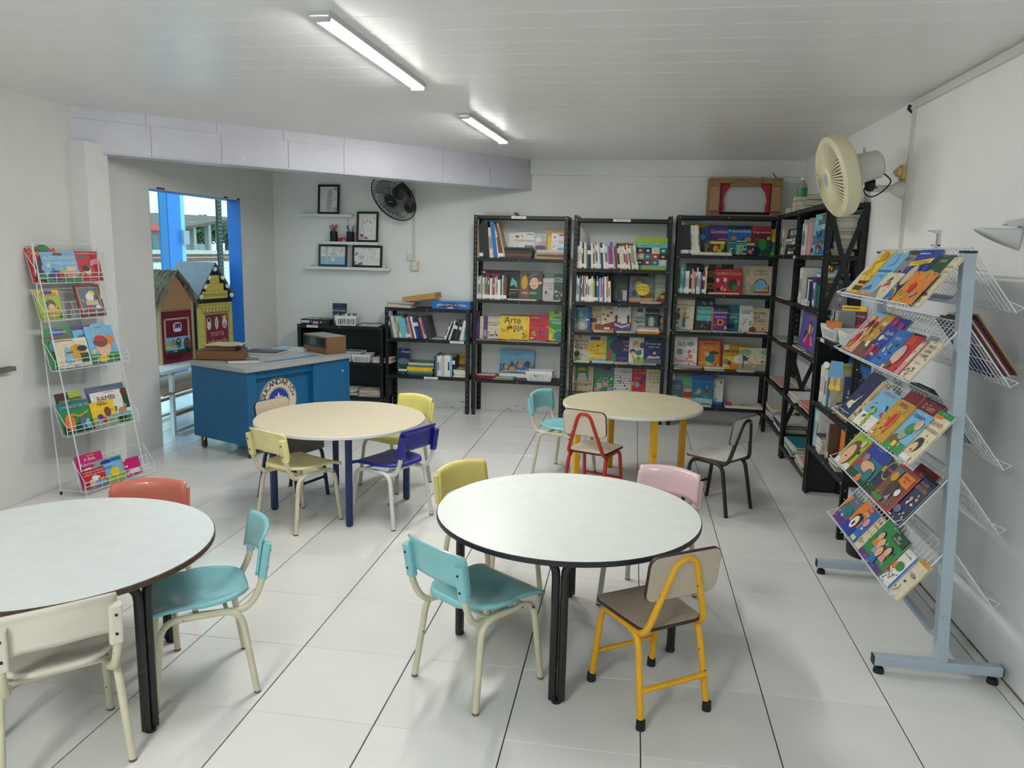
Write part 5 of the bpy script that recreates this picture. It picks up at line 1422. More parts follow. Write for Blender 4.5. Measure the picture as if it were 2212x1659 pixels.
rk = thing('display_rack', 'pale grey steel display rack with slanted wire trays of books', 'display rack', (1.14, 1.18, 0))
inv = Matrix.Translation((-1.14, -1.18, 0))
for y in (RY0, RY1):
    o = MB().box((.905, y - .02, .035), (1.372, y + .02, .075), rackm, inv).build('base_bar', rk, smooth=False)
    bev(o, .004)
    for x in (.905, 1.372):
        MB().box((x - .003, y - .018, .037), (x + .003, y + .018, .073), rubber, inv).build('end_plug', o, smooth=False)
    for x in (.93, 1.345):
        MB().lathe([(.02, 0), (.021, .006), (.018, .02), (.008, .022), (.008, .036)], rubber, 14, inv @ Matrix.Translation((x, y, 0))).build('foot', o)
    p = MB()
    a, b_ = px_(.075), px_(1.632)
    h = .0215
    p.add([(a - h, y - h, .075), (a + h, y - h, .075), (a + h, y + h, .075), (a - h, y + h, .075), (b_ - h, y - h, 1.632), (b_ + h, y - h, 1.632), (b_ + h, y + h, 1.632), (b_ - h, y + h, 1.632)],
          [(0, 1, 5, 4), (1, 2, 6, 5), (2, 3, 7, 6), (3, 0, 4, 7), (4, 5, 6, 7)], rackm, inv)
    po = bev(p.build('post', rk, smooth=False), .003)
    MB().box((b_ - h - .001, y - h - .001, 1.632), (b_ + h + .001, y + h + .001, 1.64), mat('cap_navy', (22, 28, 52), rough=.5), inv).build('post_cap', po, smooth=False)
    for z in (.26, 1.30):
        MB().lathe([(.009, 0), (.008, .004), (0, .004)], boltm, 12, inv @ Matrix.Translation((px_(z), y - h, z)) @ Matrix.Rotation(PI / 2, 4, 'X')).build('bolt', po)
for z, dz in ((.20, -.05), (1.50, -.04)):
    x = px_(z)
    MB().tube(fillet([(x, RY0 + .02, z), (x, RY0 + .07, z + dz), (x, RY1 - .07, z + dz), (x, RY1 - .02, z)], .04, 4), .016, rackm, 8, M=inv).build('cross_bar', rk)

LIPS = [1.427, 1.158, .850, .605, .312]
SLO = R(53)
OFF = .172


def tray(zl, side):
    b = MB()
    x0 = px_(zl + .1)
    r1, r2 = .0028, .0017
    L = .30

    def P(s, y, up=0.):
        # s: distance from the lip up the slope, up: height above the slope
        return (x0 + side * (OFF - math.cos(SLO) * s) + side * math.sin(SLO) * up, y, zl + math.sin(SLO) * s + math.cos(SLO) * up)
    ya, yb = RY0 - .012, RY1 + .012
    for y in (ya, yb):
        b.tube([P(0, y, .03), P(0, y), P(L - .02, y)], r1, wirem, 5, M=inv)
        b.tube([P(0, y, .03), P(.05, y, .0)], r2, wirem, 4, M=inv)
    for s in (0, .02, .04, .11, .18, .25, L - .02):
        b.tube([P(s, ya), P(s, yb)], r1 if s == 0 or s > .27 else r2, wirem, 5, M=inv)
    b.tube([P(0, ya, .03), P(0, yb, .03)], r1, wirem, 5, M=inv)
    n = 25
    for i in range(1, n):
        y = ya + (yb - ya) * i / n
        b.tube([P(0, y, .03), P(0, y), P(L - .02, y)], r2, wirem, 4, M=inv)
    return b.build('wire_tray', rk)


for zl in LIPS:
    tray(zl, -1)
    tray(zl, 1)


def plane_hit(px, py, P0, n):
    d = CR * ((px - CW / 2) / CF) - CU * ((py - CH / 2) / CF) + _f
    t = (P0 - CLOC).dot(n) / d.dot(n)
    return CLOC + d * t


def tray_book(P0, X, Z, bl, br, tl, col, label, shapes=(), lift=.004, t=.010, minh=.12, maxh=.33, group=None, base=None):
    """a book lying on a slanted tray; corners measured on the photograph"""
    Y = Z.cross(X).normalized()
    P1 = P0 - Y * (lift + t)
    B0, B1, T0 = (plane_hit(p[0], p[1], P1, Y) for p in (bl, br, tl))
    u0, u1 = (B0 - P1).dot(X), (B1 - P1).dot(X)
    v0 = base if base is not None else max(.003, (B0 - P1).dot(Z))
    v1 = (T0 - P1).dot(Z)
    h = min(maxh, max(minh, v1 - v0))
    w = max(.06, u1 - u0)
    M = Matrix(((X.x, Y.x, Z.x, P1.x), (X.y, Y.y, Z.y, P1.y), (X.z, Y.z, Z.z, P1.z), (0, 0, 0, 1)))
    fr = Frame()
    fr.M = M
    return book_face(fr, u0, 0, v0, w, h, col, label, shapes, t=t, tilt=0, group=group)


def c5(x, y):
    return (1780 + x / 4.148, 500 + y / 4.148)


def c6(x, y):
    return (1760 + x / 3.529, 850 + y / 3.529)


def RB(k, bl, br, tl, col, label, shapes=(), lift=.004, t=.008, **kw):
    zl = LIPS[k]
    P0 = Vector((px_(zl + .1) - OFF, RY1, zl))
    X = Vector((0, -1, 0))
    Z = Vector((math.cos(SLO), 0, math.sin(SLO)))
    return tray_book(P0, X, Z, bl, br, tl, col, label, shapes, lift, t, group='picture books on the display rack', **kw)


TR = ' on the display rack'
RB(0, c5(200, 530), c5(300, 560), c5(545, 175), 'yellow', 'yellow picture book at the far end of the top tray', [('r', .0, .0, .22, 1, 'cream'), ('r', .3, .05, .9, .16, 'dkbrown'), ('r', .3, .2, .9, .28, 'maroon'), ('l', [(.1, .4), (.5, .55), (.3, .7), (.8, .8)], .03, 'mustard'), ('e', .6, .85, .2, .12, 'mustard'), ('t', .6, .45, .07, 'Elmer', 'orange')])
RB(0, c5(285, 556), c5(410, 590), c5(640, 195), 'sky', 'sky blue picture book second along the top tray', [('r', .1, .55, .9, .6, 'blue'), ('p', [(.1, .1), (.6, .15), (.5, .25)], 'slate'), ('e', .5, .8, .2, .1, 'sky'), ('r', 0, 0, 1, .06, 'orange')])
RB(0, c5(395, 585), c5(500, 610), c5(770, 170), 'char', 'dark grey picture book behind the aeroplane one, top tray', [('r', .1, .5, .9, .9, 'grey'), ('t', .5, .78, .08, 'ANJO', 'black')], lift=.002)
RB(0, c5(390, 582), c5(510, 612), c5(530, 362), 'cream', 'cream book with red and grey wing shapes, top tray', [('p', [(0, 0), (.5, 0), (.2, .5)], 'grey'), ('p', [(.3, .4), (.6, .7), (.7, .55)], 'red'), ('p', [(.35, .6), (.55, .85), (.6, .75)], 'char'), ('t', .75, .85, .05, 'letras', 'grey')], lift=.016)
RB(0, c5(480, 606), c5(640, 640), c5(870, 165), 'royal', 'blue picture book with yellow banner lettered CASCUDINHO, top tray', [('e', .5, .52, .26, .3, 'navy'), ('e', .5, .5, .18, .22, 'beige'), ('p', [(.05, .66), (.95, .74), (.95, .84), (.05, .76)], 'yellow'), ('t', .5, .72, .07, 'CASCUDINHO', 'black'), ('r', .1, .9, .6, .93, 'sky'), ('e', .35, .1, .3, .18, 'mustard'), ('e', .35, .08, .25, .15, 'blue')], lift=.008)
RB(0, c5(640, 640), c5(770, 665), c5(985, 212), 'dkgreen', 'dark green picture book behind the orange one, top tray', [('e', .4, .6, .3, .14, 'sage'), ('e', .35, .6, .1, .08, 'white'), ('e', .55, .6, .1, .08, 'white'), ('t', .6, .85, .06, 'O SAPO', 'white')], lift=.004)
RB(0, c5(590, 618), c5(755, 655), c5(830, 355), 'orange', 'orange picture book with a red fish bone shape, top tray', [('t', .6, .78, .14, 'OJO', 'cream'), ('p', [(.42, .3), (.58, .3), (.62, .55), (.5, .65), (.36, .55)], 'red')] + leafs(3, 'lime', .8, .95, 2, .1) + leafs(3, 'lime', .05, .35, 3, .12) + [('e', .75, .25, .06, .06, 'lilac'), ('e', .85, .3, .05, .05, 'lilac')], lift=.02)
RB(0, c5(768, 662), c5(835, 678), c5(1110, 232), 'cream', 'cream picture book at the near end of the top tray', [('t', .5, .78, .06, 'A menina', 'green'), ('t', .5, .68, .06, 'e o pássaro', 'green'), ('e', .5, .25, .3, .1, 'brown'), ('e', .4, .1, .3, .08, 'sage')], lift=.004)
RB(1, c5(170, 1045), c5(255, 1090), c5(490, 700), 'peach', 'peach book crowded with children at the far end, second tray', [('r', .0, .85, 1, 1, 'sky'), ('t', .5, .88, .06, 'CRIANÇAS', 'cream')] + blobs(16, ['red', 'pink', 'cream', 'mustard', 'maroon', 'skin', 'sky'], .1, .8, 31, (.08, .15)))
RB(1, c5(245, 1090), c5(340, 1130), c5(600, 735), 'mustard', 'olive yellow picture book second along the second tray', [('t', .5, .62, .1, 'GALO', 'brown'), ('r', .3, .72, .7, .8, 'cream'), ('r', 0, 0, 1, .3, 'brown')] + blobs(5, ['sage', 'char', 'white'], .12, .4, 33, (.08, .14)))
RB(1, c5(315, 1118), c5(430, 1180), c5(690, 775), 'navy', 'navy book with red feet and white lettering, second tray', [('r', 0, 0, 1, 1, 'royal'), ('e', .3, .88, .14, .1, 'red'), ('e', .8, .82, .12, .1, 'red'), ('t', .55, .6, .09, 'Engolido', 'white'), ('t', .55, .48, .09, 'por si', 'white'), ('e', .3, .5, .1, .08, 'white'), ('e', .35, .2, .12, .2, 'red'), ('r', .6, .15, .9, .3, 'dkred')], lift=.006)
RB(1, c5(400, 1175), c5(505, 1225), c5(705, 880), 'blue', 'bright blue picture book in the middle of the second tray', [('t', .5, .72, .08, 'LENDO', 'white'), ('r', .3, .45, .5, .6, 'sage'), ('l', [(.6, .4), (.7, .36), (.8, .4)], .03, 'navy'), ('l', [(.3, .2), (.4, .16), (.5, .2)], .03, 'navy')], lift=.016)
RB(1, c5(500, 1218), c5(600, 1262), c5(770, 895), 'maroon', 'maroon picture book behind the girl one, second tray', [('r', .1, .8, .9, .9, 'red')], lift=.004)
RB(1, c5(500, 1222), c5(605, 1265), c5(800, 925), 'red', 'red book with a pale curly head drawing, second tray', [('t', .5, .84, .08, 'ESTÓRIA', 'mustard'), ('t', .5, .74, .08, 'DORMIR', 'mustard'), ('e', .42, .42, .32, .34, 'ltgrey'), ('e', .42, .38, .22, .24, 'skin'), ('e', .3, .14, .25, .12, 'brown'), ('r', .0, .0, .2, .1, 'cream')], lift=.014)
RB(1, c5(590, 1258), c5(650, 1285), c5(880, 985), 'pink', 'pink and white book right of the red one, second tray', [('r', .2, .4, .9, .95, 'cream'), ('e', .5, .7, .2, .1, 'pink')], lift=.010)
RB(1, c5(630, 1276), c5(690, 1300), c5(955, 930), 'grey', 'grey brown book edge near the end of the second tray', [('r', .0, .0, 1, .4, 'brown')], lift=.004)
RB(1, c5(665, 1292), c5(750, 1345), c5(985, 985), 'cream', 'cream book lettered MARCO QUERIA DORMIR, second tray', [('t', .5, .82, .08, 'MARCO', 'char'), ('t', .5, .7, .08, 'QUERIA', 'char'), ('t', .5, .58, .08, 'DORMIR', 'char'), ('r', .3, .4, .7, .42, 'grey'), ('l', [(.1, .15), (.3, .25), (.5, .12), (.4, .02)], .03, 'black'), ('r', .55, .25, .65, .3, 'char')], lift=.014)
RB(2, (1809, 885), (1834, 900), (1884, 801), 'navy', 'navy book with white birds at the far end, third tray', [('p', [(.2, .2), (.5, .3), (.75, .55), (.6, .15)], 'white'), ('e', .4, .25, .18, .1, 'cream'), ('p', [(.55, .2), (.75, .55), (.65, .25)], 'teal'), ('r', .05, .06, .9, .07, 'white'), ('t', .7, .75, .07, 'cego', 'slate')], maxh=.30)
RB(2, (1831, 904), (1846, 913), (1903, 821), 'beige', 'beige book with a big bare foot, third tray', [('p', [(.2, .6), (.5, .5), (.9, .9), (.8, 1), (.6, .98)], 'tan'), ('t', .4, .4, .05, 'PÉS', 'char')] + blobs(6, ['maroon', 'sage'], .1, .3, 35, (.05, .1)), lift=.006)
RB(2, (1842, 910), (1876, 934), (1910, 837.5), 'sky', 'sky blue book lettered JOÃO E O PÉ DE FEIJÃO, third tray', [('t', .5, .88, .07, 'JOÃO E O PÉ DE', 'red'), ('r', 0, 0, 1, .35, 'white')] + leafs(6, 'dkgreen', .2, .75, 4, .1) + [('l', [(.45, .05), (.5, .2), (.4, .35), (.5, .5)], .16, 'lime')], lift=.014)
RB(2, (1880, 935), (1905, 955), (1932, 826), 'peach', 'peach and red book behind the beanstalk one, third tray', [('r', 0, .8, 1, 1, 'dkred'), ('t', .5, .72, .06, 'COMO', 'lime'), ('e', .5, .6, .2, .1, 'mustard')], lift=.003)
RB(2, (1873, 934), (1904, 957), (1937, 857), 'mustard', 'mustard book with an orange beetle, third tray', [('t', .5, .86, .09, 'DENTRO', 'navy'), ('t', .5, .77, .07, 'DE MIM', 'cream'), ('e', .55, .48, .18, .26, 'orange'), ('e', .55, .5, .12, .2, 'red'), ('l', [(.5, .3), (.3, .2), (.2, .1)], .02, 'brown'), ('l', [(.7, .7), (.9, .9)], .02, 'tan'), ('r', .1, .05, .3, .1, 'white')], lift=.022)
RB(2, (1912, 950), (1945, 978), (1968, 841), 'maroon', 'maroon book lettered O Gato behind others, third tray', [('t', .5, .8, .12, 'O Gato', 'peach'), ('e', .7, .6, .14, .1, 'white'), ('e', .7, .6, .08, .06, 'char')], lift=.006)
RB(2, (1903, 958), (1939, 982), (1972, 877), 'sky', 'blue book with a long green caterpillar, third tray', [('r', 0, 0, 1, .25, 'green'), ('t', .5, .82, .09, 'PÁSSAROS', 'navy'), ('e', .35, .25, .2, .12, 'brown'), ('e', .5, .42, .18, .14, 'sage'), ('e', .6, .58, .2, .14, 'green'), ('e', .8, .72, .15, .12, 'skin'), ('r', .4, .1, .6, .22, 'yellow')], lift=.014)
RB(2, (1937, 982), (1965, 1002), (2010, 874), 'cream', 'yellow book with a curly haired child at the near end, third tray', [('r', 0, .9, 1, 1, 'green'), ('r', 0, .85, .5, .92, 'orange'), ('t', .5, .72, .08, 'CACHOS', 'dkred'), ('t', .5, .6, .08, 'ENCANTADOS', 'dkred'), ('e', .5, .32, .24, .24, 'black'), ('e', .46, .26, .17, .17, 'skin'), ('e', .45, .2, .06, .04, 'red'), ('r', .2, .0, .8, .1, 'white')], lift=.008)
RB(3, (1801, 994.5), (1824, 1018), (1862, 935), 'lime', 'lime green book with a lion head at the far end, fourth tray', [('r', 0, 0, 1, .16, 'white'), ('e', .45, .42, .36, .36, 'brown'), ('e', .4, .34, .27, .3, 'skin'), ('e', .4, .28, .05, .03, 'black'), ('e', .75, .8, .12, .1, 'cream')], maxh=.27)
RB(3, (1825, 1019), (1860, 1056), (1893, 962), 'teal', 'teal book with red border and painted figures, fourth tray', [('r', 0, .0, .06, 1, 'red'), ('r', .06, .7, 1, 1, 'royal'), ('e', .3, .55, .16, .12, 'red'), ('e', .28, .62, .1, .08, 'grey'), ('e', .6, .45, .3, .1, 'peach'), ('r', .06, 0, 1, .2, 'dkgreen'), ('e', .6, .1, .1, .08, 'orange'), ('e', .8, .3, .15, .12, 'teal')], lift=.012)
RB(3, (1861, 1055), (1885, 1080), (1928, 991), 'dkgreen', 'dark green book with a moon ring, fourth tray', [('r', 0, .3, 1, 1, 'navy'), ('e', .55, .75, .3, .3, 'lime'), ('e', .55, .75, .26, .26, 'navy'), ('t', .55, .72, .08, 'CIGANA', 'orange'), ('e', .2, .7, .1, .1, 'mustard')], lift=.005)
RB(3, (1905, 1085), (1940, 1120), (1975, 989), 'dkred', 'dark red book behind the brown one, fourth tray', [('t', .5, .8, .08, 'AS MIL', 'pink'), ('t', .5, .7, .08, 'NOITES', 'pink')], lift=.003)
RB(3, (1875, 1074), (1911, 1109), (1952.7, 1003), 'red', 'brown and orange patchwork book in the middle, fourth tray', [('r', .05, .03, .95, .97, 'brown'), ('r', .45, .62, .95, .9, 'orange'), ('t', .7, .78, .06, 'A Cama da', 'black'), ('t', .7, .7, .05, 'Fada', 'black'), ('r', .08, .72, .4, .9, 'slate'), ('e', .25, .68, .14, .1, 'mustard'), ('r', .05, .05, .5, .16, 'green'), ('e', .5, .42, .2, .2, 'dkbrown'), ('e', .8, .45, .1, .08, 'white'), ('p', [(.5, .2), (.65, .35), (.7, .18)], 'lilac')], lift=.016)
RB(3, (1913, 1110), (1937, 1136), (2003, 1027), 'navy', 'dark blue book with a fairy at the near end, fourth tray', [('t', .5, .82, .08, 'A LUA', 'mustard'), ('t', .55, .7, .08, 'DE FLORA', 'mustard'), ('e', .5, .5, .1, .06, 'pink'), ('p', [(.4, .4), (.6, .5), (.5, .35)], 'white'), ('e', .3, .2, .25, .12, 'slate'), ('r', .1, .02, .3, .05, 'cream')], lift=.006)
RB(4, (1798, 1113.5), (1819, 1138), (1840.8, 1061), 'slate', 'grey blue book with a whale at the far end, lowest tray', [('r', 0, 0, 1, .25, 'purple'), ('e', .6, .5, .3, .14, 'teal'), ('p', [(0, .3), (.3, .9), (.1, .95), (0, .8)], 'orange'), ('t', .6, .86, .06, 'Cabo das', 'white')], maxh=.24)
RB(4, (1816.7, 1137.6), (1845, 1172), (1872, 1081), 'orange', 'orange and blue book with a shouting face, lowest tray', [('r', .62, 0, 1, 1, 'blue'), ('r', .4, .8, .7, 1, 'red'), ('t', .55, .85, .1, 'TEM', 'white'), ('t', .55, .72, .1, 'LETRA', 'white'), ('r', 0, 0, .62, .3, 'royal'), ('e', .35, .42, .2, .2, 'black'), ('e', .33, .38, .15, .16, 'white'), ('e', .33, .34, .05, .06, 'black'), ('e', .8, .6, .12, .1, 'pink'), ('r', .7, .04, .95, .16, 'cream')], lift=.008)
RB(4, (1840.8, 1171.6), (1858, 1192), (1900, 1112), 'cream', 'cream book lettered Eu & os outros, lowest tray', [('t', .5, .84, .1, 'Eu &', 'black'), ('t', .6, .7, .09, 'os outros', 'red'), ('r', .2, .5, .6, .52, 'grey'), ('e', .3, .2, .15, .1, 'beige'), ('l', [(.15, .1), (.4, .3)], .02, 'char')], lift=.005)
RB(4, (1853.5, 1188.6), (1898, 1240), (1927, 1129), 'green', 'green book with children and a purple strip, lowest tray', [('r', 0, 0, 1, .14, 'purple'), ('t', .5, .04, .05, 'Conversando com Deus', 'lilac'), ('r', .5, .75, 1, 1, 'dkgreen'), ('t', .7, .86, .07, 'falar', 'white'), ('t', .7, .78, .07, 'com Deus?', 'white')] + kid(.25, .62, .08, 'black', 'orange') + kid(.42, .5, .08, 'yellow', 'lilac') + kid(.75, .5, .08, 'black', 'pink') + kid(.55, .36, .09, 'brown', 'blue'), lift=.016)
RB(4, (1894.6, 1239), (1921, 1270), (1955.5, 1176), 'white', 'white and blue book with a green dragon shape, lowest tray', [('r', 0, 0, .06, 1, 'sky'), ('r', .9, .0, 1, 1, 'blue'), ('t', .55, .84, .07, 'Lá do alto', 'navy'), ('e', .6, .55, .22, .14, 'green'), ('e', .35, .5, .12, .1, 'orange'), ('l', [(.2, .1), (.4, .3), (.6, .15), (.75, .35)], .02, 'maroon'), ('e', .25, .3, .1, .06, 'red')], lift=.006)
RB(4, (1917, 1279), (1934, 1301), (1990, 1203), 'cream', 'pale yellow book at the near end of the lowest tray', [('r', 0, .9, 1, 1, 'mustard'), ('e', .5, .6, .2, .1, 'grey'), ('e', .35, .4, .08, .06, 'royal'), ('l', [(.2, .1), (.4, .2), (.3, .3)], .03, 'black')], lift=.004)
# magazines on the wall side of the rack
cols = ['kraft', 'char', 'dkred', 'white', 'maroon', 'white', 'slate', 'pink', 'navy']
for k, c_ in enumerate(cols):
    zl = LIPS[1]
    fr = Frame()
    X = Vector((0, 1, 0))
    Z = Vector((-math.cos(SLO), 0, math.sin(SLO)))
    Y = Z.cross(X)
    P0 = Vector((px_(zl + .1) + OFF, RY0, zl)) - Y * (.006 + .0062 * (len(cols) - k)) + Z * (.004 + .003 * (k % 3))
    fr.M = Matrix(((X.x, Y.x, Z.x, P0.x), (X.y, Y.y, Z.y, P0.y), (X.z, Y.z, Z.z, P0.z), (0, 0, 0, 1)))
    book_face(fr, .03 + .012 * k, 0, 0, .20, .27 - .008 * (k % 3), c_, '%s magazine, %s from top in the pile on the wall side of rack' % (PAL[c_][1], ORD[k]), t=.005, tilt=0, cat='magazine', group='magazines on the wall side of the display rack')
for k, c_ in enumerate(['navy', 'slate', 'ltgrey', 'navy']):
    zl = LIPS[2]
    fr = Frame()
    P0 = Vector((px_(zl + .1) + OFF, RY0, zl)) - Y * (.006 + .005 * (4 - k)) + Z * .004
    fr.M = Matrix(((X.x, Y.x, Z.x, P0.x), (X.y, Y.y, Z.y, P0.y), (X.z, Y.z, Z.z, P0.z), (0, 0, 0, 1)))
    book_face(fr, .32 + .03 * k, 0, 0, .19, .27, c_, '%s magazine, %s from top, third tray on the wall side' % (PAL[c_][1], ORD[k]), t=.005, tilt=0, cat='magazine', group='magazines on the third tray, wall side')

# ------------------------------------------------------------------ white wire rack on the left wall
LX_ = Vector((.22, .9755, 0)).normalized()
LN = Vector((LX_.y, -LX_.x, 0))
TIL = R(17)
LZ = (-LN * math.sin(TIL) + Vector((0, 0, 1)) * math.cos(TIL)).normalized()
NEAR = [(-3.715, 1.345), (-3.69, 1.115), (-3.645, .805), (-3.60, .39), (-3.50, .035)]
wr_ = thing('wire_book_stand', 'white wire book stand with five trays on the left wall', 'book stand', (-3.66, 1.95, 0))
wi = Matrix.Translation((3.66, -1.95, 0))
LW = .47
for s in (0, LW):
    b0 = Vector((NEAR[0][0], 1.95, 0)) + LX_ * s
    top = Vector((-3.728, 1.95, 1.60)) + LX_ * s
    if s:
        top.x = -3.62
        top.y = 2.385
    ft = Vector((-3.665 if not s else -3.60, 1.95 if not s else 2.39, .0))
    MB().tube([top, ft], .004, wirem, 6, M=wi).build('rear_leg', wr_)
    ff = Vector((NEAR[4][0], 1.95, .0)) + LX_ * s + LN * .02
    MB().tube([top, ff], .004, wirem, 6, M=wi).build('front_leg', wr_)
    MB().tube([ft + Vector((0, 0, .03)), ff + Vector((0, 0, .03))], .003, wirem, 6, M=wi).build('base_wire', wr_)
    MB().lathe([(.007, 0), (.007, .02)], rubber, 8, wi @ Matrix.Translation(ft)).build('foot_tip', wr_)
tt_ = Vector((-3.728, 1.95, 1.59))
MB().tube([tt_, Vector((-3.62, 2.385, 1.59))], .003, wirem, 6, M=wi).build('top_wire', wr_)


def ltray(i):
    x, z = NEAR[i]
    P0 = Vector((x, 1.95, z))
    b = MB()
    r = .0022

    def P(s, up, out):
        return P0 + LX_ * s + LZ * up + LN * out
    for s in (-.02, LW + .06):
        b.tube([P(s, .20, -.0), P(s, 0, 0), P(s, -.0, .045), P(s, .065, .06), P(s, .20, 0)], r, wirem, 5, M=wi)
    for up, out in ((0, 0), (0, .045), (.035, .052), (.065, .06), (.20, 0), (.11, 0)):
        b.tube([P(-.02, up, out), P(LW + .06, up, out)], r, wirem, 5, M=wi)
    for k in range(0, 10):
        s = -.02 + (LW + .08) * k / 9
        b.tube([P(s, .11, 0), P(s, 0, 0), P(s, 0, .045), P(s, .065, .06)], .0016, wirem, 4, M=wi)
    return b.build('wire_tray', wr_)


for i in range(5):
    ltray(i)


def c1(x, y):
    return (x / 2.675, 480 + y / 2.675)


def LBk(i, bl, br, tl, col, label, shapes=(), lift=.004, **kw):
    x, z = NEAR[i]
    return tray_book(Vector((x, 1.95, z)), LX_, LZ, c1(*bl), c1(*br), c1(*tl), col, label, shapes, lift, .008, group='picture books on the white wire stand', base=.003, maxh=.36, **kw)


dots = [('e', .06 + .13 * i + (.06 if j % 2 else 0), .97 - .05 * j, .018, .018, 'white') for i in range(7) for j in range(5)]
LBk(0, (205, 360), (372, 352), (165, 150), 'red', 'red spotted picture book on the top tray of wire stand', dots + [('e', .55, 1.0, .22, .1, 'green'), ('t', .55, .8, .1, 'Mágico de Oz', 'yellow'), ('e', .35, .45, .2, .2, 'navy'), ('e', .45, .4, .12, .12, 'skin'), ('r', .1, .05, .6, .25, 'green')], lift=.003)
LBk(0, (275, 345), (475, 335), (262, 172), 'sky', 'blue picture book lettered ALICE NO PAÍS, top tray of wire stand', [('t', .5, .74, .13, 'ALICE NO PAÍS', 'white'), ('t', .5, .57, .13, 'DAS MARAVILHAS', 'white'), ('r', .35, .88, .6, .96, 'brown'), ('r', 0, 0, 1, .2, 'green'), ('e', .3, .2, .2, .14, 'purple'), ('e', .55, .3, .14, .08, 'lime'), ('e', .75, .25, .2, .1, 'pink'), ('r', .62, .36, .92, .5, 'cream'), ('e', .45, .18, .08, .1, 'red')], lift=.014)
LBk(0, (480, 345), (606, 338), (443, 168), 'red', 'shiny red foil picture book on the top tray of wire stand', [('r', .1, .8, .5, .88, 'teal'), ('e', .35, .35, .15, .2, 'skin'), ('e', .3, .42, .16, .12, 'black'), ('p', [(.5, .5), (.95, .6), (.9, .75), (.6, .7)], 'pink'), ('r', .0, .9, .9, .93, 'pink')], lift=.008)
LBk(1, (245, 575), (382, 568), (212, 395), 'lime', 'yellow and green picture book, second tray of wire stand', [('r', 0, .8, 1, 1, 'yellow'), ('e', .5, .92, .24, .08, 'royal'), ('t', .5, .8, .09, 'ADORÁVEIS', 'magenta'), ('e', .55, .5, .2, .2, 'brown'), ('e', .55, .4, .14, .14, 'skin'), ('e', .5, .2, .2, .15, 'mustard'), ('e', .85, .1, .09, .09, 'dkgreen')], lift=.006)
LBk(1, (478, 558), (620, 548), (412, 365), 'dkred', 'red framed picture book, second tray of wire stand', [('r', .07, .08, .93, .94, 'tan'), ('r', .12, .12, .88, .9, 'slate'), ('e', .6, .72, .14, .1, 'yellow'), ('e', .5, .6, .16, .16, 'white'), ('r', .3, .35, .8, .5, 'beige'), ('e', .4, .25, .14, .1, 'red'), ('e', .75, .28, .1, .07, 'white')], lift=.006)
LBk(2, (310, 858), (475, 848), (258, 615), 'green', 'green picture book lettered Clássicos, third tray of wire stand', [('e', .5, .88, .28, .12, 'royal'), ('t', .5, .86, .08, 'Clássicos', 'white'), ('t', .5, .74, .09, 'INESQUECÍVEIS', 'magenta'), ('e', .3, .55, .22, .2, 'sky'), ('e', .35, .35, .2, .2, 'brown'), ('e', .4, .2, .18, .1, 'maroon')], lift=.003)
LBk(2, (480, 850), (660, 820), (450, 600), 'sky', 'sky blue book with purple top, third tray of wire stand', [('r', 0, .9, 1, 1, 'purple'), ('e', .3, .7, .2, .1, 'slate')], lift=.003)
LBk(2, (350, 855), (540, 830), (318, 682), 'white', 'white book with yellow shape in front, third tray of wire stand', [('r', .05, .05, .95, .92, 'cream'), ('r', .02, .93, .6, .97, 'red'), ('e', .65, .5, .25, .22, 'mustard'), ('r', .7, .1, .95, .45, 'dkgreen'), ('e', .35, .4, .1, .25, 'sky'), ('l', [(.3, .5), (.5, .52)], .05, 'brown'), ('e', .8, .62, .16, .08, 'black')], lift=.022)
LBk(2, (545, 830), (702, 808), (505, 605), 'sky', 'blue book lettered Pinóquio, third tray of wire stand', [('e', .5, 1.0, .3, .1, 'sky'), ('t', .55, .8, .09, 'Pinóquio', 'yellow'), ('r', 0, 0, 1, .25, 'green'), ('e', .5, .42, .27, .27, 'skin'), ('e', .45, .56, .26, .16, 'brown'), ('e', .45, .66, .2, .1, 'red'), ('e', .8, .6, .12, .16, 'orange'), ('e', .4, .1, .2, .1, 'yellow')], lift=.014)
LBk(3, (378, 1215), (525, 1200), (337, 992), 'dkgreen', 'dark green book lettered CHAPEUZINHO, fourth tray of wire stand', [('r', 0, .8, .5, 1, 'dkbrown'), ('r', .5, .85, 1, 1, 'lime'), ('t', .55, .76, .09, 'CHAPEUZINHO', 'cream'), ('t', .55, .64, .09, 'VERMELHO', 'cream')], lift=.004)
LBk(3, (560, 1200), (775, 1165), (525, 955), 'purple', 'purple book behind the deer one, fourth tray of wire stand', [('r', 0, .84, 1, 1, 'slate'), ('t', .5, .86, .06, 'A BELA E A FERA', 'lilac')], lift=.003)
LBk(3, (575, 1200), (782, 1165), (540, 988), 'sky', 'pale blue book lettered BAMBI, fourth tray of wire stand', [('r', 0, .3, 1, 1, 'white'), ('t', .4, .72, .16, 'BAMBI', 'dkred'), ('r', 0, 0, 1, .2, 'green'), ('r', .84, .4, 1, 1, 'dkgreen'), ('e', .75, .35, .12, .08, 'tan'), ('e', .85, .48, .05, .05, 'tan'), ('e', .9, .9, .08, .08, 'dkred'), ('e', .7, .12, .1, .08, 'black')], lift=.010)
LBk(3, (380, 1238), (560, 1205), (335, 1050), 'green', 'green book lettered O MÁGICO DE OZ, fourth tray of wire stand', [('r', 0, .75, 1, 1, 'teal'), ('r', 0, 0, 1, .3, 'dkgreen'), ('t', .5, .8, .1, 'O MÁGICO DE OZ', 'cream'), ('e', .25, .35, .16, .24, 'orange'), ('e', .65, .3, .1, .2, 'slate'), ('e', .8, .2, .08, .14, 'sky'), ('l', [(.3, .6), (.6, .5), (.9, .62)], .05, 'mustard')], lift=.016)
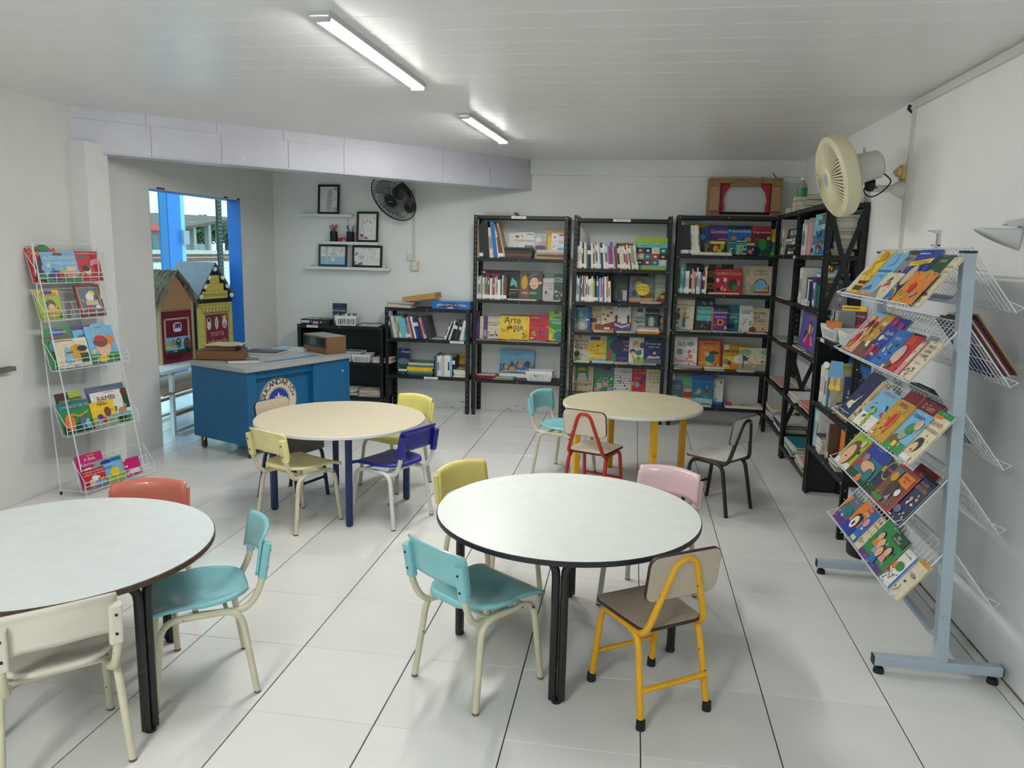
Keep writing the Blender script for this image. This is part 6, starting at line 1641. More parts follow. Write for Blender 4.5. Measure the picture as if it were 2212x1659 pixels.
LBk(3, (558, 1200), (697, 1185), (530, 1045), 'yellow', 'yellow book lettered Fábulas, fourth tray of wire stand', [('t', .5, .84, .12, 'Fábulas', 'char'), ('r', 0, 0, 1, .4, 'sage'), ('e', .3, .4, .12, .1, 'purple'), ('e', .65, .55, .14, .18, 'brown'), ('e', .45, .25, .1, .1, 'red')], lift=.026)
LBk(4, (500, 1600), (660, 1590), (432, 1357), 'magenta', 'magenta book lettered A Bela Adormecida on the lowest wire tray', [('t', .5, .8, .1, 'A Bela', 'white'), ('t', .5, .66, .1, 'Adormecida', 'white'), ('r', .4, .92, .7, .96, 'mustard')], lift=.004)
LBk(4, (600, 1590), (760, 1560), (572, 1375), 'sage', 'pale green book on the lowest wire tray', [('e', .4, .84, .2, .08, 'royal'), ('r', .55, .82, .95, .96, 'blue'), ('e', .5, .4, .2, .2, 'lime')], lift=.010)
LBk(4, (520, 1600), (745, 1560), (472, 1435), 'sky', 'sky blue book lettered O PATINHO FEIO on the lowest wire tray', [('t', .5, .72, .11, 'O PATINHO FEIO', 'navy'), ('r', 0, 0, 1, .4, 'lime'), ('e', .15, .9, .12, .06, 'white'), ('e', .8, .5, .12, .1, 'yellow')], lift=.018)
LBk(4, (515, 1598), (650, 1588), (497, 1475), 'red', 'small red book in front on the lowest wire tray', [('t', .5, .82, .08, 'A HISTÓRIA DA PRINCESA', 'white'), ('t', .5, .68, .08, 'COMEDORA DE CULTURA', 'white'), ('e', .5, .5, .15, .1, 'white'), ('r', .2, .05, .95, .3, 'sky'), ('e', .35, .3, .14, .12, 'skin')], lift=.028)
LBk(4, (740, 1570), (852, 1540), (745, 1390), 'magenta', 'shiny magenta book at the right end of the lowest wire tray', [('p', [(.1, .2), (.6, .35), (.9, .3), (.8, .1)], 'white'), ('r', .0, .9, .3, 1, 'cream')], lift=.006)
# weathered plank end on the left wall
pk = MB().box((0, 0, 0), (.05, .16, .028), mat('grey_driftwood', (112, 104, 98), rough=.8, noise=.3, nscale=30)).build('wall_plank', smooth=False)
bev(pk, .006)
pk.location = (WX0 + .0, 1.60, .83)
tag(pk, 'weathered grey wooden plank end fixed to the left wall', 'shelf')
# ------------------------------------------------------------------ the blue desk
dblue = mat('desk_blue_paint', (18, 96, 142), rough=.45, noise=.08, nscale=5)
dgrey = mat('desk_grey_top', (168, 168, 164), rough=.4, noise=.07, nscale=9)
DF = Frame(-2.90, 2.965, 0, R(67))
desk = bpy.data.objects.new('reception_desk', None)
COL.objects.link(desk)
desk.matrix_world = DF.M
tag(desk, 'blue reception desk on castors with grey top and round emblem', 'desk')
DW, DD, DT = 1.08, .65, .705
bev(MB().prism(rrect(-.02, -.02, DW + .02, DD + .02, .05, 5), DT - .032, DT, dgrey).build('desktop', desk, smooth=True), .004)
MB().box((0, .02, .105), (.018, DD, DT - .032), dblue).build('end_panel', desk, smooth=False)
MB().box((.018, 0, .105), (.085, .05, DT - .032), dblue).build('corner_stile', desk, smooth=False)
MB().box((0, 0, .105), (.018, .02, DT - .032), dblue).build('corner_strip', desk, smooth=False)
MB().box((.085, .05, .13), (.66, .06, DT - .095), dblue).build('modesty_panel', desk, smooth=False)
MB().box((.085, .018, DT - .095), (.66, .06, DT - .032), dblue).build('top_rail', desk, smooth=False)
MB().box((.085, .03, .105), (.66, .06, .13), dblue).build('bottom_rail', desk, smooth=False)
pd = MB().box((.66, 0, .105), (DW, DD, DT - .032), dblue).build('pedestal', desk, smooth=False)
bev(pd, .004)
MB().lathe([(.010, 0), (.010, .008), (.004, .012), (0, .012)], boltm, 12, Matrix.Translation((DW - .09, 0, .57)) @ Matrix.Rotation(PI / 2, 4, 'X')).build('lock', pd)
MB().box((.018, DD - .018, .105), (.66, DD, DT - .032), dblue).build('rear_stile', desk, smooth=False)
for x, y in ((.05, .05), (DW - .05, .05), (.05, DD - .05), (DW - .05, DD - .05)):
    cs = MB().box((-.025, -.025, .095), (.025, .025, .105), kd, Matrix.Translation((x, y, 0))).build('castor', desk, smooth=False)
    f = MB()
    for s_ in (-1, 1):
        f.box((s_ * .016 - .002, -.014, .03), (s_ * .016 + .002, .014, .095), kd, Matrix.Translation((x, y, 0)))
    f.build('fork', cs, smooth=False)
    MB().lathe([(.026, -.011), (.03, -.008), (.03, .008), (.026, .011)], mat('castor_wheel', (74, 62, 52), rough=.7), 16, Matrix.Translation((x, y, .03)) @ Matrix.Rotation(PI / 2, 4, 'Y')).build('wheel', cs)
# emblem
ex, ez, er = .335, .405, .185
em = MB().lathe([(er, 0), (er, .003), (0, .003)], LABEL, 40, Matrix.Translation((ex, .05, ez)) @ RX).build('emblem_disc', desk, smooth=False)
ring = lambda r_, c_, n_=36: ('p', [(.5 + r_ * math.cos(2 * PI * i / n_), .5 + r_ * math.sin(2 * PI * i / n_)) for i in range(n_)], c_)
star = lambda cx, cz, r_, c_, a0=90: [('p', [(cx, cz), (cx + r_ * math.cos(R(a0 + 72 * k)), cz + r_ * math.sin(R(a0 + 72 * k))), (cx + .4 * r_ * math.cos(R(a0 + 36 + 72 * k)), cz + .4 * r_ * math.sin(R(a0 + 36 + 72 * k)))], c_) for k in range(5)] + [('p', [(cx, cz), (cx + .4 * r_ * math.cos(R(a0 - 36 + 72 * k)), cz + .4 * r_ * math.sin(R(a0 - 36 + 72 * k))), (cx + r_ * math.cos(R(a0 + 72 * k)), cz + r_ * math.sin(R(a0 + 72 * k)))], c_) for k in range(5)]
eshapes = [ring(.495, 'navy'), ring(.482, 'cream'), ring(.30, 'navy'), ring(.29, 'cream'), ring(.275, 'royal')] + star(.5, .56, .13, 'white') + star(.5 + .40 * math.cos(R(12)), .5 + .40 * math.sin(R(12)), .04, 'navy') + star(.5 + .40 * math.cos(R(168)), .5 + .40 * math.sin(R(168)), .04, 'navy')
prnt('emblem_print', em, 2 * er, 2 * er, eshapes, Matrix.Translation((ex - er, .047, ez - er)), step=.00018)
tb_ = MB()
word = 'EDUCANDÁRIO'
for i, ch in enumerate(word):
    vs, fs, x0, x1, y0, y1 = text_mesh(ch)
    a = R(180 - 152 * i / (len(word) - 1))
    sc = .066
    rr = .355 * 2 * er
    for q in (0,):
        M_ = Matrix.Translation((ex + rr * math.cos(a), .043, ez + rr * math.sin(a))) @ Matrix.Rotation(-(a - PI / 2), 4, 'Y')
        tb_.add([((v[0] - (x0 + x1) / 2) * sc, 0, v[1] * sc) for v in vs], fs, pm('navy'), M_)
tb_.build('emblem_lettering', em, smooth=False)


def onpx(bl, br, z):
    a, b_ = at(*bl, z=z), at(*br, z=z)
    d_ = b_ - a
    fr = Frame(a.x, a.y, z, math.atan2(d_.y, d_.x))
    return fr, d_.length


zt = DT + .0008
fr, w_ = onpx((410, 780), (516, 782), zt)
book_flat(fr, 0, 0, 0, w_ * .98, .30, .008, 'char', 'thin dark folder under the old dictionaries on the desk', name='folder', cat='folder')
fr, w_ = onpx((418, 777), (513, 779), zt + .009)
book_flat(fr, .01, .02, 0, w_ * .95, .24, .072, 'dkbrown', 'very thick old brown dictionary on the blue desk', pg=mat('old_page_edges', (128, 92, 60), rough=.8, noise=.15, nscale=60))
book_flat(fr, .08, .03, .0725, w_ * .68, .2, .03, 'dkbrown', 'old brown book on the thick dictionary on the desk', yaw=6, pg=mat('old_page_edges', (128, 92, 60)))
pb_ = MB()
rd = random.Random(4)
pb_.grid(lambda u, v: (.09 + u * .27, .01 + v * .2, .1030 + .006 + rd.uniform(0, .012)), 6, 5, mat('crumpled_paper', (188, 168, 130), rough=.9))
cp = solid(pb_.build('crumpled_paper', smooth=False), .004)
cp.matrix_world = fr.M
tag(cp, 'crumpled yellowed paper on top of the dictionaries on the desk', 'paper')
fr, w_ = onpx((492, 786), (560, 784), zt)
book_flat(fr, 0, 0, 0, w_, .15, .022, 'slate', 'paperback with pale page edges on the desk front', shapes=[('r', .05, .1, .6, .8, 'dkred'), ('r', .1, .82, .9, .9, 'mustard')])
fr, w_ = onpx((518, 765), (592, 769), zt)
book_flat(fr, 0, 0, 0, w_, .24, .018, 'navy', 'navy blue folder lying in the middle of the desk', yaw=4, name='folder', cat='folder', shapes=[('r', .3, .5, .9, .85, 'slate')])
fr, w_ = onpx((585, 757), (656, 760), zt)
book_flat(fr, 0, 0, 0, w_, .22, .014, 'ltgrey', 'clear plastic folder of papers beside the carton on the desk', name='folder', cat='folder', shapes=[('r', .1, .1, .5, .8, 'sky'), ('r', .5, .3, .9, .7, 'white')])
fr, w_ = onpx((578, 783), (690, 768), zt)
st = MB().box((0, 0, 0), (w_, .055, .0012), mat('blue_strip', (40, 128, 196), rough=.4)).build('name_strip', smooth=False)
st.matrix_world = fr.M
prnt('strip_print', st, w_, .055, [('t', .5, .3, .35, 'Seja bem-vindo', 'sky')], Matrix.Translation((0, 0, .0012)) @ Matrix.Rotation(-PI / 2, 4, 'X'))
tag(st, 'flat blue lettered strip along the edge of the desk', 'sign')
fr, w_ = onpx((656, 756), (704, 766), zt)
cb = MB()
ch_ = .145
cb.box((0, 0, 0), (w_, .004, .05), kd).box((0, 0, ch_ - .012), (w_, .004, ch_), kd).box((0, .004, 0), (.004, .2, ch_), kd).box((w_ - .004, 0, 0), (w_, .2, ch_), kd).box((0, .196, 0), (w_, .2, ch_), kd).box((0, 0, ch_), (w_, .2, ch_ + .004), mat('card_grey_lid', (150, 144, 134), rough=.8)).box((0, 0, 0), (w_, .2, .004), kd).box((w_ - .03, 0, .05), (w_, .004, ch_), rubber).box((0, 0, .05), (.02, .004, ch_), rubber)
cbo = cb.build('carton', smooth=False)
cbo.matrix_world = fr.M
tag(cbo, 'brown carton with a dark display window on the desk corner', 'box')
MB().box((.02, .003, .05), (w_ - .03, .005, ch_ - .012), mat('film_window', (40, 52, 50), rough=.08, alpha=.75)).build('film_window', cbo, smooth=False)
toy = MB()
for k in range(7):
    a = k * .9
    toy.tube([(w_ * .5, .09, .01), (w_ * .5 + .05 * math.cos(a), .09 + .05 * math.sin(a), .06), (w_ * .5 + .1 * math.cos(a), .09 + .06 * math.sin(a), .11)], .004, mat('toy_green', (110, 140, 118), rough=.6), 5)
toy.build('packed_plant', cbo)

# ------------------------------------------------------------------ floating shelves, pictures, pens
shm = mat('shelf_white', (224, 224, 220), rough=.45)
for x0, x1, z, lab in ((-3.475, -2.915, 1.932, 'highest white floating shelf holding one framed drawing'), (-3.225, -2.64, 1.662, 'middle white floating shelf with pen cups'), (-3.42, -2.53, 1.41, 'lowest white floating shelf holding two framed drawings')):
    o = MB().box((x0, 5.205, z - .028), (x1, WY1, z), shm).build('floating_shelf', smooth=False)
    bev(o, .002)
    tag(o, lab, 'shelf', 'white floating shelves')
    for x in (x0 + .05, x1 - .05):
        MB().box((x - .006, WY1 - .03, z), (x + .006, WY1 - .02, z + .008), rubber).build('bracket_hook', o, smooth=False)
frb = mat('frame_black', (18, 18, 20), rough=.35)


def picture(x0, x1, z, h, label, shapes, y=5.245):
    w = x1 - x0
    f = MB()
    e_ = .02
    f.box((0, 0, 0), (e_, .016, h), frb).box((w - e_, 0, 0), (w, .016, h), frb).box((e_, 0, 0), (w - e_, .016, e_), frb).box((e_, 0, h - e_), (w - e_, .016, h), frb)
    o = f.build('framed_drawing', smooth=False)
    MB().box((e_, .010, e_), (w - e_, .014, h - e_), LABEL).build('sheet', o, smooth=False)
    prnt('drawing', o, w - 2 * e_, h - 2 * e_, shapes, Matrix.Translation((e_, .010, e_)))
    g = MB().box((e_, .0055, e_), (w - e_, .0065, h - e_), mat('picture_glass', (255, 255, 255), rough=.03, alpha=.10, spec=.6)).build('glass', o, smooth=False)
    o.matrix_world = Matrix.Translation((x0, y, z + .0006)) @ Matrix.Rotation(-R(6), 4, 'X')
    return tag(o, label, 'picture', 'framed drawings on the floating shelves')


def floor_lines(n, x0, x1, z0, z1, c):
    return [('l', [(x0, z0 + (z1 - z0) * i / n), (x1, z0 + (z1 - z0) * i / n)], .012, c) for i in range(n + 1)]


picture(-3.285, -3.06, 1.933, .292, 'framed drawing of a leaning tower with leaves', [('r', .72, .86, 1, .98, 'pink'), ('r', .75, .02, 1, .2, 'pink'), ('p', [(.34, .05), (.66, .05), (.72, .82), (.46, .84)], 'ltgrey')] + floor_lines(8, .37, .69, .1, .8, 'grey') + [('r', .5, .82, .66, .92, 'ltgrey')] + leafs(12, 'sage', .35, .95, 5, .05) + [('e', .1, .7, .05, .05, 'pink'), ('e', .85, .5, .04, .04, 'pink'), ('l', [(0, .28), (.35, .28)], .012, 'grey'), ('l', [(0, .2), (.35, .18)], .012, 'grey')])
picture(-2.88, -2.655, 1.663, .302, 'framed drawing of a tall iron tower with hanging flowers', [('l', [(.18, .9), (.16, .5), (.05, .25)], .02, 'pink'), ('l', [(.18, .9), (.22, .5), (.33, .25)], .02, 'pink'), ('l', [(.14, .48), (.24, .48)], .02, 'lilac'), ('l', [(.1, .36), (.28, .36)], .02, 'lilac'), ('e', .32, .66, .07, .06, 'pink'), ('e', .48, .74, .07, .06, 'pink'), ('e', .66, .66, .07, .06, 'pink'), ('e', .86, .84, .07, .06, 'pink'), ('l', [(.32, 1), (.32, .7)], .008, 'grey'), ('l', [(.48, 1), (.48, .78)], .008, 'grey'), ('l', [(.66, 1), (.66, .7)], .008, 'grey')] + leafs(6, 'sage', .28, .5, 6, .05) + [('p', [(.05, .05), (.1, .25), (.3, .2), (.45, .05)], 'pink'), ('e', .18, .18, .08, .06, 'black'), ('e', .45, .08, .08, .05, 'black'), ('l', [(.55, .12), (.95, .2)], .012, 'lilac')])
picture(-3.29, -2.985, 1.411, .222, 'framed bluish drawing of a temple with a palm', [('r', 0, 0, 1, 1, 'white'), ('r', .0, .0, 1, .45, 'sky'), ('r', .2, 0, .3, .98, 'beige'), ('r', .36, .2, .66, .42, 'ltgrey'), ('p', [(.36, .5), (.66, .5), (.6, .66), (.42, .66)], 'ltgrey'), ('p', [(.44, .7), (.58, .7), (.51, .92)], 'ltgrey'), ('r', .46, .2, .56, .36, 'white')] + leafs(10, 'sage', .6, .95, 7, .04) + [('e', .12, .7, .04, .04, 'pink'), ('e', .85, .8, .04, .04, 'pink'), ('l', [(.6, .9), (.95, .68)], .01, 'mustard')])
picture(-2.93, -2.615, 1.411, .218, 'framed line drawing of a bird above rolling hills', [('p', [(.02, .5), (.06, .68), (.14, .75), (.12, .62)], 'black'), ('l', [(0, .5), (.25, .66), (.55, .55), (.8, .3)], .012, 'sage'), ('l', [(.25, .12), (.5, .3), (.65, .52)], .012, 'sage'), ('e', .72, .68, .09, .16, 'sage'), ('e', .72, .68, .078, .148, 'white'), ('e', .28, .45, .12, .07, 'ltgrey'), ('p', [(0, 0), (.0, .22), (.2, .12), (.3, .2), (.34, .05), (.2, .0)], 'black'), ('e', .1, .1, .06, .04, 'white'), ('l', [(.5, .2), (.98, .4)], .01, 'sage'), ('l', [(.5, .1), (.98, .25)], .01, 'sage'), ('e', .58, .9, .05, .02, 'slate'), ('l', [(.3, .95), (.45, .95)], .012, 'slate')])
mesh_m = mat('black_mesh', (20, 20, 22), rough=.5)


def pen_cup(x, y, z, cols, label, seed):
    rd = random.Random(seed)
    t = thing('pen_cup', label, 'pen cup', (x, y, z), 0, 'mesh pen cups')
    MB().lathe([(.036, 0), (.038, .003), (.038, .098), (.040, .1), (.036, .1), (.036, .004), (0, .004)], mesh_m, 18).build('cup', t)
    for i, c_ in enumerate(cols):
        a = rd.uniform(0, 2 * PI)
        r0, r1 = .014, rd.uniform(.026, .034)
        L = rd.uniform(.15, .175)
        p0 = Vector((x + r0 * math.cos(a + 2.6), y + r0 * math.sin(a + 2.6), z + .006))
        p1 = Vector((x + r1 * math.cos(a) * 1.25, y + r1 * math.sin(a), z + L))
        b = MB().tube([p0, p1], .0038, pm(c_), 6)
        d_ = (p1 - p0).normalized()
        o = b.build('pencil')
        MB().tube([p1, p1 + d_ * .012], [.0036, .0008], pm('cream'), 6).build('tip', o)
        tag(o, '%s pencil in the %s' % (PAL[c_][1], label.split(' with ')[0]), 'pencil', '%s pencils in the %s' % (PAL[c_][1], label.split(' with ')[0]))
    return t


pen_cup(-3.12, 5.255, 1.6625, ['red', 'red', 'dkred', 'pink', 'red', 'navy', 'slate', 'slate', 'navy', 'red'], 'left black mesh cup with mostly red pencils', 1)
pen_cup(-2.945, 5.255, 1.6625, ['navy', 'blue', 'blue', 'black', 'red', 'royal', 'navy'], 'right black mesh cup with mostly blue pencils', 2)
lp = MB().tube([(-2.955, 5.26, 1.67), (-2.965, 5.255, 1.88)], .003, pm('tan'), 6).build('paint_brush')
MB().tube([(-2.965, 5.255, 1.88), (-2.9665, 5.2545, 1.9)], [.0035, .001], pm('brown'), 6).build('bristles', lp)
tag(lp, 'long tan paint brush standing in the right mesh cup', 'paint brush')
for k, (x, c_) in enumerate(((-3.055, 'red'), (-3.015, 'pink'))):
    o = thing('ink_jar', '%s lidded ink jar between the pen cups, %s one' % (['red', 'pink'][k], ['left', 'right'][k]), 'jar', (x, 5.255, 1.6625), 0, 'ink jars on the shelf')
    MB().lathe([(.017, 0), (.018, .003), (.018, .024)], pm(c_), 14).build('glass_jar', o)
    MB().lathe([(.0185, .024), (.0185, .036), (0, .037)], pm('dkred'), 14).build('lid', o)


# ------------------------------------------------------------------ fans
def axis_frame(c, n, up=Vector((0, 0, 1))):
    n = Vector(n).normalized()
    x = up.cross(n).normalized()
    y = n.cross(x)
    return Matrix(((x.x, y.x, n.x, c[0]), (x.y, y.y, n.y, c[1]), (x.z, y.z, n.z, c[2]), (0, 0, 0, 1)))


def blades(M, r, m, n=3):
    b = MB()
    for k in range(n):
        a0 = 2 * PI * k / n

        def g(u, v, a0=a0):
            rr = .05 + (r - .05) * u
            a = a0 + (v - .5) * 1.35 * (.6 + .4 * u)
            return (rr * math.cos(a), rr * math.sin(a), .03 * (v - .5) * 2 * (.6))
        b.grid(g, 5, 5, m, M)
    return b


cream = mat('cream_fan_plastic', (222, 214, 180), rough=.4, noise=.04, nscale=8)
creamw = mat('white_fan_plastic', (216, 214, 204), rough=.4, noise=.04, nscale=8)
fc = at(1808, 381, y=2.42)
fan = thing('wall_fan', 'cream plastic wall fan tilted down from the right wall', 'fan', (WX1, 2.50, 2.0), 0)
Mi = Matrix.Translation((-WX1, -2.50, -2.0))
Mf = Mi @ axis_frame(fc, (-.954, -.10, -.268)) @ Matrix.Scale(.86, 4)
MB().lathe([(.235, -.065), (.262, -.045), (.268, 0), (.262, .035), (.235, .052), (.225, .048), (.25, .03), (.256, 0), (.25, -.04), (.23, -.055)], cream, 48, Mf).build('rim', fan)
sl = MB()
for k in range(60):
    a = 2 * PI * k / 60
    pts = [(r_ * math.cos(a + .25 * (.24 - r_)), r_ * math.sin(a + .25 * (.24 - r_)), z_) for r_, z_ in ((.07, .066), (.12, .068), (.18, .063), (.235, .048))]
    sl.tube(pts, [.003, .0042, .0052, .006], cream, 5, M=Mf)
sl.build('front_grille', fan)
sl = MB()
for k in range(60):
    a = 2 * PI * k / 60
    sl.tube([(r_ * math.cos(a), r_ * math.sin(a), z_) for r_, z_ in ((.09, -.10), (.16, -.095), (.24, -.055))], [.0035, .005, .006], cream, 5, M=Mf)
sl.build('rear_grille', fan)
MB().lathe([(0, .074), (.06, .073), (.074, .066), (.074, .06)], cream, 28, Mf).build('hub_cap', fan)
MB().lathe([(0, .0765), (.04, .0755), (.042, .073)], mat('fan_badge', (196, 198, 200), rough=.3, metal=.4), 24, Mf).build('badge', fan)
MB().lathe([(.11, -.095), (.11, -.13), (0, -.13)], creamw, 28, Mf).build('rear_plate', fan)
solid(blades(Mf, .215, creamw).build('blades', fan), .003)
Mm = Mf @ Matrix.Translation((0, .01, 0))
mo = MB().lathe([(.092, -.115), (.098, -.13), (.09, -.27), (.075, -.285), (0, -.288)], creamw, 28, Mm).build('motor_housing', fan)
MB().lathe([(.008, 0), (.008, .03), (0, .032)], creamw, 10, Mm @ Matrix.Translation((0, .095, -.2)) @ Matrix.Rotation(-PI / 2, 4, 'X')).build('knob', mo)
jt = Mf @ Vector((0, -.085, -.2))
j2 = Mi @ Vector((1.21, 2.475, 2.0))
MB().tube([jt, jt.lerp(j2, .5) + Vector((0, 0, -.02)), j2], [.03, .026, .018], rubber, 10).build('tilt_joint', fan)
MB().tube([j2, Mi @ Vector((1.335, 2.49, 2.0))], .02, creamw, 14).build('arm', fan)
MB().lathe([(.022, 0), (.03, .01), (.062, .07), (.062, .075)], creamw, 20, axis_frame(Mi @ Vector((1.325, 2.49, 2.0)), (1, 0, 0))).build('wall_mount', fan)
cbp = [Mf @ Vector((.04, -.06, -.28)), Mf @ Vector((.03, -.12, -.33)), j2 + Vector((.05, -.02, -.03)), j2 + Vector((-.01, -.02, -.055)), j2 + Vector((-.05, -.02, -.01)), j2 + Vector((-.01, -.02, .03)), j2 + Vector((.03, -.02, 0))]
MB().tube(fillet(cbp, .04, 4), .004, rubber, 6).build('cord', fan)

fc2 = at(850, 428, y=5.07)
fan2 = thing('wall_fan', 'black wall fan with open wire cage under the beam', 'fan', (fc2.x + .1, WY1, fc2.z), 0)
Mi2 = Matrix.Translation((-(fc2.x + .1), -WY1, -fc2.z))
Mg = Mi2 @ axis_frame(fc2, (-.32, -.77, -.57))
RF = .25
wi_ = MB()
for r_, z_, th_ in ((RF, 0, .006), (.2, .03, .002), (.14, .045, .002), (.07, .052, .003)):
    wi_.tube([(r_ * math.cos(2 * PI * k / 40), r_ * math.sin(2 * PI * k / 40), z_) for k in range(40)], th_, frb, 5, cyc=True, M=Mg)
for k in range(44):
    a = 2 * PI * k / 44
    for s_ in (1, -1):
        wi_.tube([(r_ * math.cos(a + s_ * (RF - r_) * 2.6), r_ * math.sin(a + s_ * (RF - r_) * 2.6), z_) for r_, z_ in ((RF, 0), (.2, .03), (.14, .045), (.07, .052))], .0019, frb, 4, M=Mg)
wi_.build('front_cage', fan2)
wi_ = MB()
for k in range(36):
    a = 2 * PI * k / 36
    wi_.tube([(r_ * math.cos(a), r_ * math.sin(a), z_) for r_, z_ in ((RF, 0), (.18, -.06), (.08, -.075))], .0018, frb, 4, M=Mg)
wi_.build('rear_cage', fan2)
MB().lathe([(.066, .05), (.066, .056), (.05, .064), (0, .066)], frb, 24, Mg).build('hub_cap', fan2)
prnt('hub_badge', fan2, .06, .012, [('r', 0, .2, 1, .8, 'grey')], Mg @ Matrix.Translation((-.03, -.006, .066)) @ Matrix.Rotation(-PI / 2, 4, 'X') @ Matrix.Translation((0, 0, 0)))
MB().lathe([(.06, -.07), (.07, -.085), (.065, -.17), (.04, -.185), (0, -.187)], frb, 24, Mg).build('motor_housing', fan2)
solid(blades(Mg, .2, mat('fan_blade_grey', (150, 156, 160), rough=.4, alpha=.28)).build('blades', fan2), .003)
m0 = Mg @ Vector((0, .0, -.15))
w0 = Mi2 @ Vector((fc2.x + .10, WY1 - .02, fc2.z - .07))
MB().tube(fillet([m0, m0 + Vector((.09, .03, -.01)), w0 + Vector((.0, -.06, .05)), w0], .05, 4), .022, frb, 10).build('arm', fan2)
MB().lathe([(.058, 0), (.058, .03), (.045, .06), (0, .062)], frb, 24, Mi2 @ axis_frame((fc2.x + .10, WY1, fc2.z - .07), (0, -1, 0))).build('wall_mount', fan2)

# ------------------------------------------------------------------ conduits, outlets, brackets
con = mat('conduit_white', (214, 214, 206), rough=.5)
o = MB().box((-2.31, WY1 - .012, 1.47), (-2.285, WY1, 2.2), con).build('cable_conduit', smooth=False)
MB().box((-2.298, WY1 - .0125, 1.47), (-2.296, WY1 - .012, 2.2), mat('conduit_gap', (150, 150, 144), rough=.6)).build('lid_seam', o, smooth=False)
tag(o, 'slim white cable conduit running down below the black fan', 'conduit')


def outlet(x, z, s, label, m, ylw=False):
    t = thing('wall_outlet', label, 'outlet', (x, WY1, z))
    bev(MB().box((-s, -.03, -s * 1.15), (s, 0, s * 1.15), m).build('box', t, smooth=False), .006)
    for dz in ((-.022, .022) if ylw else (0,)):
        f = MB().lathe([(.017, 0), (.017, .003), (0, .003)], LABEL, 16, Matrix.Translation((0, -.03, dz)) @ RX).build('socket', t)
        for dx in (-.006, .006):
            MB().lathe([(.0022, .0), (.0022, .0035), (0, .0035)], rubber, 8, Matrix.Translation((dx, -.0332, dz)) @ RX).build('hole', f)
    return t


outlet(-2.333, 1.52, .028, 'small white outlet box left of the conduit end', con)
outlet(-2.283, 1.437, .042, 'cream double outlet box at the conduit end', mat('outlet_cream', (216, 206, 172), rough=.5), True)
o = MB().box((WX1 - .016, 2.43, 1.3), (WX1, 2.46, CZ - .02), con).build('cable_conduit', smooth=False)
tag(o, 'white vertical cable conduit on the right wall by the fan', 'conduit')
o = MB().box((WX1 - .018, -3.0, CZ - .05), (WX1, 2.47, CZ - .012), con).build('cable_conduit', smooth=False)
tag(o, 'long white cable conduit under the ceiling on right wall', 'conduit')
o = MB()
for k, c_ in enumerate(('black', 'maroon', 'char', 'navy')):
    o.tube(fillet([(WX1 - .01, 2.475, CZ - .03), (WX1 - .03, 2.50 + .006 * k, CZ - .015 - .006 * k), (WX1 - .012, 2.46 + .003 * k, CZ - .07)], .02, 3), .0035, pm(c_), 5)
tag(o.build('cable_bundle'), 'dark loose cables at the conduit corner near the ceiling', 'cable')
sw = thing('fan_switch', 'yellowed round switch box above the fan mount', 'switch', (WX1, 2.47, 2.09))
ylw = mat('yellowed_plastic', (206, 180, 120), rough=.5)
MB().box((-.04, -.035, -.04), (0, .035, .04), ylw).build('box', sw, smooth=False)
MB().lathe([(.028, 0), (.026, .02), (.014, .022), (.012, .035), (0, .036)], ylw, 18, Matrix.Translation((-.04, 0, 0)) @ Matrix.Rotation(-PI / 2, 4, 'Y')).build('dial', sw)
MB().tube([(-.01, .0, .04), (-.008, .004, .075)], .004, pm('slate'), 6).build('wire', sw)
chrome = mat('chrome', (214, 214, 216), rough=.22, metal=.55)
bk = thing('shelf_bracket', 'small chrome glass shelf clamp on the right wall', 'bracket', (WX1, 1.89, 1.70))
MB().box((-.014, -.012, -.05), (0, .012, .045), chrome).build('back_plate', bk, smooth=False)
MB().prism([(0, .03), (-.045, .044), (-.06, .044), (-.05, .052), (0, .055)], -.014, .014, chrome, Matrix.Rotation(PI / 2, 4, 'X')).build('upper_jaw', bk, smooth=False)
MB().lathe([(.006, 0), (.006, .03), (.011, .03), (.011, .04), (0, .041)], chrome, 10, Matrix.Translation((-.02, 0, -.06))).build('screw', bk)
MB().box((-.035, -.012, -.025), (-.0, .012, -.018), chrome).build('lower_jaw', bk, smooth=False)
MB().tube([(-.018, 0, -.05), (-.018, 0, -.09)], .003, chrome, 6).build('pin', bk)
bk = thing('shelf_bracket', 'chrome shell shaped shelf bracket at the right wall', 'bracket', (WX1, 1.075, 1.70))
shell = MB()


def shellf(u, v):
    a = -PI / 2 + PI * u
    x = -.175 * (1 - v)
    w = .03 * math.sqrt(max(0, v)) + .002
    dz = -.085 * (v ** .7)
    return (x, w * math.sin(a), .035 + dz * math.cos(a) * 1.0)


shell.grid(shellf, 12, 14, chrome)
solid(shell.build('shell', bk), .003)
MB().prism([(0, .043), (-.055, .046), (-.06, .05), (-.04, .066), (0, .075)], -.022, .022, chrome, Matrix.Rotation(PI / 2, 4, 'X')).build('upper_jaw', bk, smooth=False)

# ------------------------------------------------------------------ outside the doorway
pf = struct(MB().box((-7.4, 1.0, -.1), (WX0 - T, 9.5, -.0035), grout).build('porch_floor', smooth=False))
for i in range(-13, -8):
    for j in range(6, 13):
        x0, x1 = i * .45, min(i * .45 + .45, WX0 - T)
        if x1 - x0 < .02:
            continue
        b = MB()
        tile_geo(b, x0 + GX, j * .45 + GY, x1 - GX, j * .45 + .45 - GY, tilem)
        b.build('tile', pf, smooth=False)
dm = MB().box((WX0 - T, DY0 + .004, -.1), (WX0, DY1 - .004, 0), tilem).build('threshold', smooth=False)
struct(dm)
bl2 = mat('porch_blue', (52, 128, 215), rough=.5, noise=.05, nscale=3)
bl3 = mat('porch_blue_shaded', (34, 120, 185), rough=.5, noise=.05, nscale=3)  # porch blue with the shade on the left post put into the colour
lb = mat('porch_light_blue', (150, 205, 240), rough=.5)


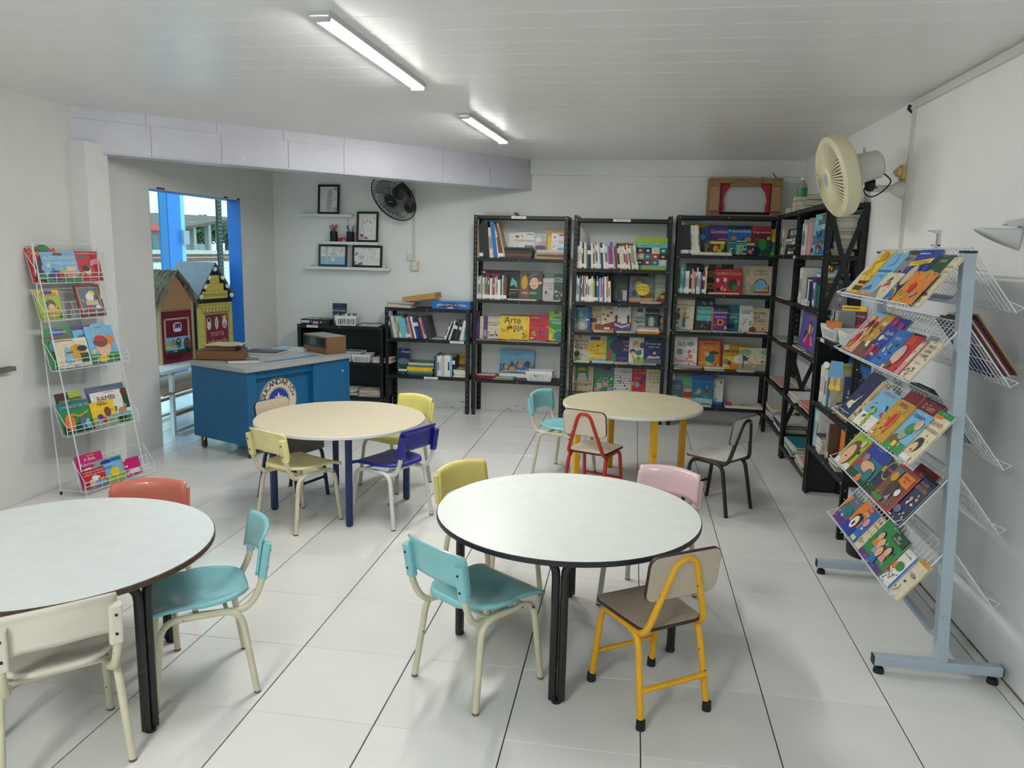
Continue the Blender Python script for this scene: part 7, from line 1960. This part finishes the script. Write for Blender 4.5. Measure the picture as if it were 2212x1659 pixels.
def slab(name, y0, y1, m, label, x0=-5.40, x1=-5.38, z1=3.2, cat='pillar'):
    o = MB().box((x0, y0, 0), (x1, y1, z1), m).build(name, smooth=False)
    return tag(o, label, cat)


slab('porch_pillar', 5.80, 5.93, bl3, 'blue porch post with shade in its colour outside the doorway, left one')
slab('porch_pillar', 5.945, 6.19, bl2, 'wide bright blue porch pillar outside the doorway')
pp = slab('drain_pipe', 6.20, 6.28, lb, 'pale blue conduit beside the blue porch pillar')
MB().box((-5.38, 6.18, 1.60), (-5.34, 6.30, 1.76), mat('grey_box', (160, 172, 184), rough=.5)).build('junction_box', pp, smooth=False)
slab('louvre_post', 7.01, 7.12, mat('dark_slats', (40, 44, 42), rough=.6, noise=.4, nscale=30), 'dark slatted shutter edge standing outside the doorway', cat='shutter')
for o in (ALL[-1],):
    for k in range(40):
        MB().box((-5.378, 7.012, .8 + k * .05), (-5.372, 7.118, .82 + k * .05), mat('slat_grey', (86, 88, 84), rough=.6)).build('slat', o, smooth=False)
# table carrying the card houses
white_t = mat('white_table_paint', (214, 218, 224), rough=.45)
ct = thing('trestle_table', 'low white table outside the doorway under the cardboard houses', 'table', (-4.05, 4.05, 0))
ti = Matrix.Translation((4.05, -4.05, 0))
MB().box((-4.42, 3.35, .553), (-3.83, 4.80, .578), white_t, ti).build('tabletop', ct, smooth=False)
for x in (-4.36, -3.89):
    for y in (3.55, 4.7):
        MB().box((x - .016, y - .016, .0), (x + .016, y + .016, .553), white_t, ti).build('leg', ct, smooth=False)
for x in (-4.36, -3.89):
    MB().box((x - .013, 3.566, .015), (x + .013, 4.684, .04), white_t, ti).build('foot_rail', ct, smooth=False)
    MB().box((x - .013, 3.566, .16), (x + .013, 4.684, .185), mat('raw_wood', (168, 140, 112), rough=.7), ti).build('stretcher', ct, smooth=False)
MB().box((-4.40, 3.4, .36), (-3.87, 4.7, .375), mat('raw_wood', (168, 140, 112)), ti).build('lower_board', ct, smooth=False)


def gable(P0, P1, h, apex, depth):
    X = (P1 - P0)
    w = X.length
    fr = Frame(P0.x, P0.y, P0.z, math.atan2(X.y, X.x))
    return fr, w


card = mat('card_brown', (170, 132, 92), rough=.85, noise=.08, nscale=8)
zt = .5785
fr, w = gable(at(347, 789, z=zt), at(421, 776, z=zt), .52, .78, .4)
h1 = bpy.data.objects.new('cardboard_house', None)
COL.objects.link(h1)
h1.matrix_world = fr.M
tag(h1, 'cardboard house with palm thatch roof and a film poster', 'cardboard house', 'cardboard houses')
hh, ap, dp = .525, .785, .38
MB().prism([(0, 0), (w, 0), (w, hh), (w / 2, ap), (0, hh)], 0, dp, card, Matrix.Rotation(PI / 2, 4, 'X') @ Matrix.Translation((0, 0, -dp))).build('card_walls', h1, smooth=False)
prnt('front_print', h1, w, hh, [('r', .06, .0, .94, .86, 'dkred'), ('r', .06, .0, .94, .86, 'maroon')] + [('l', [(0, .88), (1, .88)], .008, 'brown')])
dd_ = MB()
for a, b_ in (((.14 * w, .12), (.18 * w, .39)), ((.82 * w, .12), (.86 * w, .39)), ((.14 * w, .375), (.86 * w, .39))):
    dd_.box((a[0], -.008, a[1]), (b_[0], -.001, b_[1]), mat('stick_wood', (188, 160, 124), rough=.7))
dd_.build('stick_frame', h1, smooth=False)
for x in (.03 * w, .97 * w):
    MB().box((x - .012, -.009, 0), (x + .012, -.001, hh), mat('stick_wood', (188, 160, 124))).build('corner_stick', h1, smooth=False)
po = MB().box((.16 * w, -.010, .085), (.86 * w, -.0085, .225), LABEL).build('film_poster', h1, smooth=False)
prnt('poster_print', po, .7 * w, .14, [('r', 0, 0, 1, 1, 'sky'), ('e', .1, .5, .12, .12, 'lime'), ('e', .3, .6, .12, .14, 'grey'), ('e', .5, .6, .1, .16, 'dkgreen'), ('e', .68, .55, .08, .16, 'sky'), ('e', .85, .5, .14, .2, 'brown'), ('e', .5, .75, .04, .04, 'skin'), ('e', .68, .72, .04, .04, 'skin'), ('r', 0, 0, 1, .2, 'dkgreen'), ('t', .25, .3, .2, 'MÁGICO', 'white'), ('t', .35, .08, .18, 'OZ', 'white')], Matrix.Translation((.16 * w, -.010, .085)))
pk_ = MB().box((.38 * w, -.010, .27), (.62 * w, -.0085, .35), LABEL).build('small_picture', h1, smooth=False)
prnt('picture_print', pk_, .24 * w, .08, [('r', .1, .1, .9, .9, 'purple'), ('p', [(.1, .1), (.9, .1), (.7, .5), (.5, .3), (.3, .5)], 'white'), ('e', .2, .7, .12, .12, 'tan'), ('e', .05, .95, .08, .08, 'dkred'), ('e', .95, .05, .08, .08, 'dkred'), ('e', .05, .05, .08, .08, 'dkred'), ('e', .95, .95, .08, .08, 'dkred')], Matrix.Translation((.38 * w, -.010, .27)))
straw = mat('palm_thatch', (126, 118, 96), rough=.9, noise=.35, nscale=40)
th_ = MB()
rd = random.Random(9)
for side in (0, 1):
    ex_ = -.05 if side == 0 else w + .05
    for k in range(110):
        y = rd.uniform(-.045, dp)
        p0 = (w / 2 + rd.uniform(-.01, .01), y, ap + rd.uniform(.0, .02))
        f_ = rd.uniform(.85, 1.15)
        p1 = (w / 2 + (ex_ - w / 2) * .55 * f_, y + rd.uniform(-.03, .03), ap - (ap - hh) * .52 * f_ + .02)
        p2 = (w / 2 + (ex_ - w / 2) * f_, y + rd.uniform(-.05, .05), ap - (ap - hh) * 1.06 * f_ - rd.uniform(0, .07))
        th_.tube([p0, p1, p2], [.005, .006, .002], straw, 4)
stuff(th_.build('thatch_roof', h1))
gr = MB()
for k in range(120):
    x = rd.uniform(.08, .98) * w
    z0 = rd.uniform(.02, .06) + .05 * (x / w > .7)
    a = rd.uniform(0, PI)
    L = rd.uniform(.02, .045)
    y = -.012 - rd.uniform(0, .02)
    gr.add([(x, y, z0), (x + math.cos(a) * L * .5 - .004, y - .004, z0 + math.sin(a) * L * .5), (x + math.cos(a) * L, y, z0 + math.sin(a) * L), (x + math.cos(a) * L * .5 + .004, y + .004, z0 + math.sin(a) * L * .5)], [(0, 1, 2, 3)], mat('leaf_green', (84, 116, 60), rough=.6, noise=.3, nscale=30))
stuff(gr.build('leaf_garland', h1, smooth=False))
fr, w = gable(at(428, 773, z=zt), at(507, 760, z=zt), .52, .85, .4)
h2 = bpy.data.objects.new('cardboard_house', None)
COL.objects.link(h2)
h2.matrix_world = fr.M
tag(h2, 'yellow cardboard house with grey roof lettered maria eduarda', 'cardboard house', 'cardboard houses')
hh, ap, dp = .52, .86, .42
ycard = mat('card_yellow', (206, 196, 96), rough=.8, noise=.06, nscale=8)
MB().prism([(0, 0), (w, 0), (w, hh), (w / 2, ap), (0, hh)], 0, dp, mat('card_teal', (30, 84, 110), rough=.7), Matrix.Rotation(PI / 2, 4, 'X') @ Matrix.Translation((0, 0, -dp))).build('card_walls', h2, smooth=False)
rows = [(0, .10), (.10, .19), (.19, .28), (.28, .40), (.40, .445), (.445, .49)]
for k, (a, b_) in enumerate(rows):
    for x0, x1 in ((.01, .99),) if a > .38 else ((.01, .2), (.84, .99)):
        MB().box((x0 * w, -.006, a + .002), (x1 * w, -.0005, b_), ycard).build('yellow_strip', h2, smooth=False)
MB().box((-.005, -.007, .492), (w + .005, -.0005, .52), rubber).build('black_band', h2, smooth=False)
MB().prism([(0, hh), (w, hh), (w / 2, ap)], 0, .004, rubber, Matrix.Rotation(PI / 2, 4, 'X')).build('gable_board', h2, smooth=False)
for a, b_ in ((.53, .60), (.602, .67), (.672, .745)):
    hw = (ap - b_ - .03) / (ap - hh) * w / 2
    MB().box((w / 2 - hw, -.010, a), (w / 2 + hw, -.0045, b_), ycard).build('gable_strip', h2, smooth=False)
zig = [(.1 + .8 * i / 24, .3 + (.4 if i % 2 else 0)) for i in range(25)]
prnt('zigzag', h2, w, .06, [('l', zig, .008, 'brown')], Matrix.Translation((0, -.006, .442)))
prnt('zigzag', h2, w, .06, [('l', [(.2 + .6 * i / 18, .3 + (.5 if i % 2 else 0)) for i in range(19)], .008, 'char')], Matrix.Translation((0, -.010, .532)))
prnt('scribble', h2, w, .06, [('l', [(.12 + .78 * i / 60 + .03 * math.cos(i * .9), .5 + .35 * math.sin(i * .9)) for i in range(61)], .008, 'brown')], Matrix.Translation((0, -.006, .393)))
drm = MB().box((.22 * w, -.008, 0), (.82 * w, -.0008, .385), mat('card_maroon', (122, 52, 50), rough=.8)).build('house_door', h2, smooth=False)
for a, b_ in (((.19 * w, 0), (.22 * w, .397)), ((.82 * w, 0), (.86 * w, .397)), ((.19 * w, .385), (.86 * w, .397))):
    MB().box((a[0], -.010, a[1]), (b_[0], -.001, b_[1]), mat('stick_wood', (188, 160, 124))).build('door_stick', h2, smooth=False)
prnt('door_print', drm, .6 * w, .385, [('e', .14, .86, .09, .09, 'white'), ('e', .14, .74, .09, .14, 'white'), ('e', .14, .87, .06, .06, 'maroon'), ('e', .48, .78, .08, .2, 'white'), ('e', .48, .78, .06, .17, 'ltgrey'), ('e', .84, .76, .11, .17, 'white'), ('e', .84, .72, .08, .1, 'pink'), ('p', [(.74, .88), (.73, .98), (.79, .92), (.84, .99), (.89, .92), (.95, .98), (.94, .88)], 'yellow'),
                                ('t', .5, .47, .15, 'maria', 'lilac'), ('t', .5, .475, .15, 'maria', 'pink'), ('t', .5, .27, .15, 'eduarda', 'lilac'), ('t', .5, .275, .15, 'eduarda', 'pink')], Matrix.Translation((.22 * w, -.008, 0)))
rfm = mat('roof_grey_card', (112, 120, 132), rough=.5, noise=.1, nscale=20)
for side in (0, 1):
    s0 = Vector((w / 2, ap))
    s1 = Vector((-.03 if side == 0 else w + .03, hh - .01))
    b = MB()
    b.add([(s0.x, -.03, s0.y), (s1.x, -.03, s1.y), (s1.x, dp, s1.y), (s0.x, dp, s0.y)], [(0, 1, 2, 3)], rfm)
    solid(b.build('roof_panel', h2, smooth=False), .012, 0)
cot = mat('cotton', (236, 236, 236), rough=.95)
for fx_, fz_ in ((.5, .93), (.33, .66), (.70, .66), (.22, .38), (.83, .38), (.10, .08), (.93, .08)):
    bb = MB()
    rd2 = random.Random(int(fx_ * 100))
    c0 = Vector((fx_ * w, -.018, hh + .01 + fz_ * (ap - hh) * .86))
    bb.lathe([(0, -.022), (.014, -.018), (.022, -.004), (.021, .008), (.012, .02), (0, .022)], cot, 10, Matrix.Translation(c0))
    bb.build('cotton_ball', h2)

# far buildings
def bpart(name, parent, a, b_, m):
    return MB().box(a, b_, m).build(name, parent, smooth=False)


wallw = mat('far_wall_pale', (206, 206, 204), rough=.8, noise=.1, nscale=2)
brick = mat('far_brick', (150, 104, 92), rough=.9, noise=.25, nscale=5)
red = mat('far_roof_red', (196, 74, 66), rough=.8, noise=.12, nscale=4)
glz = mat('far_glass', (116, 150, 160), rough=.2)
struct(MB().box((-60, -30, -1.3), (-7.4, 60, -1.2), mat('yard_ground', (176, 170, 156), rough=.9, noise=.1, nscale=1)).build('ground', smooth=False))
X_ = -16.0
hA = thing('far_house', 'pale house with red tiled roof far outside at the left', 'house', (X_, 21.6, -1.2))
iA = Vector((-X_, -21.6, 1.2))


def bp(name, par, off, a, b_, m):
    return MB().box(tuple(Vector(a) + off), tuple(Vector(b_) + off), m).build(name, par, smooth=False)


bp('wall', hA, iA, (X_ - 4, 18.5, -1.2), (X_, 22.3, 2.0), wallw)
rf = MB()
rf.add([tuple(Vector(v) + iA) for v in ((X_ + .4, 18.2, 2.0), (X_ + .4, 22.7, 2.0), (X_ - 2, 21.0, 2.75), (X_ - 2, 18.2, 2.75), (X_ - 4.4, 22.7, 2.0), (X_ - 4.4, 18.2, 2.0))], [(0, 1, 2, 3), (1, 4, 2), (4, 5, 3, 2)], red)
solid(rf.build('roof', hA, smooth=False), .06)
for k in range(3):
    y0 = 20.9 + k * .5
    wv = bp('window', hA, iA, (X_ + .01, y0, 1.1), (X_ + .05, y0 + .4, 1.85), wallw)
    bp('pane', wv, iA, (X_ + .05, y0 + .05, 1.15), (X_ + .07, y0 + .35, 1.8), glz)
sh = thing('far_shed', 'open grey shed with slanted roof far outside the doorway', 'shed', (X_, 24.5, -1.2))
iS = Vector((-X_, -24.5, 1.2))
bp('back_wall', sh, iS, (X_ - 3, 22.8, -1.2), (X_ - 2.8, 26.5, 2.1), mat('far_grey_wall', (150, 156, 160), rough=.9, noise=.15))
rf = MB()
rf.add([tuple(Vector(v) + iS) for v in ((X_ + .5, 22.7, 2.15), (X_ + .5, 26.2, 2.62), (X_ - 3, 26.2, 2.75), (X_ - 3, 22.7, 2.3))], [(0, 1, 2, 3)], mat('far_tin_roof', (120, 100, 92), rough=.8, noise=.2))
solid(rf.build('roof', sh, smooth=False), .1)
for y in (23.9, 24.9, 25.7):
    bp('post', sh, iS, (X_ - .1, y, -1.2), (X_ + .08, y + .18, 2.4), wallw)
bp('low_wall', sh, iS, (X_ - 1.0, 22.9, -1.2), (X_ - .9, 26.4, 1.62), wallw)
bwall = tag(MB().box((X_ + 2, 17, -1.2), (X_ + 2.2, 30, 1.30), brick).build('brick_wall', smooth=False), 'reddish brick yard wall outside the doorway', 'wall')
for k in range(8):
    MB().box((X_ + 2.2, 17, .2 + k * .14), (X_ + 2.215, 30, .235 + k * .14), mat('far_mortar', (196, 178, 172), rough=.9)).build('mortar_band', bwall, smooth=False)
MB().box((X_ + 1.95, 17, 1.30), (X_ + 2.25, 30, 1.42), wallw).build('coping', bwall, smooth=False)
low = tag(MB().box((-8.2, 3, -1.2), (-8.0, 16, 1.27), mat('yard_white', (222, 222, 220), rough=.8)).build('yard_wall', smooth=False), 'low white yard wall beyond the porch', 'wall')
lf = mat('tree_leaf', (92, 116, 84), rough=.7, noise=.3, nscale=2)
rd = random.Random(21)
for k, (y, zc, rr, lab) in enumerate(((30.2, 2.15, .95, 'bushy grey green tree behind the far shed, left one'), (31.6, 2.25, 1.1, 'bushy grey green tree behind the far shed, middle one'), (33.4, 2.3, 1.0, 'bushy grey green tree behind the far shed, right one'))):
    t = thing('far_tree', lab, 'tree', (-20, y, -1.2), 0, 'trees far outside')
    MB().tube([(0, 0, 0), (.05, .05, zc + .9)], [.15, .08], mat('bark', (96, 82, 68), rough=.9), 6).build('trunk', t)
    b = MB()
    for q in range(900):
        a, e_ = rd.uniform(0, 2 * PI), rd.uniform(-1, 1)
        r_ = rr * (rd.random() ** .4)
        c_ = Vector((r_ * math.cos(a) * math.sqrt(1 - e_ * e_), r_ * math.sin(a) * math.sqrt(1 - e_ * e_), zc + 1.2 + .6 * r_ * e_))
        d1 = Vector((rd.uniform(-1, 1), rd.uniform(-1, 1), rd.uniform(-1, 1))) * .16
        d2 = Vector((rd.uniform(-1, 1), rd.uniform(-1, 1), rd.uniform(-1, 1))) * .07
        b.add([c_ - d1, c_ + d2, c_ + d1, c_ - d2], [(0, 1, 2, 3)], lf)
    stuff(b.build('crown', t, smooth=False))

# ------------------------------------------------------------------ wall scuffs near the floor on the back wall
scf = mat('scuff_dark', (70, 66, 62), rough=.9)
rd = random.Random(3)
sc_ = MB()
for k in range(26):
    x = rd.uniform(-1.5, -.8) if k < 14 else rd.uniform(-2.4, -1.7)
    z = rd.uniform(.004, .06) if k % 3 else rd.uniform(.002, .012)
    w_, h_ = rd.uniform(.006, .03), rd.uniform(.002, .008)
    sc_.add([(x, WY1 - .0008, z), (x + w_, WY1 - .0008, z + h_ * .3), (x + w_, WY1 - .0008, z + h_), (x, WY1 - .0008, z + h_)], [(0, 1, 2, 3)], scf)
o = sc_.build('scuff_marks', wall_back, smooth=False)
stuff(o)
